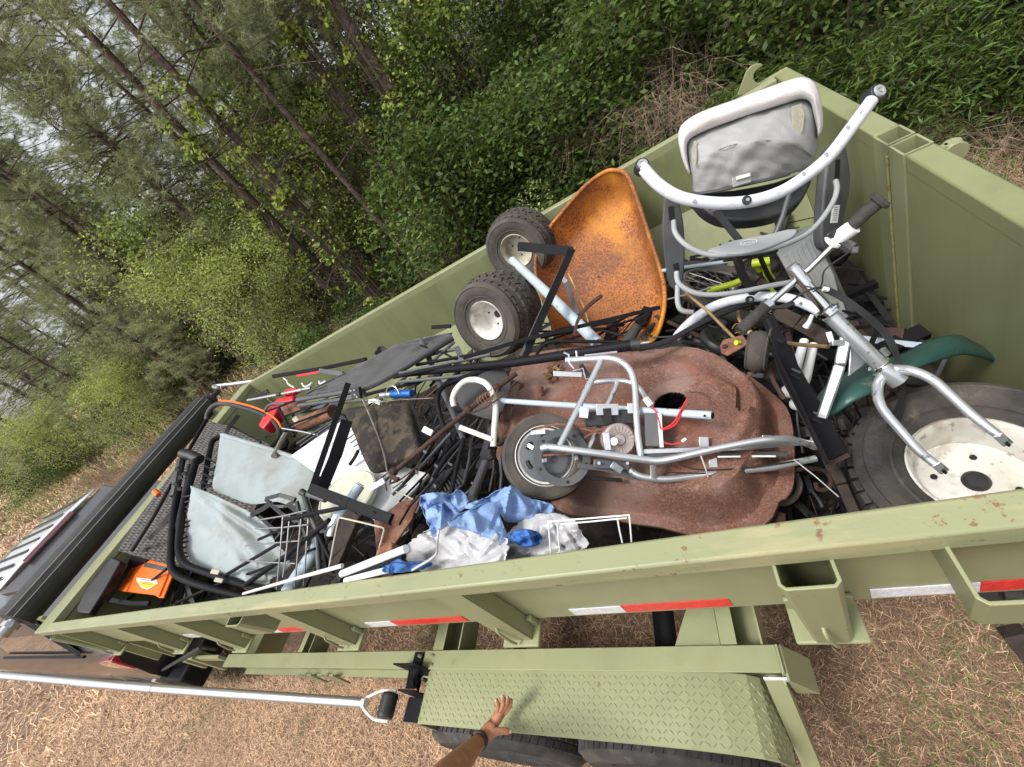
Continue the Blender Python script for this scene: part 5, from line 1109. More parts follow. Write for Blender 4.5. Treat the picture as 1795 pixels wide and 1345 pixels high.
T('white_tag', 'crumpled white paper tag beside the blue can', 'paper tag', [(648,704,-1.98),(658,702,-1.96),(668,708,-1.94)], 9, 'white_plastic', seg=4)
cu_ = thing('seat_cushion', 'worn brown-black camouflage seat cushion standing on edge in the heap', 'cushion')
mat('camo', (.075, .058, .038), .9, 0, .5, 7, .6, 60, dirt=(.022, .018, .016), da=.56, ds=12, dd=.08)
q = pl3((605,716,-1.98), (716,706,-1.86), (680,818,-1.72)); rg = cr(onp(q, [(604,722),(612,714),(660,709),(706,705),(716,710),(724,745),(738,790),(730,803),(700,810),(655,824),(645,822),(632,795),(615,752)]), 3, True); c0 = cen(rg)
mb = MB(); loft(mb, rg, c0, q.n, [(.97, -.055), (1.0, -.04), (1.0, -.01), (.97, .0), (.92, .006)]+[(k/8, .008) for k in range(7, 0, -1)], nz=lambda p, s, a: q.n*(.008*noise.noise(p*14)) if s else V((0, 0, 0))); part('cushion', mb, 'camo', cu_, ang=70)
SH('side', None, None, [(716,708),(727,716),(744,752),(740,790),(736,795),(724,745)], pl3((716,708,-1.87),(744,752,-1.84),(736,795,-1.78)), .03, 'black_fabric', cu_, bev=.003)
T('strap', 'thin brown cord hanging over the camouflage cushion', 'cord', [(635,700,-1.90),(642,714,-1.88),(652,738,-1.84),(664,768,-1.80),(674,800,-1.74),(679,826,-1.70),(688,840,-1.66)], 3.4, 'wood_grey', smooth=1, seg=6)
for k, L in enumerate([[(640,702,-1.92),(664,705,-1.9),(700,701,-1.88),(760,698,-1.84)], [(745,697,-1.82),(755,690,-1.82),(768,678,-1.8)], [(672,700,-1.9),(680,680,-1.92),(692,678,-1.92),(700,690,-1.9)]]):
    T('loose_wire', ['pale wire stretched right from the paper tag', 'short brown wire curl left of the black furniture loop', 'small grey wire arch over the blue can'][k], 'wire', L, 1.8, ['wood_grey', 'rust', 'steel'][k], smooth=1, seg=5)
rr = thing('rusty_auger_rod', 'long rusty rod wound with wire, slanting from the mower deck to the white panel', 'rod')
T('rod', None, None, [(905,655,-1.62),(871,680,-1.60),(821,719,-1.58),(760,770,-1.54),(690,828,-1.50)], 9, 'rust_dark', rr, seg=12)
for q_ in ((871,680,-1.60),(821,719,-1.58),(690,827,-1.50)): a = P3(q_); mb = MB(); mb.ball(a, PW(8, a), 10); part('collar', mb, 'rust_dark', rr)
for k in range(5): T('wire', None, None, [(842+k*5,694-k*3,-1.575),(836+k*5,702-k*3,-1.56),(845+k*5,712-k*3,-1.56),(856+k*4,700-k*4,-1.575)], 2, 'rust', rr, smooth=1, seg=5)
for L in ([(820,725,-1.57),(850,715,-1.56),(885,690,-1.56),(905,668,-1.58)], [(690,832,-1.49),(684,846,-1.47),(700,842,-1.46),(740,812,-1.46)], [(690,830,-1.49),(676,842,-1.46),(678,860,-1.44)]): T('wire', None, None, L, 3, 'rust_dark', rr, smooth=1, seg=6)
B('clamp', None, None, [(684,834,-1.47),(698,842,-1.45)], 8, 'rust_dark', .012, rr, bev=.002)

# ================================================================ white louvred panel, cream lid, pvc pipe
wp = thing('louvred_panel', 'large white plastic panel with louvre slots lying under the camouflage cushion', 'plastic panel')
q = pl3((512,796,-2.10), (602,735,-2.20), (700,880,-1.70))
SH('panel', None, None, [(510,798),(602,735),(632,752),(690,812),(752,830),(700,885),(655,912),(600,862)], q, .02, 'white_plastic', wp, bev=.004)
for k in range(15):
    x0, y0 = 608+k*6.2, 771+k*6.6; m0, m1 = q.at(x0, y0, .0015), q.at(x0+18, y0-13, .0015); mb = MB(); mb.bar(m0, m1, PW(2.2, m0), .002, q.n); part('slot', mb, 'dark_grey_plastic', wp)
mb = MB(); mb.bar(q.at(552,800,.001), q.at(620,752,.001), .003, .002, q.n); part('groove', mb, 'grey_plastic', wp)
for x, y in ((598,793),(606,797),(593,800)): mb = MB(); mb.disc(q.at(x, y, 0), q.n, .004, .002, 8); part('hole', mb, 'grey_plastic', wp)
cl = thing('cream_lid', 'round cream-coloured plastic lid beneath the black frame corner', 'lid')
q = pl3((570,830,-1.88), (640,830,-1.80), (610,900,-1.65)); c0 = q.at(609, 868); R_ = PW(54, c0)
mb = MB(); mb.lathe([(R_*.98, -.02), (R_, -.01), (R_*.985, .004), (R_*.93, .008), (R_*.9, .004), (R_*.4, .006), (.001, .006)], c0, q.n, 44); part('lid', mb, mat('cream_plastic', (.62, .63, .5), .45, 0, .05, 6, .05, 90, dirt=(.4, .38, .28), da=.4, ds=9, dd=.3), cl)
pp_ = thing('pvc_pipe', 'open-ended grey plastic pipe rising between black frame corner and cream lid', 'pipe')
T('pipe', None, None, [(631,851,-1.60),(612,880,-1.58),(594,905,-1.56)], 18, 'blue_grey_tube', pp_, seg=20); mb = MB(); a = P3((632,849.5,-1.60)); d = (P3((631,851,-1.60))-P3((594,905,-1.56))).normalized(); mb.disc(a, d, PW(13, a)/2, .002, 20); part('bore', mb, 'dark_grey_plastic', pp_)
T('pvc_pipe', 'thick grey plastic pipe slanting down behind the wire rack to the near rail', 'pipe', [(568,935,-1.62),(540,985,-1.62),(505,1036,-1.64)], 24, 'blue_grey_tube', seg=18)
T('plastic_bottle', 'crushed clear-grey plastic bottle beside the open pipe', 'bottle', [(594,905,-1.6),(584,925,-1.58),(580,940,-1.57)], 26, 'alu', seg=10, w2=18)

# black frame corners
f1 = thing('frame_corner', 'big black steel frame corner leaning over the white louvred panel', 'metal frame')
B('arm', None, None, [(610,673,-1.72),(576,772,-1.60),(544,864,-1.50)], 10, 'black_metal', .02, f1); B('arm', None, None, [(608,738,-1.74),(588,800,-1.62),(562,862,-1.54)], 20, 'black_metal', .012, f1); B('arm', None, None, [(545,856,-1.49),(612,882,-1.42),(686,910,-1.36)], 17, 'black_metal', .02, f1)
B('edge', None, None, [(545,865,-1.485),(612,892,-1.415),(684,919,-1.355)], 4, 'black_metal', .02, f1)
for x, y in ((592,874),(652,897)): a = P3((x, y, -1.37)); mb = MB(); mb.bar(a, P3((x+5, y+3, -1.37)), PW(3, a), .004, cdir(0,0,-1)); part('slot', mb, 'black', f1)
T('tube_roller', 'short dark round tube beside the frame corner joint', 'tube', [(540,866,-1.62),(571,876,-1.58)], 11, 'dark_grey_plastic', seg=14)
# ================================================================ front part of the bin
mat('wicker', (.17, .155, .145), .75, 0, .25, 40, 0, 60, dirt=(.05, .045, .042), da=.5, ds=25, dd=.2)
def woven(m):
    n = m.node_tree.nodes; l = m.node_tree.links; b = n['Principled BSDF']; tc = n.new('ShaderNodeTexCoord')
    w1 = n.new('ShaderNodeTexWave'); w1.inputs['Scale'].default_value = 7; w1.bands_direction = 'X'; w2 = n.new('ShaderNodeTexWave'); w2.inputs['Scale'].default_value = 16; w2.bands_direction = 'Y'
    for w_ in (w1, w2): l.new(tc.outputs['Object'], w_.inputs['Vector']); w_.inputs['Distortion'].default_value = .6
    mu = n.new('ShaderNodeMath'); mu.operation = 'MULTIPLY'; l.new(w1.outputs['Fac'], mu.inputs[0]); l.new(w2.outputs['Fac'], mu.inputs[1])
    bp = n.new('ShaderNodeBump'); bp.inputs['Strength'].default_value = 1; bp.inputs['Distance'].default_value = .012; l.new(mu.outputs[0], bp.inputs['Height']); l.new(bp.outputs[0], b.inputs['Normal'])
    mrr = n.new('ShaderNodeMapRange'); mrr.inputs[3].default_value = .35; mrr.inputs[4].default_value = 1.3; l.new(mu.outputs[0], mrr.inputs[0]); x = n.new('ShaderNodeMix'); x.data_type = 'RGBA'; x.blend_type = 'MULTIPLY'; x.inputs[0].default_value = 1; l.new(b.inputs['Base Color'].links[0].from_socket, x.inputs[6]); l.new(mrr.outputs[0], x.inputs[7]); l.new(x.outputs[2], b.inputs['Base Color'])
woven(MATS['wicker'])
wk = thing('wicker_panel', 'dark grey wicker furniture panel lying flat beside the front wall', 'wicker panel')
q = pl3(P(370,738,X=-3.93), P(215,975,X=-3.93), P(440,930,Z=1.27))
SH('panel', None, None, [(368,738),(420,752),(488,786),(470,850),(420,940),(330,1000),(205,965),(240,910),(300,830)], q, .03, 'wicker', wk, bev=.004)
SH('edge_band', None, None, [(374,722),(392,722),(440,742),(490,768),(486,782),(440,764),(392,744),(372,738)], pl3(P(374,722,Y=2.45),P(486,768,Y=2.40),P(372,738,Y=2.36)), .03, 'wicker', wk, bev=.004)
B('strap', 'dark webbing strap across the wicker panel top', 'strap', [(418,728,-3.05),(400,752,-2.9),(392,770,-2.8)], 7, 'dark_grey_plastic', .004)
T('wire_stand', 'thin black wire frame on the wicker panel top corner', 'metal frame', [(400,745,-2.95),(430,760,-2.82),(458,775,-2.72),(450,785,-2.66),(420,768,-2.76)], 3, 'black_metal', seg=6)
ol_ = thing('striped_loop', 'black tube loop with an orange stripe, arching over the wicker panel edge', 'tube frame')
T('loop', None, None, [(363,735,-3.16),(366,722,-3.16),(376,711,-3.14),(394,707,-3.1),(425,714,-3.0),(455,724,-2.9),(478,737,-2.8),(489,752,-2.7),(488,768,-2.62),(474,786,-2.52)], 9, 'black_plastic', ol_, smooth=1, seg=12)
T('stripe', None, None, [(384,702,-3.11),(410,705,-3.03),(445,714,-2.92),(470,725,-2.82),(486,738,-2.73),(493,750,-2.67)], 3.6, 'orange_plastic', ol_, smooth=1, seg=6)
T('side', None, None, [(363,735,-3.16),(347,762,-3.0),(332,788,-2.86)], 6, 'black_metal', ol_, seg=10)
# zero-gravity chair: slings laced in a tube frame
zc = thing('sling_chair', 'folding chair with two pale blue fabric slings in a black tube frame', 'chair')
mat('sling_blue', (.33, .38, .39), .8, 0, .05, 6, .35, 420, dirt=(.30, .29, .24), da=.42, ds=5, dd=.3); layer('sling_blue', (.22, .20, .15), 4, .48, .68, .6); layer('sling_blue', (.2, .22, .22), 14, .6, .7, .35)
def slingm(name, px, zs, seed, amp, ridges=None):
    q = pl3(*zs); rg = cr(onp(q, px), 4, True); c0 = cen(rg); mb = MB()
    def nz(p, s, a):
        h = amp*.4*noise.noise(p*4+V((seed, 0, 0))) + amp*.16*(1-abs(noise.noise(p*9+V((0, seed, 0))))*3)
        if ridges:
            for (o_, d_, f_, A_) in ridges:
                t = (p-o_).dot(d_); r_ = (p-o_).cross(d_).dot(q.n); h += A_*math.exp(-(r_/f_)**2)*min(1, max(0, s*1.4))
        return q.n*h
    loft(mb, rg, c0, q.n, [(k/36, 0) for k in range(36, 0, -1)], nz=nz)
    return part(name, mb, 'sling_blue', zc, solid=.002, ang=80), q
U, qu = slingm('back_sling', [(388,765),(392,761),(400,762),(470,785),(550,812),(554,816),(548,850),(536,890),(520,893),(486,880),(440,884),(400,870),(374,856),(380,810)], ((388,762,-2.55),(553,813,-2.15),(372,858,-2.25)), 1, .02)
mb = MB(); mb.tube([qu.at(390,763,.004), qu.at(470,787,.005), qu.at(552,815,.004)], PW(8, qu.at(470,787))/2, 10); part('hem', mb, 'sling_blue', U)
qs = pl3((344,855,-2.22), (500,962,-1.80), (340,988,-1.95)); A0 = qs.at(348, 862)
rdg = []
for (x, y), A_, f_ in (((500,955), .035, .018), ((495,985), -.03, .02), ((480,1005), .03, .02), ((470,925), -.02, .016), ((455,1015), -.025, .025), ((440,1015), .02, .02)):
    rdg.append((A0, (qs.at(x, y)-A0).normalized(), f_, A_))
L2, ql = slingm('seat_sling', [(338,860),(344,855),(390,875),(441,900),(475,930),(498,960),(502,990),(492,1015),(460,1024),(420,1016),(385,1004),(345,990),(330,972),(328,940),(331,905)], ((344,855,-2.22),(500,962,-1.80),(340,988,-1.95)), 5, .04, rdg)
for k in range(13):
    a = ql.at(337-k*.7, 868+k*9, 0); mb = MB(); mb.tube([a, a+cdir(-1, .2+.1*(k % 3), -.1)*PW(16, a)], PW(3.4, a)/2, 6); part('lace', mb, 'black_plastic', L2)
for k in range(7):
    a = qu.at(378-k*1.2, 812+k*7, 0); mb = MB(); mb.tube([a, a+cdir(-.8, .6*(1 if k % 2 else -1), -.2)*PW(20, a)], PW(3.4, a)/2, 6); part('lace', mb, 'black_plastic', U)
def zt(nm, L, w, mt='black_metal', **k): return T(nm, None, None, L, w, mt, zc, **k)
zt('frame_tube', [(312,862,-2.30),(305,900,-2.2),(300,960,-2.0),(300,992,-1.92),(312,1010,-1.88),(345,1024,-1.84),(400,1040,-1.78),(450,1052,-1.72)], 12, smooth=1, seg=14)
zt('frame_tube', [(344,806,-2.36),(334,842,-2.28),(322,885,-2.18),(314,945,-2.02),(316,975,-1.95),(330,992,-1.9),(380,1010,-1.84),(430,1026,-1.77),(480,1040,-1.7)], 12, smooth=1, seg=14)
zt('frame_tube', [(338,994,-1.9),(385,1012,-1.83),(440,1032,-1.75)], 8, 'rust', seg=10)
zt('back_tube', [(390,764,-2.56),(374,772,-2.54),(368,790,-2.48),(361,830,-2.35),(356,862,-2.28)], 9, smooth=1, seg=12)
zt('head_bar', [(320,795,-2.42),(335,799,-2.40),(350,806,-2.38)], 18, 'black_plastic', seg=14)
zt('leg', [(318,806,-2.40),(312,835,-2.34),(306,870,-2.28)], 14, 'black_plastic', seg=8); zt('leg', [(334,815,-2.36),(326,860,-2.26),(310,930,-2.1)], 9, seg=10)
for q_ in ((312,822),(318,836),(309,848),(324,830),(316,856)): mb = MB(); a = P3((*q_, -2.27)); mb.disc(a, cdir(.2,.1,-1), PW(7, a)/2, .012, 8); part('bolt', mb, 'black_plastic', zc)
for q_, w in (((371,1001,-1.8),8),((377,1016,-1.78),7)): B('cap', None, None, [q_, (q_[0]+14, q_[1]+3, q_[2])], w, 'cream_enamel', .012, zc, bev=.002)
# orange lid and black case
oc = thing('orange_cover', 'bright orange plastic machine cover with yellow warning shield, in the near front corner', 'cover')
q = pl3((245,975,1.46), (305,994,1.44), (240,1044,1.46))
SH('cover', None, None, [(243,974),(252,978),(304,992),(306,998),(286,1048),(278,1048),(270,1043),(212,1036),(205,1034),(228,1000)], q, .012, 'orange_plastic', oc, bev=.004)
B('rib', None, None, [q.at(301,997,.004), q.at(281,1046,.004)], 4, 'orange_plastic', .008, oc, bev=.002); B('rib', None, None, [q.at(246,976,.004), q.at(209,1032,.004)], 4, 'orange_plastic', .008, oc, bev=.002)
SH('label_plate', None, None, [(255,986),(292,994),(290,1002),(252,994)], q, .003, 'dark_grey_plastic', oc, off=.003)
mat('yellow_label', (.75, .55, .02), .5); mat('pink_label', (.75, .6, .55), .5)
SH('shield_rim', None, None, [(240,1013),(276,1017),(277,1024),(258,1034),(249,1031),(240,1019)], q, .002, 'white_plastic', oc, off=.003); SH('shield', None, None, [(242,1019),(275,1023),(274,1026),(258,1032.5),(250,1029)], q, .002, 'yellow_label', oc, off=.0045); SH('shield_top', None, None, [(242,1014.5),(275,1018.5),(275,1022),(242,1018)], q, .002, 'pink_label', oc, off=.0045)
for (x0, y0, x1, y1) in ((247,1016.3,270,1019.2), (248,1021,268,1023.4), (251,1024,266,1025.8)):
    mb = MB(); mb.bar(q.at(x0, y0, .0062), q.at(x1, y1, .0062), .0022, .0006, q.n); part('print', mb, 'dark_grey_plastic', oc)
SH('knob', None, None, [(206,968),(214,965),(222,972),(216,980),(207,979)], pl3((206,968,1.5),(222,972,1.5),(207,979,1.48)), .02, 'orange_plastic', oc, bev=.004)
B('pivot', None, None, [(222,975,-3.4),(238,972,-3.3)], 14, 'orange_plastic', .03, oc, bev=.004)
bc2 = thing('black_case', 'scuffed black plastic case under the orange cover', 'case')
SH('end', None, None, [(212,984),(196,976),(176,990),(150,1030),(133,1068),(136,1074),(156,1076),(186,1030)], pl3(P(212,984,X=-3.93),P(136,1074,X=-3.96),P(160,1076,X=-3.86)), .05, 'black_plastic', bc2, bev=.008)
SH('body', None, None, [(212,988),(240,980),(240,1030),(290,1042),(330,1010),(345,1020),(305,1050),(205,1058),(192,1050)], pl3(P(212,988,X=-3.90),P(330,1010,Z=1.28),P(190,1055,Y=.66)), .08, 'black_plastic', bc2, off=-.07, bev=.006)
for L in ([(228,992,1.50),(205,1030,1.52),(186,1055,1.54)], [(195,1052,1.50),(230,1058,1.44),(262,1058,1.42)], [(312,1000,1.40),(296,1040,1.42),(282,1062,1.42)], [(330,1005,1.42),(312,1040,1.42),(302,1058,1.42)]): B('bar', None, None, L, 7, 'black_metal', .015, bc2)
wr = thing('orange_hand_tool', 'long black tool bar with orange tip lying across the wicker panel', 'tool')
T('bar', None, None, [(300,850,-2.45),(270,905,-2.6),(232,965,-2.85)], 6, 'black_metal', wr, seg=10); T('tape', None, None, [(278,868,-2.56),(271,861,-2.58)], 9, 'orange_plastic', wr, seg=8)
B('webbing_strap', 'grey webbing strap running over the front wall edge', 'strap', [(152,984,-3.95),(200,960,-3.6),(250,935,-3.25),(298,902,-2.8)], 6, 'dark_grey_plastic', .003)
B('flat_strap', 'short grey flat strip on the wicker beside the chair frame', 'strip', [(262,945,-2.8),(285,920,-2.65),(302,895,-2.55)], 7, 'dark_grey_plastic', .004)
for L, w, lab in (([(147,1118,-3.55),(215,1058,-3.0),(292,998,-2.55)], 5, 'thin black rod poking out over the near rail by the orange cover'),
                  ([(308,1058,-2.25),(380,1025,-1.95),(450,1001,-1.75),(552,962,-1.55)], 5, 'long thin black rod running right from the near rail under the wire rack'),
                  ([(379,1018,-1.85),(430,988,-1.75),(492,951,-1.62)], 6, 'black rod crossing the pale blue seat sling'),
                  ([(498,912,-1.62),(550,900,-1.55),(608,889,-1.48)], 8, 'black rod pointing right just below the frame corner'),
                  ([(453,946,-1.72),(490,930,-1.66),(520,918,-1.62)], 5, 'short dark rod crossing the wire rack middle'),
                  ([(432,1024,-1.75),(505,972,-1.62),(577,912,-1.52)], 9, 'broad grey-black flat rod over the wire rack')):
    T('black_rod', lab, 'rod', L, w, 'black_metal', seg=8)
um = thing('umbrella_ribs', 'black folded canopy ribs with hub, standing right of the wire rack', 'canopy frame')
T('rib', None, None, [(532,864,-1.66),(543,898,-1.60),(556,930,-1.56)], 10, 'black_plastic', um, seg=10); T('rib', None, None, [(556,934,-1.56),(575,972,-1.52),(598,1014,-1.48)], 7, 'black_metal', um, seg=10)
T('rib', None, None, [(554,930,-1.58),(557,965,-1.56),(560,1000,-1.55)], 10, 'grey_metal', um, seg=12); T('rib', None, None, [(563,935,-1.57),(569,970,-1.55),(573,1000,-1.54)], 8, 'black_metal', um, seg=12)
T('rib', None, None, [(520,880,-1.68),(530,920,-1.64),(545,965,-1.6)], 8, 'black_plastic', um, seg=8); T('hub', None, None, [(528,862,-1.66),(536,867,-1.65)], 12, 'black_plastic', um, seg=14); T('foot', None, None, [(594,1004,-1.49),(602,1016,-1.47)], 14, 'black_plastic', um, seg=8)
tp_ = thing('folding_tripod', 'small black folded plastic tripod lying on the pale blue slings', 'tripod')
for L, w in (([(439,903,-1.98),(458,894,-1.92),(476,882,-1.88)], 8), ([(467,874,-1.9),(490,868,-1.87),(518,876,-1.84)], 7), ([(466,876,-1.9),(480,888,-1.87),(500,888,-1.85),(517,878,-1.84)], 6), ([(475,884,-1.88),(495,902,-1.83),(540,925,-1.76)], 7), ([(505,884,-1.85),(528,902,-1.80),(548,915,-1.76)], 8), ([(455,906,-1.92),(480,928,-1.84),(500,936,-1.8)], 6)):
    B('arm', None, None, L, w, 'black_plastic', .014, tp_, bev=.002)
T('joint', None, None, [(436,903,-1.98),(442,902,-1.96)], 8, 'grey_plastic', tp_, seg=12)
wr2 = thing('wire_rack', 'grey steel wire rack lying on the chair slings near the rail', 'rack')
for L in ([(496,906,-1.62),(492,960,-1.58),(485,1034,-1.56)], [(508,903,-1.62),(503,960,-1.58),(496,1012,-1.56)], [(529,896,-1.60),(523,960,-1.56),(517,1028,-1.54)], [(541,905,-1.60),(537,960,-1.56),(532,1027,-1.54)], [(452,912,-1.66),(495,905,-1.62),(538,895,-1.59)], [(447,927,-1.66),(495,925,-1.61),(538,920,-1.58)], [(430,957,-1.68),(480,952,-1.62),(527,948,-1.58)], [(421,982,-1.68),(470,986,-1.61),(518,988,-1.57)]):
    T('wire', None, None, L, 2.8, mat('wire_grey', (.20, .20, .21), .4, .4, .1, 30), wr2, seg=8)
# tent poles and awning fabric
for L, w0, w1, lab in (([(600,1006,-1.34),(660,982,-1.22),(712,962,-1.14)], 13, 14, 'upper white tent pole running left from the silver fabric'), ([(606,1018,-1.31),(660,1004,-1.22),(708,992,-1.16)], 10, 12, 'lower white tent pole running left from the silver fabric'), ([(427,1041,-1.72),(520,1014,-1.48),(600,992,-1.36)], 5, 8, 'thin white pole against the near rail left of the ribs')):
    T('tent_pole', lab, 'pole', L, w0, 'white_plastic', w2=w1, seg=10)
B('pole_gap', 'black flat rod between the white tent poles', 'rod', [(604,1012,-1.33),(660,994,-1.225),(706,975,-1.16)], 5, 'black_metal', .008)
mat('silver_cloth', (.50, .50, .51), .5, .1, .04, 9, .1, 120); mat('blue_cloth', (.23, .35, .60), .7, 0, .08, 9, .25, 260); mat('royal_cloth', (.04, .14, .42), .7, 0, .1, 9, .2, 200)
import random as np_rand
def crumple(name, label, px, D, amp, mt, seed, parent, n=44, sc_=26, tilt=(0, 0, 0)):
    xs_ = [p[0] for p in px]; ys_ = [p[1] for p in px]; x0, x1, y0, y1 = min(xs_), max(xs_), min(ys_), max(ys_)
    q = [V((a, b, 0)) for a, b in px]; q = cr(q, 9, True); c = cen(q); k = len(q); vs = []; N = 40
    fr = np_rand.Random(int(seed*10)); cr_l = [(fr.uniform(x0, x1), fr.uniform(y0, y1), fr.uniform(0, pi), fr.uniform(5, 13), fr.uniform(-1, 1)) for _ in range(28)]
    def fold(x, y):
        h = 0
        for (a_, b_, th, wd, sg) in cr_l:
            d = (x-a_)*sin(th)-(y-b_)*cos(th); t = (x-a_)*cos(th)+(y-b_)*sin(th); h += sg*max(0, 1-abs(d)/wd)*math.exp(-(t/40)**2)
        return .85*max(-1.6, min(1.6, h)) + .14*fold0(x, y)
    def fold0(x, y):
        a = noise.noise(V((x/sc_, y/sc_, seed))); b = noise.noise(V((x/sc_*2.3+a*2, y/sc_*2.3-a, seed+9))); return (1-abs(a)*2.4)*.75 + (1-abs(b)*2.6)*.25
    for i in range(N, -1, -1):
        s = i/N
        for p in q:
            w_ = c+(p-c)*s*(1+.07*noise.noise(V((p.x*.11, p.y*.11, seed)))+.04*noise.noise(V((p.x*.3, p.y*.3, seed)))); d = D + tilt[0]*(w_.x-c.x)/100 + tilt[1]*(w_.y-c.y)/100 - amp*fold(w_.x, w_.y)*(1 if s < .98 else .3) + .012*s**6
            vs.append(PDp(w_.x, w_.y, d))
    fs = [(i*k+j, i*k+(j+1) % k, (i+1)*k+(j+1) % k, (i+1)*k+j) for i in range(N) for j in range(k)]
    mb = MB(); mb.add(vs, fs); o = mb.build(name, mt, parent, solid=.0015, ang=28)
    if label: o['label'] = label
    return o
aw = thing('awning_fabric', 'crumpled silver and blue awning fabric heaped against the near rail', 'fabric')
crumple('silver_fold', None, [(712,960),(728,942),(760,928),(800,916),(850,926),(886,945),(890,975),(870,992),(800,996),(740,1002),(716,985)], 1.17, .032, 'silver_cloth', 1.3, aw, tilt=(-.16, -.10, 0), sc_=34, n=60)
crumple('silver_fold', 'shiny silver fold ending by the white wire basket', [(884,950),(900,925),(925,905),(965,900),(1000,908),(1018,930),(1030,958),(985,972),(930,978),(888,985)], 1.10, .032, 'silver_cloth', 4.1, aw, tilt=(-.12, -.10, 0), sc_=30)
crumple('blue_fold', 'dark royal blue patch between silver folds', [(893,938),(915,928),(940,932),(952,945),(935,958),(910,956)], 1.045, .02, 'royal_cloth', 7, aw)
crumple('blue_fold', 'bright blue left fold with torn edge', [(735,878),(742,868),(765,863),(792,866),(802,858),(815,868),(822,884),(800,905),(778,925),(760,940),(748,915),(740,895)], 1.19, .035, 'blue_cloth', 2.2, aw, sc_=28)
crumple('blue_fold', 'pale blue triangular flap', [(786,918),(820,895),(866,880),(876,905),(890,936),(912,952),(870,948),(826,932)], 1.085, .02, 'blue_cloth', 3.1, aw, sc_=40, tilt=(.05, -.12, 0))
crumple('blue_fold', 'blue fold tucked under the scooter wheel', [(812,890),(850,872),(895,853),(925,872),(965,884),(965,905),(925,912),(890,915),(868,896)], 1.17, .03, 'blue_cloth', 8.1, aw, sc_=30)
crumple('blue_fold', 'small dark blue corner under the tent poles', [(668,1000),(690,985),(700,980),(712,985),(750,985),(756,992),(720,1002),(690,1004)], 1.15, .015, 'royal_cloth', 6, aw, n=20)
T('cord', None, None, [(770,928,-1.05),(767,948,-1.05),(766,968,-1.06),(755,980,-1.07),(735,992,-1.08),(722,1000,-1.08)], 5, 'alu', aw, smooth=1, seg=8)
T('cord', None, None, [(683,1006,-1.12),(684,992,-1.12),(694,986,-1.12),(720,990,-1.11),(742,986,-1.1)], 2, 'wire', aw, smooth=1, seg=5)
wbk = thing('wire_basket', 'white coated wire basket corner sticking up against the near rail', 'wire basket')
for L in ([(959,915,-.97),(1030,909,-.93),(1104,903,-.89)], [(974,920,-.99),(1040,914,-.95),(1099,908,-.91)], [(961,916,-.97),(963,940,-.985),(966,970,-1.0)], [(977,919,-.98),(979,945,-.99),(982,970,-1.0)], [(1082,908,-.92),(1086,930,-.925),(1091,952,-.93)], [(1103,903,-.89),(1105,925,-.9),(1107,950,-.91)]): T('wire', None, None, L, 3, 'white_plastic', wbk, seg=8)
T('bent_wire', 'rust-stained cream bent wire frame above the tent poles', 'wire frame', [(577,994,-1.42),(585,950,-1.40),(594,907,-1.38),(634,916,-1.32),(674,926,-1.27),(668,950,-1.28),(660,976,-1.3)], 3, 'cream_enamel', fil=.01, seg=8)
T('bent_wire', 'thin cream wire kinked above the red plate', 'wire', [(694,862,-1.5),(710,868,-1.48),(724,876,-1.46)], 2.4, 'cream_enamel', seg=6)
q = pl3((604,897,-1.5), (622,905,-1.48), (582,992,-1.4)); SH('bark_board', 'brown fibrous board standing behind the bent cream wire', 'board', [(604,897),(614,892),(630,905),(612,945),(592,992),(578,990),(588,940)], q, .03, 'wood', bev=.003)
q = pl3((660,910,-1.62), (740,870,-1.6), (690,960,-1.5)); SH('rusty_plate', 'flat rust-red plate in shadow below the frame corner', 'metal plate', [(655,915),(700,880),(738,866),(722,910),(690,955),(660,975)], q, .01, 'rust', bev=.002)
SH('red_brick', 'small dull red block beside the white poles', 'block', [(664,952),(688,950),(686,970),(660,976)], pl3((664,952,-1.3),(688,950,-1.28),(660,976,-1.27)), .04, 'rust', bev=.003)
# black plastic crate and rods in the middle
cr_ = thing('black_crate', 'broken black slatted plastic crate between the cushion and blue fabric', 'crate')
q = pl3((740,800,-1.72), (812,850,-1.52), (725,880,-1.58))
SH('side', None, None, [(748,858),(770,828),(800,815),(822,826),(812,850),(790,868),(768,884)], q, .04, 'black_plastic', cr_, bev=.003)
for k in range(8): m0, m1 = q.at(760+k*6, 846-k*2, .004), q.at(772+k*6, 868-k*3, .004); mb = MB(); mb.bar(m0, m1, PW(2.6, m0), .01, q.n); part('slat', mb, 'black_plastic', cr_)
for k, (x0, y0, x1, y1) in enumerate([(800,770,700,880),(812,778,716,890),(790,760,688,868),(822,786,744,884),(840,800,782,876),(776,790,730,900),(806,800,752,890),(758,776,706,850),(826,770,812,850),(850,790,842,860),(866,790,858,862),(876,800,876,866),(740,840,700,920),(770,850,735,905)]):
    T('black_strip', None, None, [(x0, y0, -1.60), ((x0+x1)/2+3, (y0+y1)/2, -1.56), (x1, y1, -1.50)], 4+(k % 3), ['black_metal', 'black_plastic', 'grey_metal'][k % 3], cr_, seg=5)
for k, (x, y) in enumerate(((728,826),(762,815),(786,812),(760,850),(742,790),(826,846))):
    a = P3((x, y, -1.46)); mb = MB(); mb.bar(a, P3((x+5+k % 3, y+4, -1.45)), PW(6-(k % 3), a), .004, cdir(.2*k-.4, .3, -1)); part('fitting', mb, 'dark_grey_plastic', cr_, bev=.001)
B('white_connector', 'broken white plastic connector on the rusty rod end', 'connector', [(650,856,-1.46),(664,848,-1.45),(674,842,-1.45)], 10, 'white_plastic', .012, bev=.002)
B('white_connector', 'white drilled plastic fitting near the cushion corner', 'connector', [(742,752,-1.62),(758,760,-1.6)], 11, 'white_plastic', .01, bev=.002)
T('charcoal_tube', 'charcoal round tube standing in front of the white chair leg', 'tube', [(851,812,-1.50),(840,840,-1.42),(826,874,-1.34)], 15, 'grey_metal', seg=16)
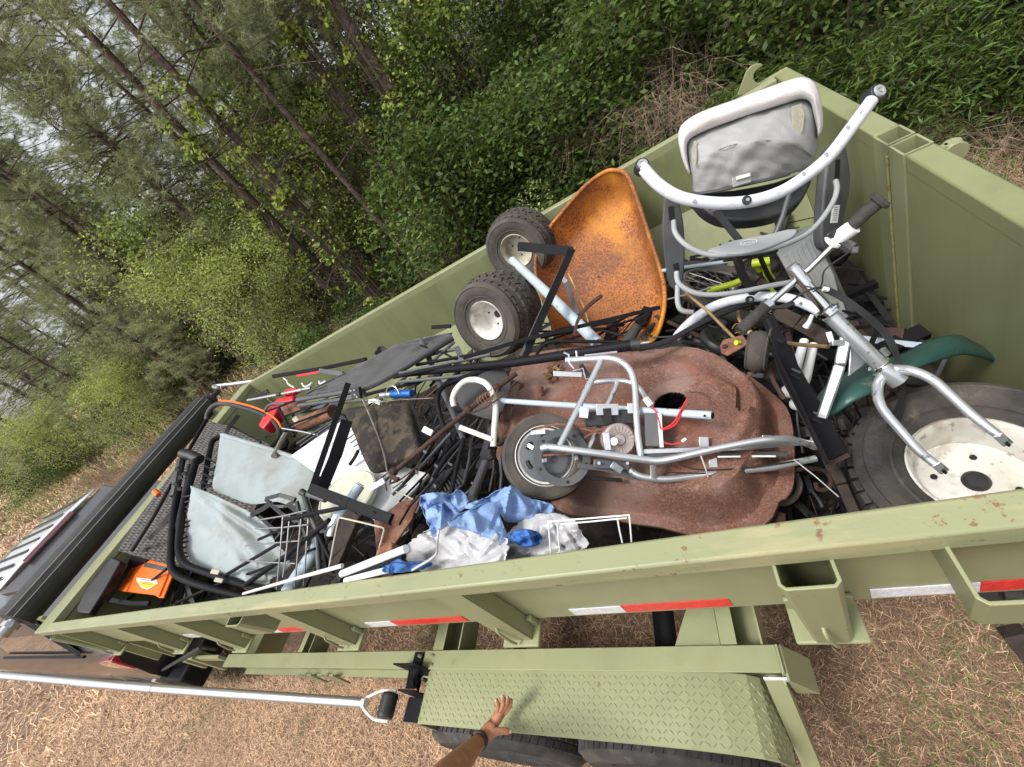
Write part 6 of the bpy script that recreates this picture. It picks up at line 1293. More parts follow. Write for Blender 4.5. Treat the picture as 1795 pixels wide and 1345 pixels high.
T('charcoal_tube', 'small dark tube end left of the scooter wheel', 'tube', [(874,780,-1.5),(890,768,-1.48),(906,756,-1.48)], 8, 'black_metal', seg=12)
T('white_leg_foot', 'dark clamp block under the white chair leg', 'clamp', [(852,800,-1.52),(864,796,-1.51)], 20, 'black_plastic', seg=6)
B('grey_channel', 'dark grey flat bar standing behind the white chair leg', 'bar', [(838,822,-1.60),(852,780,-1.62),(870,730,-1.66)], 10, 'grey_metal', .006)
B('grey_channel', 'dark sheet strip left of the mower deck', 'bar', [(884,738,-1.6),(896,700,-1.62),(905,668,-1.64)], 16, 'rust_dark', .006)
# slim black slats leaning by the white panel
for k in range(4): T('slat', 'slim grey-black slats bundled along the upper edge of the white panel', 'slat', [(520+k*6,778+k*4,-2.3),(560+k*5,752+k*2,-2.3),(598+k*3,728+k*2,-2.3)], 3, 'grey_metal', group='slats above the white panel', seg=6)
T('black_rod', 'thick black slat stub crossing the louvre slots', 'rod', [(613,815,-1.9),(622,802,-1.9),(628,790,-1.9)], 6, 'black_metal', seg=6)
T('black_rod', 'thin black rod hanging in the dark beside the largest wheel', 'rod', [(1480,620,-1.35),(1500,660,-1.32),(1530,690,-1.3)], 3, 'black_metal', seg=6)
SH('dark_box', 'black plastic box bottom in shadow behind the green fender', 'box', [(1440,740),(1490,720),(1560,700),(1590,720),(1500,790),(1450,800)], pl3((1440,740,1.05),(1560,700,1.03),(1450,800,1.02)), .05, 'black_plastic', bev=.004)
B('wood_post', 'weathered grey timber post end behind the near rear bracket', 'timber', [P(1772,1105,Z=.25), P(1840,1190,Z=.12)], 34, 'wood', .06, bev=.004)

# thin tangled rods and wires filling the gaps between the bigger things
random.seed(21)
def tangle(name, label, regs):
    mb = MB()
    for (x0, x1, y0, y1, z0, z1, n, L0, L1, ang, sp) in regs:
        for i in range(n):
            x, y = random.uniform(x0, x1), random.uniform(y0, y1); a = ang + random.gauss(0, sp); L = random.uniform(L0, L1)/2; z = random.uniform(z0, z1); dz = random.uniform(-.03, .03)
            pts = [P(x-cos(a)*L, y-sin(a)*L, z+dz), P(x+random.uniform(-5, 5), y+random.uniform(-5, 5), z+random.uniform(0, .02)), P(x+cos(a)*L, y+sin(a)*L, z-dz)]
            if any(p.y < .45 or p.y > 2.5 or p.x > .53 or p.x < -4 for p in pts): continue
            mb.mi = random.choice([0, 0, 0, 1, 2, 3]); w_ = random.uniform(1.5, 5.5)
            if random.random() < .6: mb.tube(cr(pts, 3), PW(w_, pts[1])/2, 6)
            else: mb.bar(pts[0], pts[2], PW(w_*1.6, pts[1]), .006, (random.uniform(-.5, .5), random.uniform(-.5, .5), 1))
    o = mb.build(name, ['black_metal', 'grey_metal', 'rust_dark', 'black_plastic'], None); tag(o, label, 'scrap'); o['kind'] = 'stuff'
tangle('tangled_rods', 'loose tangle of thin dark rods and wires between the larger scrap', [
    (690, 880, 740, 880, 1.22, 1.34, 60, 50, 130, 2.1, .35), (560, 760, 860, 960, 1.2, 1.32, 36, 40, 110, -.5, .6), (500, 700, 650, 740, 1.2, 1.36, 34, 40, 110, -.25, .3),
    (430, 560, 700, 790, 1.2, 1.3, 24, 30, 90, -.4, .7), (1190, 1420, 480, 620, 1.05, 1.22, 44, 40, 120, .4, .9), (1380, 1560, 590, 760, 1.05, 1.2, 26, 40, 110, .9, .7), (880, 1180, 560, 640, 1.2, 1.35, 22, 60, 160, -.2, .3), (240, 340, 1000, 1060, 1.2, 1.36, 26, 30, 80, 1.9, .6), (1380, 1480, 820, 900, 1.05, 1.15, 16, 30, 80, 1.2, .6)])
# ================================================================ vegetation
import numpy as np
rng = np.random.default_rng(11)
def npmesh(name, v, k, mats, mi=None):
    """v: (n*k,3) corners of n separate k-gons"""
    n = len(v)//k; me = bpy.data.meshes.new(name); me.vertices.add(n*k); me.vertices.foreach_set('co', v.astype(np.float32).ravel())
    me.loops.add(n*k); me.loops.foreach_set('vertex_index', np.arange(n*k, dtype=np.int32)); me.polygons.add(n)
    me.polygons.foreach_set('loop_start', np.arange(0, n*k, k, dtype=np.int32))
    for q in mats: me.materials.append(MATS[q])
    if mi is not None: me.polygons.foreach_set('material_index', mi.astype(np.int32))
    me.update(calc_edges=True); return me
def unit(a): return a/np.maximum(1e-9, np.linalg.norm(a, axis=-1, keepdims=True))
def leaves(c, size, droop=.3, up=.7, wid=.42):
    """diamond leaves at centres c"""
    n = len(c); d = rng.normal(size=(n, 3)); d[:, 2] = d[:, 2]*.5-droop; d = unit(d)
    nm = rng.normal(size=(n, 3))*.6; nm[:, 2] += up; s = unit(np.cross(d, nm)); L = size*rng.uniform(.6, 1.25, (n, 1)); W = L*wid
    nn = np.cross(s, d); b = c; tip = c+d*L; mid = c+d*L*.5 + nn*L*.06
    return np.stack([b, mid+s*W*.5, tip, mid-s*W*.5], 1).reshape(-1, 3)
def needles(c, dr, n, L, w):
    """n thin needles fanned round direction dr at each centre"""
    m = len(c); C = np.repeat(c, n, 0); D = np.repeat(dr, n, 0); d = unit(D*.75 + rng.normal(size=(m*n, 3))*.55); d[:, 2] -= .12
    l_ = L*rng.uniform(.7, 1.1, (m*n, 1)); s = unit(np.cross(d, rng.normal(size=(m*n, 3))))*w/2
    C = C + D*rng.uniform(-.12, .08, (m*n, 1))
    return np.stack([C-s, C+s, C+d*l_], 1).reshape(-1, 3)
for nm, c, r in (('leaf_mid', (.10, .145, .03), .6), ('leaf_bright', (.40, .48, .11), .4), ('leaf_dark', (.05, .08, .02), .45), ('leaf_grey', (.36, .42, .18), .4), ('needle', (.33, .37, .19), .4), ('needle_dark', (.19, .22, .11), .4), ('candle', (.55, .52, .22), .2)):
    m_ = mat(nm, c, .55, 0, .15, 3, isl=r, spec=.3)
    n_ = m_.node_tree.nodes; l_ = m_.node_tree.links; b_ = n_['Principled BSDF']; tr = n_.new('ShaderNodeBsdfTranslucent'); ms = n_.new('ShaderNodeMixShader'); ms.inputs[0].default_value = .4 if 'needle' not in nm else .25
    src = b_.inputs['Base Color'].links[0].from_socket; l_.new(src, tr.inputs[0]); l_.new(b_.outputs[0], ms.inputs[1]); l_.new(tr.outputs[0], ms.inputs[2]); l_.new(ms.outputs[0], n_['Material Output'].inputs[0])
mat('bark', (.115, .08, .065), .95, 0, .4, 14, 1, 35, dirt=(.045, .03, .025), da=.52, ds=22, dd=.12)
mat('twig', (.10, .075, .055), .9, 0, .3, 10); mat('dry_stem', (.30, .22, .15), .9, 0, .25, 10, isl=.25); mat('straw', (.74, .50, .32), .85, 0, .2, 1.2, isl=.3); mat('straw_dark', (.40, .255, .155), .9, 0, .25, 1.2, isl=.35); mat('straw_deep', (.22, .145, .09), .9, 0, .25, 1.2, isl=.35); mat('grass_green', (.10, .17, .035), .8, 0, .2, 2, isl=.4)
def obj_of(me, name, loc, rz=0, s=1, parent=None):
    o = bpy.data.objects.new(name, me); COL.objects.link(o); o.location = loc; o.rotation_euler = (0, 0, rz); o.scale = (s, s, s) if not isinstance(s, tuple) else s
    if parent: o.parent = parent
    return o
def trunk_mesh(H, r, seed, dead=26, lean=.02):
    random.seed(seed); mb = MB(); pts = [V((lean*z*noise.noise(V((seed, z*.15, 0)))*3, lean*z*noise.noise(V((seed, z*.15, 5)))*3, z)) for z in [H*i/14 for i in range(15)]]
    mb.tube(pts, [r*(1.25 if i == 0 else 1-.75*i/14) for i in range(15)], 10)
    for i in range(dead):
        z = random.uniform(.5, H*.85); k = min(13, int(z/H*14)); p = pts[k].lerp(pts[k+1], z/H*14-k); a = random.uniform(0, 2*pi); L = random.uniform(.3, 1.5)
        d = V((cos(a), sin(a), random.uniform(-.25, .4))); q1 = p+d*L*.5+V((0, 0, random.uniform(-.1, .1))); q2 = p+d*L+V((random.uniform(-.2, .2), random.uniform(-.2, .2), random.uniform(-.35, .2)))
        mb.tube([p, q1, q2], [.013, .008, .003], 5)
        for j in range(2):
            e = q1.lerp(q2, random.random()); mb.tube([e, e+V((random.uniform(-.3, .3), random.uniform(-.3, .3), random.uniform(-.25, .15)))], [.004, .002], 4)
    o = mb.build('tmp', 'bark', None); me = o.data; c = V(o.location); me.transform(Matrix.Translation(c)); bpy.data.objects.remove(o); me.name = 'trunk'; return me
def crown_mesh(z0, H, R, nb, tufts, seed, nn=48, L=.18, w=.0062):
    random.seed(seed); C = []; D = []; mb = []
    for i in range(nb):
        z = z0+(H-z0)*random.random()**.9; a = random.uniform(0, 2*pi); rr = R*(.35+.65*(1-(z-z0)/(H-z0+.3)))*random.uniform(.6, 1.1)
        for j in range(tufts):
            t = random.uniform(.3, 1); dv = V((cos(a), sin(a), .22-.3*t)); p = V((0, 0, z))+dv*rr*t+V((random.gauss(0, .16), random.gauss(0, .16), random.gauss(0, .12)))
            C.append(p); D.append((dv+V((random.gauss(0, .3), random.gauss(0, .3), .35+random.gauss(0, .2)))).normalized())
    C = np.array(C); D = np.array(D); v = needles(C, D, nn, L, w); n = len(v)//3; mi = np.repeat((rng.random(len(C)) < .35).astype(int), nn)
    # pale new shoots at some tips
    k = rng.choice(len(C), len(C)//3, replace=False); cv = needles(C[k]+D[k]*.03, unit(D[k]*.4+np.array([0, 0, 1.2])), 3, .16, .011); mi = np.concatenate([mi, np.full(len(cv)//3, 2)])
    return npmesh('needles', np.concatenate([v, cv]), 3, ['needle', 'needle_dark', 'candle'], mi)
def branch_mesh(z0, H, R, nb, seed):
    random.seed(seed); mb = MB(); mb.tube([V((0, 0, z0-.2)), V((0, 0, H))], .012, 5)
    for i in range(nb):
        z = z0+(H-z0)*random.random()**.9; a = random.uniform(0, 2*pi); rr = R*(.35+.65*(1-(z-z0)/(H-z0+.3)))*random.uniform(.6, 1.1)
        p = V((0, 0, z)); mb.tube([p, p+V((cos(a), sin(a), .12))*rr*.5, p+V((cos(a), sin(a), -.06))*rr], [.016, .011, .004], 5)
    o = mb.build('tmp', 'bark', None); me = o.data; me.transform(Matrix.Translation(V(o.location))); bpy.data.objects.remove(o); me.name = 'branches'; return me
TR = [trunk_mesh(11, r, s, d) for r, s, d in ((.085, 1, 30), (.11, 2, 34), (.065, 3, 24), (.13, 4, 26))]
CR = [(crown_mesh(1.4, 10.5, 1.9, 74, 9, 21), branch_mesh(1.4, 10.5, 1.9, 60, 21)), (crown_mesh(2.4, 11, 1.8, 66, 9, 22), branch_mesh(2.6, 11, 1.7, 52, 22)), (crown_mesh(4.4, 11, 1.6, 46, 8, 23), branch_mesh(4.4, 11, 1.6, 46, 23)), (crown_mesh(.6, 7.5, 1.8, 80, 9, 24), branch_mesh(.7, 7, 1.7, 60, 24))]
def pine(x, y, tk, ck, label, group='pine trees behind the trailer', s=1, rz=None):
    t = thing('pine_tree', label, 'pine tree', group, (x, y, gz(x, y)-.05)); rz = random.uniform(0, 6.28) if rz is None else rz; t['moved'] = 1
    obj_of(TR[tk], 'trunk', (0, 0, 0), rz, s, t)
    if ck is not None:
        obj_of(CR[ck][1], 'branches', (0, 0, 0), rz+1, s, t); obj_of(CR[ck][0], 'crown', (0, 0, 0), rz+1, s, t)
    return t
random.seed(5)
main = [((648,556), 1, 2, 'thick-barked pine trunk rising just above the far rail left of the turf wheels'), ((700,548), 0, 2, 'pine trunk leaning beside the thick one over the folded black lounger'), ((812,447), 0, 2, 'straight pine trunk ending at the rail left of the grimy turf wheel'), ((868,425), 1, 2, 'bare-limbed pine trunk running down to the grimy turf wheel'), ((938,352), 0, 2, 'slim pine trunk behind the broad-leaved sapling near the orange tray'), ((1062,215), 3, 2, 'reddish double-thick pine trunk above the dry grass plumes'), ((1180,150), 1, None, 'dark pine trunk at the top edge left of the swing hood'), ((760,500), 2, 2, 'thin pine stem between the two long bare trunks'), ((560,470), 0, 1, 'pine beyond the tall bright bush')]
for (px, py), tk, ck, lab in main:
    p = P(px, py, Z=0); pine(p.x, p.y, tk, ck, lab)
for x, y, tk, ck, lab in ((-9.6, 8.6, 2, 0, 'full-needled pine overhanging the top left corner, nearest the rail'), (-12.2, 8.2, 0, 3, 'bushy young pine with pale candles at left edge'), (-15.5, 9.0, 0, 0, 'dense pine beyond the bushy young one at left'), (-7.9, 10.4, 2, 0, 'needle-heavy pine filling the upper left middle'), (-19.5, 8.4, 2, 3, 'low bushy pine left of the far bright bush'), (-24, 9.4, 0, 3, 'farthest low pine at the left frame edge'), (-10.8, 9.6, 0, 0, 'shaggy pine just behind the one overhanging the corner'), (-13.8, 9.6, 2, 1, 'tall pine between the young pine and the dense one'), (-17.2, 8.9, 0, 0, 'full pine above the feathery bush'), (-22, 8.6, 2, 0, 'shaggy pine above the far bright bush'), (-28, 9.0, 0, 0, 'shaggy pine at the far left end of the wood edge'), (-34, 9.6, 0, 3, 'low pine past the shaggy end pine')):
    pine(x, y, tk, ck, lab)
for x, y, tk, ck, lab in ((-8.9, 8.0, 2, 3, 'young feathery pine right behind the tall bright bush'), (-11.4, 7.7, 2, 0, 'pine with drooping branches between corner pine and young pine'), (-14.4, 8.0, 0, 3, 'young feathery pine above the lower broad bush'), (-18.3, 7.8, 2, 0, 'drooping pine above the feathery bush'), (-6.2, 9.0, 2, 1, 'needled pine behind the thick-barked trunk'), (-4.6, 10.0, 0, 1, 'needled pine behind the pair of long bare trunks'), (-12.9, 8.9, 2, 0, 'slim shaggy pine in the second rank at left')):
    pine(x, y, tk, ck, lab)
k = 0
for row, (y0, y1, n_) in enumerate(((9.5, 12, 16), (12, 16, 20), (16, 22, 24), (22, 32, 26))):
    for i in range(n_):
        x = -34+38*(i+random.uniform(.1, .9))/n_ - row*3; y = random.uniform(y0, y1)
        pine(x, y, random.choice([0, 1, 2, 2]), random.choice([0, 1, 2, 2, None] if x < -3 else [1, 2, None, None]), 'slender pine among the crowded trunks of the wood', 'crowded pines in the wood', s=random.uniform(.85, 1.2))
# ---- broad-leaved shrubs
def blob(n, R, H, z0, seed, lumps=9, hollow=.45):
    r = np.random.default_rng(seed); cs = np.stack([r.normal(0, R*.45, lumps), r.normal(0, R*.45, lumps), z0+(H-z0)*r.random(lumps)], 1); rs = R*r.uniform(.35, .65, lumps)
    k = r.integers(0, lumps, n); d = unit(r.normal(size=(n, 3))); rad = rs[k][:, None]*(hollow+(1-hollow)*r.random((n, 1))**.6); c = cs[k]+d*rad*np.array([1, 1, .85]); c[:, 2] = np.abs(c[:, 2]); return c, cs
def shrub_mesh(n, R, H, z0, seed, size, mats, wid=.45, lumps=9, droop=.2):
    c, cs = blob(n, R, H, z0, seed, lumps); v = leaves(c, size, droop, wid=wid); mi = (rng.random(n) < .3).astype(int)
    return npmesh('leaves', v, 4, mats, mi), cs
def stem_mesh(cs, seed, r=.014):
    random.seed(seed); mb = MB()
    for c in cs:
        b = V((random.uniform(-.12, .12), random.uniform(-.12, .12), 0)); c = V(c); mb.tube([b, b.lerp(c, .5)+V((random.uniform(-.1, .1), random.uniform(-.1, .1), .05)), c], [r, r*.7, r*.3], 5)
        for j in range(3): e = b.lerp(c, random.uniform(.4, .9)); mb.tube([e, e+V((random.uniform(-.35, .35), random.uniform(-.35, .35), random.uniform(.05, .4)))], [r*.4, r*.15], 4)
    o = mb.build('tmp', 'twig', None); me = o.data; me.transform(Matrix.Translation(V(o.location))); bpy.data.objects.remove(o); me.name = 'stems'; return me
SHB = {}
for key, args in dict(bright=(11500, 1.25, 3.4, .3, 31, .055, ['leaf_bright', 'leaf_grey'], .45, 14), willow=(6500, 1.2, 2.8, .2, 32, .06, ['leaf_grey', 'leaf_bright'], .28, 13), dark=(4600, 1.0, 1.9, .15, 33, .085, ['leaf_mid', 'leaf_dark'], .45, 12), weed=(2600, .75, 1.1, .1, 34, .13, ['leaf_mid', 'leaf_dark'], .17, 9), tall=(3400, 1.0, 5.2, .9, 35, .075, ['leaf_mid', 'leaf_bright'], .75, 16), talllight=(3000, 1.0, 4.8, .8, 41, .075, ['leaf_bright', 'leaf_mid'], .75, 18), vine=(1500, .24, 4.8, .2, 36, .085, ['leaf_bright', 'leaf_mid'], .8, 46), low=(3200, .8, .8, .05, 37, .07, ['leaf_dark', 'leaf_mid'], .5, 10), round=(2400, .7, 1.3, .1, 38, .055, ['leaf_grey', 'leaf_bright'], .7, 8), backdrop=(5200, 2.2, 6.0, .3, 39, .16, ['leaf_mid', 'leaf_dark'], .5, 20)).items():
    me, cs = shrub_mesh(*args); SHB[key] = (me, stem_mesh(cs, args[4]))
def shrub(key, x, y, label, group, s=1.0, name='shrub', cat='bush', rz=None, parts=True):
    t = thing(name, label, cat, group, (x, y, gz(x, y)-.03)); t['moved'] = 1; rz = random.uniform(0, 6.28) if rz is None else rz
    obj_of(SHB[key][0], 'leaves', (0, 0, 0), rz, s, t); obj_of(SHB[key][1], 'stems', (0, 0, 0), rz, s, t); return t
random.seed(9)
# bright bushes standing on the verge left of the bin
shrub('bright', -9.6, 7.2, 'tall bright green bush standing at the wood edge above the bin front', None, 1.3)
shrub('willow', -9.0, 6.9, 'greyer narrow-leaved bush right beside the tall bright bush', None, 1.1)
shrub('round', -8.2, 6.6, 'low yellow-green bush tucked under the narrow-leaved bush by the far rail', None, .9)
shrub('bright', -15.8, 7.6, 'lower broad bright bush at left, beyond the front wall of the bin', None, 1.0)
shrub('willow', -17.8, 7.0, 'feathery bush left of the lower broad one', None, 1.05); shrub('bright', -22.5, 7.3, 'far bright bush at the left frame edge', None, 1.2)
for x, y, s_, lab in ((-7.0, 8.6, .9, 'tall light-leaved sapling left of the thick-barked trunk'), (-5.2, 8.3, .8, 'light-leaved sapling between the two long bare trunks'), (-2.6, 8.0, .75, 'light-leaved sapling right of the slim pine trunk'), (-10.6, 7.9, .8, 'light-leaved sapling above the tall bright bush')): shrub('talllight', x, y, lab, None, s_, 'sapling', 'sapling')
shrub('bright', -8.3, 7.6, 'second bright bush merging with the tall bright one on its right', None, 1.05)
shrub('round', -3.1, 6.3, 'round-leaved sapling just above the far rail left of the orange tray', None, 1.15)
shrub('round', -1.9, 5.9, 'small round-leaved shrub above the rail at the orange tray tip', None, .8)
V_ = 'leafy undergrowth along the edge of the wood'
def fill(key, n, x0, x1, y0, y1, s0, s1, lab, grp, name='shrub', cat='bush'):
    for i in range(n): shrub(key, random.uniform(x0, x1), random.uniform(y0, y1), lab, grp, random.uniform(s0, s1), name, cat)
fill('weed', 16, .3, 3.9, 4.3, 5.6, .5, .85, 'lance-leaved green weed in the bank behind the rear door', 'weeds in the bank behind the rear door', 'weed_plant', 'weeds')
fill('weed', 8, -1.5, 1.5, 4.6, 5.8, .5, .8, 'lance-leaved green weed below the swing hood corner', 'weeds behind the far tail corner', 'weed_plant', 'weeds')
fill('weed', 22, 1.9, 4.6, 3.85, 5.6, .5, .85, 'lance-leaved green weed at the right end of the bank', 'weeds at the right end of the bank', 'weed_plant', 'weeds')
fill('low', 10, 2.2, 5.5, 4.6, 6.5, .8, 1.2, 'low leafy shrub at the right end of the bank', 'low shrubs at the right end of the bank')
fill('dark', 26, -3.5, 4.6, 6.0, 8.6, .8, 1.25, 'dark green shrub in the thick bank beyond the rear door', 'dark shrubs in the bank')
fill('low', 16, -8, 1.5, 5.6, 8.5, .7, 1.1, 'low dark ground shrub in the shade behind the far rail', 'low shrubs in the shade')
fill('dark', 22, -4, 8, 8.5, 13, 1.0, 1.6, 'deep green shrub far back in the bank', 'deep green shrubs far back')
fill('tall', 30, -13, 5, 8.2, 12.5, .8, 1.2, 'tall airy broad-leaved sapling among the pine trunks', 'broad-leaved saplings among the pines', 'sapling', 'sapling')
fill('tall', 14, -30, -12, 9, 14, .8, 1.2, 'airy sapling among the far left pines', 'saplings among the far left pines', 'sapling', 'sapling')
fill('willow', 9, -56, -24, 8.2, 11, 1.2, 1.8, 'loose willowy bush along the far end of the wood edge', 'bushes along the far wood edge')
fill('dark', 26, -40, -6, 8.6, 12, .8, 1.4, 'mid green shrub under the far left pines', 'shrubs under the far left pines')
for (px, py), tk, ck, lab in main[:7]:
    p = P(px, py, Z=0); shrub('vine', p.x+random.uniform(-.15, .15), p.y-.1, 'leafy vine climbing the ' + lab.split(' ')[0] + ' ' + ' '.join(lab.split(' ')[1:])[:200] if len(lab.split()) < 13 else 'leafy vine on the ' + ' '.join(lab.split()[:12]), 'vines climbing the pine trunks', 1, 'vine', 'vine')
for i in range(46):
    x = -48+60*i/46+random.uniform(-.6, .6); shrub('backdrop', x, random.uniform(24, 34)-(x+20)*.08, 'dense leafy tree far back in the wood', 'leafy trees far back in the wood', random.uniform(.8, 1.15), 'leafy_tree', 'tree')
# ---- dry plumes and brush
def brush_mesh(n, H, R, seed, r=.0035, arch=.9, side=8):
    random.seed(seed); mb = MB()
    for i in range(n):
        a = random.uniform(0, 2*pi); h = H*random.uniform(.55, 1); rr = R*random.uniform(.2, 1); b = V((random.gauss(0, .07), random.gauss(0, .07), 0)); d = V((cos(a), sin(a), 0))
        pts = [b, b+d*rr*.25+V((0, 0, h*.55)), b+d*rr*.65+V((0, 0, h*.95)), b+d*rr*(1+.3*arch)+V((0, 0, h*(1-.25*arch)))]; q = cr(pts, 3); mb.tube(q, [r*(1-.75*k/(len(q)-1)) for k in range(len(q))], 4, cap=False)
        for j in range(side):
            e = q[random.randint(3, len(q)-1)]; mb.tube([e, e+V((random.gauss(0, .1), random.gauss(0, .1), random.uniform(-.12, .06)))], [r*.5, r*.2], 3, cap=False)
    o = mb.build('tmp', 'dry_stem', None); me = o.data; me.transform(Matrix.Translation(V(o.location))); bpy.data.objects.remove(o); me.name = 'dry_plant'; return me
BR = [brush_mesh(46, 1.5, .7, 1, side=12), brush_mesh(70, .8, .9, 2), brush_mesh(50, .5, .8, 3, arch=1.6)]
def dry(k, x, y, lab, grp=None, s=1, name='dry_weed'):
    o = obj_of(BR[k], name, (x, y, gz(x, y)-.02), random.uniform(0, 6), s); return tag(o, lab, 'dry weeds', grp)
dry(0, .0, 5.6, 'pale brown feathery dead plume above the rail left of the swing hood', s=1.0); dry(0, .55, 6.4, 'tall curled dead stalk standing behind the tarp hook', s=1.15); dry(1, -1.3, 5.3, 'tangle of brown dead brush over the rail right of the orange tray', s=.9)
dry(1, -2.4, 5.6, 'brown dead brush between the sapling and the orange tray tip', s=.8)
for i in range(24): dry(random.choice([1, 2]), random.uniform(-22, -5.5), random.uniform(5.2, 7.3), 'dry tan brush on the verge beyond the bin front', 'dry brush on the verge', random.uniform(.6, 1.1))
for i in range(12): dry(2, random.uniform(.8, 4), random.uniform(3.6, 4.6), 'dry grass stalks at the foot of the weed bank', 'dry stalks at the foot of the bank', random.uniform(.4, .7))
for i in range(8): dry(0, random.uniform(-2.5, 4.2), random.uniform(5.4, 8.2), 'bare tan dead stalks standing in the green bank', 'dead stalks in the bank', random.uniform(.8, 1.15))
# fallen limbs
for (a, b, r, lab) in (((975,215,9.5),(1100,250,8.6),.05,'fallen grey limb lying across the wood floor right of the trunks'), ((900,200,9.4),(1075,275,7.9),.04,'thin fallen branch crossing under the fallen limb')):
    p, q = P(a[0], a[1], Y=a[2]), P(b[0], b[1], Y=b[2]); mb = MB(); mb.tube([p, p.lerp(q, .5)+V((0, 0, .1)), q], [r*.5, r*.8, r], 8); o = mb.build('fallen_branch', 'bark', None); tag(o, lab, 'branch')
# ---- grass on the verge: separate curved blades
def blades(n, x0, x1, y0, y1, L, w, hmax, curl=.7, mask=None, dens=None):
    x = rng.uniform(x0, x1, n); y = rng.uniform(y0, y1, n)
    if mask is not None:
        k = mask(x, y); x, y = x[k], y[k]; n = len(x)
    a = rng.uniform(0, 2*np.pi, n); l_ = L*rng.uniform(.4, 1.2, n); h = hmax*rng.random(n)**1.6
    z0 = np.array([gz(a_, b_) for a_, b_ in zip(x, y)]) if n < 20000 else np.interp(x, [-30, 10], [0, 0]) + np.array([gz(float(a_), float(b_)) for a_, b_ in zip(x, y)])
    d = np.stack([np.cos(a), np.sin(a)], 1); pr = np.stack([-np.sin(a), np.cos(a)], 1)*w/2; bend = rng.normal(0, curl, n)
    d2 = np.stack([np.cos(a+bend), np.sin(a+bend)], 1)
    p0 = np.stack([x, y], 1); p1 = p0+d*l_[:, None]*.5; p2 = p1+d2*l_[:, None]*.5; zz0 = z0-.004; zz1 = z0+h*.8+.004; zz2 = z0+h*rng.uniform(.3, 1.3, n)+.003
    def s(p, z): return np.concatenate([p, z[:, None]], 1)
    q1 = np.stack([s(p0-pr, zz0), s(p0+pr, zz0), s(p1+pr, zz1), s(p1-pr, zz1)], 1); q2 = np.stack([s(p1-pr, zz1), s(p1+pr, zz1), s(p2+pr*.3, zz2), s(p2-pr*.3, zz2)], 1)
    return np.stack([q1, q2], 1).reshape(-1, 3)
def nf(x, y, f, s): return np.array([noise.noise(V((float(a)*f, float(b)*f, s))) for a, b in zip(x, y)])
bl = np.concatenate([blades(120000, -5, 1.6, -1.1, .5, .075, .0017, .03, 1.0), blades(40000, -9, -5, -1.2, .8, .10, .003, .04), blades(80000, -3.5, 1.9, .4, 3.0, .08, .0019, .035, 1.0), blades(50000, -.6, 1.6, -1.1, 1.0, .05, .0014, .02, 1.2), blades(34000, -1, 4.2, 3.0, 5.2, .12, .003, .06), blades(14000, -50, -7, 6.3, 11, .4, .02, .35), blades(38000, -26, -7, -2, 6.9, .22, .010, .09), blades(16000, -60, -24, -2, 9, .5, .03, .2)])
n_ = len(bl)//8; bx = bl[::8, 0]; pd = np.clip((bx+2.8)/3.0, 0, 1)*.55+.3; u_ = rng.random(n_); mi = np.repeat(np.where(u_ < pd*.55, 2, np.where(u_ < pd, 1, 0)), 2)
me = npmesh('dry_grass', bl, 4, ['straw', 'straw_dark', 'straw_deep'], mi); o = obj_of(me, 'dry_grass', (0, 0, 0)); tag(o, 'short straw-coloured dead grass covering the ground round the trailer', 'grass'); o['kind'] = 'stuff'
mk = lambda x, y: nf(x, y, 1.6, 3.3) > .17
gb = np.concatenate([blades(48000, -5.5, 1.8, -1.1, 3.0, .08, .0022, .055, .4, mk), blades(9000, -50, -7, 6.0, 10.5, .4, .02, .4, .3), blades(9000, -26, -6, .5, 6.6, .2, .008, .12, .4, lambda x, y: nf(x, y, .5, 7) > .1), blades(7000, -1, 4.2, 3.2, 5.2, .15, .005, .14, .4)])
me = npmesh('green_grass', gb, 4, ['grass_green']); o = obj_of(me, 'green_grass', (0, 0, 0)); tag(o, 'thin patches of green grass growing through the straw', 'grass'); o['kind'] = 'stuff'
# ================================================================ photographer's arm
mat('skin', (.42, .19, .11), .5, 0, .12, 14, .25, 220, dirt=(.30, .12, .07), da=.46, ds=18, dd=.25, spec=.4)
mat('nail', (.62, .38, .32), .35)
mat('sleeve_cloth', (.05, .06, .09), .9, 0, .1, 20, .3, 300)
pe = thing('person', 'bare outstretched forearm and open hand over the fender, dark band on the wrist', 'person')
def skinobj(name, chains, par, mt='skin', sub=2):
    vs, es, rs = [], [], []
    for ch in chains:
        st = None
        for i, c in enumerate(ch):
            if isinstance(c, int): st = c; continue
            vs.append(V(c[0])); rs.append(c[1]); k = len(vs)-1
            if st is not None: es.append((st, k))
            st = k
    o0 = min(v.z for v in vs); me = bpy.data.meshes.new(name); c = vs[0].copy(); me.from_pydata([v-c for v in vs], es, []); o = bpy.data.objects.new(name, me); COL.objects.link(o)
    o.parent = par; o.location = c - WL[par]; WL[o] = c; me.materials.append(MATS[mt])
    sk = o.modifiers.new('skin', 'SKIN'); sk.use_smooth_shade = True; sk.branch_smoothing = .6
    for i, r in enumerate(rs):
        sv = me.skin_vertices[0].data[i]; sv.radius = r if isinstance(r, tuple) else (r, r)
    me.skin_vertices[0].data[0].use_root = True
    s_ = o.modifiers.new('sub', 'SUBSURF'); s_.levels = sub; s_.render_levels = sub
    return o
def H3(x, y, d): return PDp(x, y, d)
wr_ = H3(843, 1296, 1.44); el_ = H3(742, 1408, .96); sh_ = V((-.36, -.42, 1.62))
fa = el_-wr_
ch = [[(wr_, .024), (wr_+fa*.12, .026), (wr_+fa*.4, .036), (wr_+fa*.75, .045), (el_, .042), (el_.lerp(sh_, .4), .046), (sh_, .052)],
      [0, (H3(853, 1284, 1.45), .027), (H3(865, 1268, 1.465), .029), (H3(873, 1257, 1.475), .025)]]
k0 = 7+1        # index of the palm middle vertex
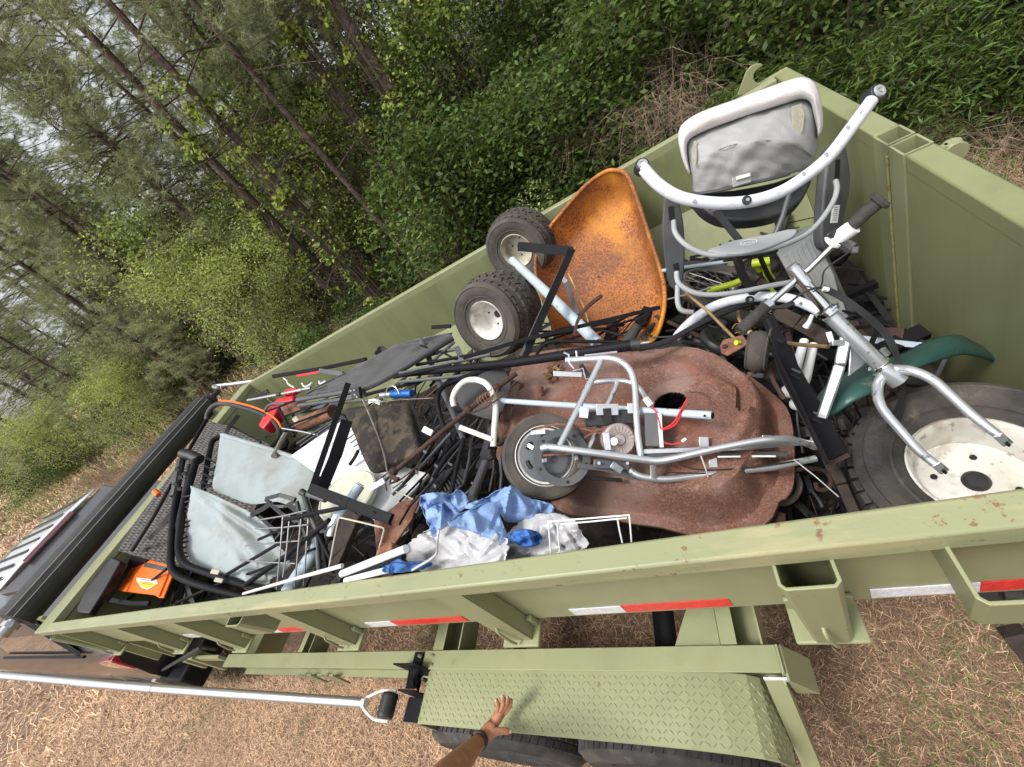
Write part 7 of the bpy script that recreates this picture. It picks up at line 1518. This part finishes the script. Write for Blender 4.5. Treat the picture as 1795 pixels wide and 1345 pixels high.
# bake the arm first, fingers as separate chains fused in one mesh by the shared palm
pk_ = 8
fingers = [ [(H3(871,1248,1.475), .0105), (H3(874,1238,1.465), .0092), (H3(871,1229,1.45), .0082), (H3(868,1226,1.455), .007)],
            [(H3(877,1245,1.472), .0108), (H3(883,1232,1.455), .0095), (H3(882,1223,1.44), .0085), (H3(879,1219,1.45), .0072)],
            [(H3(881,1246,1.475), .0108), (H3(889,1233,1.46), .0095), (H3(890,1225,1.445), .0085), (H3(887,1221,1.455), .0072)],
            [(H3(884,1250,1.48), .0105), (H3(893,1238,1.47), .0092), (H3(896,1229,1.46), .008), (H3(894,1224,1.465), .0068)] ]
for f in fingers: ch.append([9] + f)
ch.append([7, (H3(868, 1282, 1.44), .017), (H3(880, 1281, 1.43), .0125), (H3(889, 1282, 1.425), .011), (H3(895, 1283, 1.43), .0085)])
layer('skin', (.52, .26, .17), 22, .5, .66, .6); layer('skin', (.22, .085, .05), 60, .6, .7, .5); arm = skinobj('arm', ch, pe)
for a, r in ((H3(894.5, 1283, 1.421), .0055), (H3(869, 1227.5, 1.447), .0042), (H3(880, 1220.5, 1.442), .0044), (H3(888.5, 1222, 1.446), .0044), (H3(894.5, 1226, 1.456), .004)): mb = MB(); mb.ball(a, r, 10, (1, 1, .6)); part('nail', mb, 'nail', arm)
bd = (el_-wr_).normalized(); c = wr_+bd*.035
mb = MB(); mb.lathe([(.026, -.012), (.0305, -.011), (.0305, .011), (.026, .012)], c, bd, 28); wb_ = part('wrist_band', mb, 'black_plastic', pe)
mb = MB(); t, a, b_ = frame(bd); e = (cdir(-.8, -.5, -.2) - bd*cdir(-.8, -.5, -.2).dot(bd)).normalized(); mb.bar(c+e*.029-bd*.016, c+e*.029+bd*.016, .026, .009, e); part('band_case', mb, 'black_plastic', wb_, bev=.003)
mb = MB(); mb.tube([el_.lerp(sh_, .45), el_.lerp(sh_, .7), sh_, sh_+V((.05, -.08, .03))], [.062, .07, .085, .08], 18); part('sleeve', mb, 'sleeve_cloth', pe)
settle()
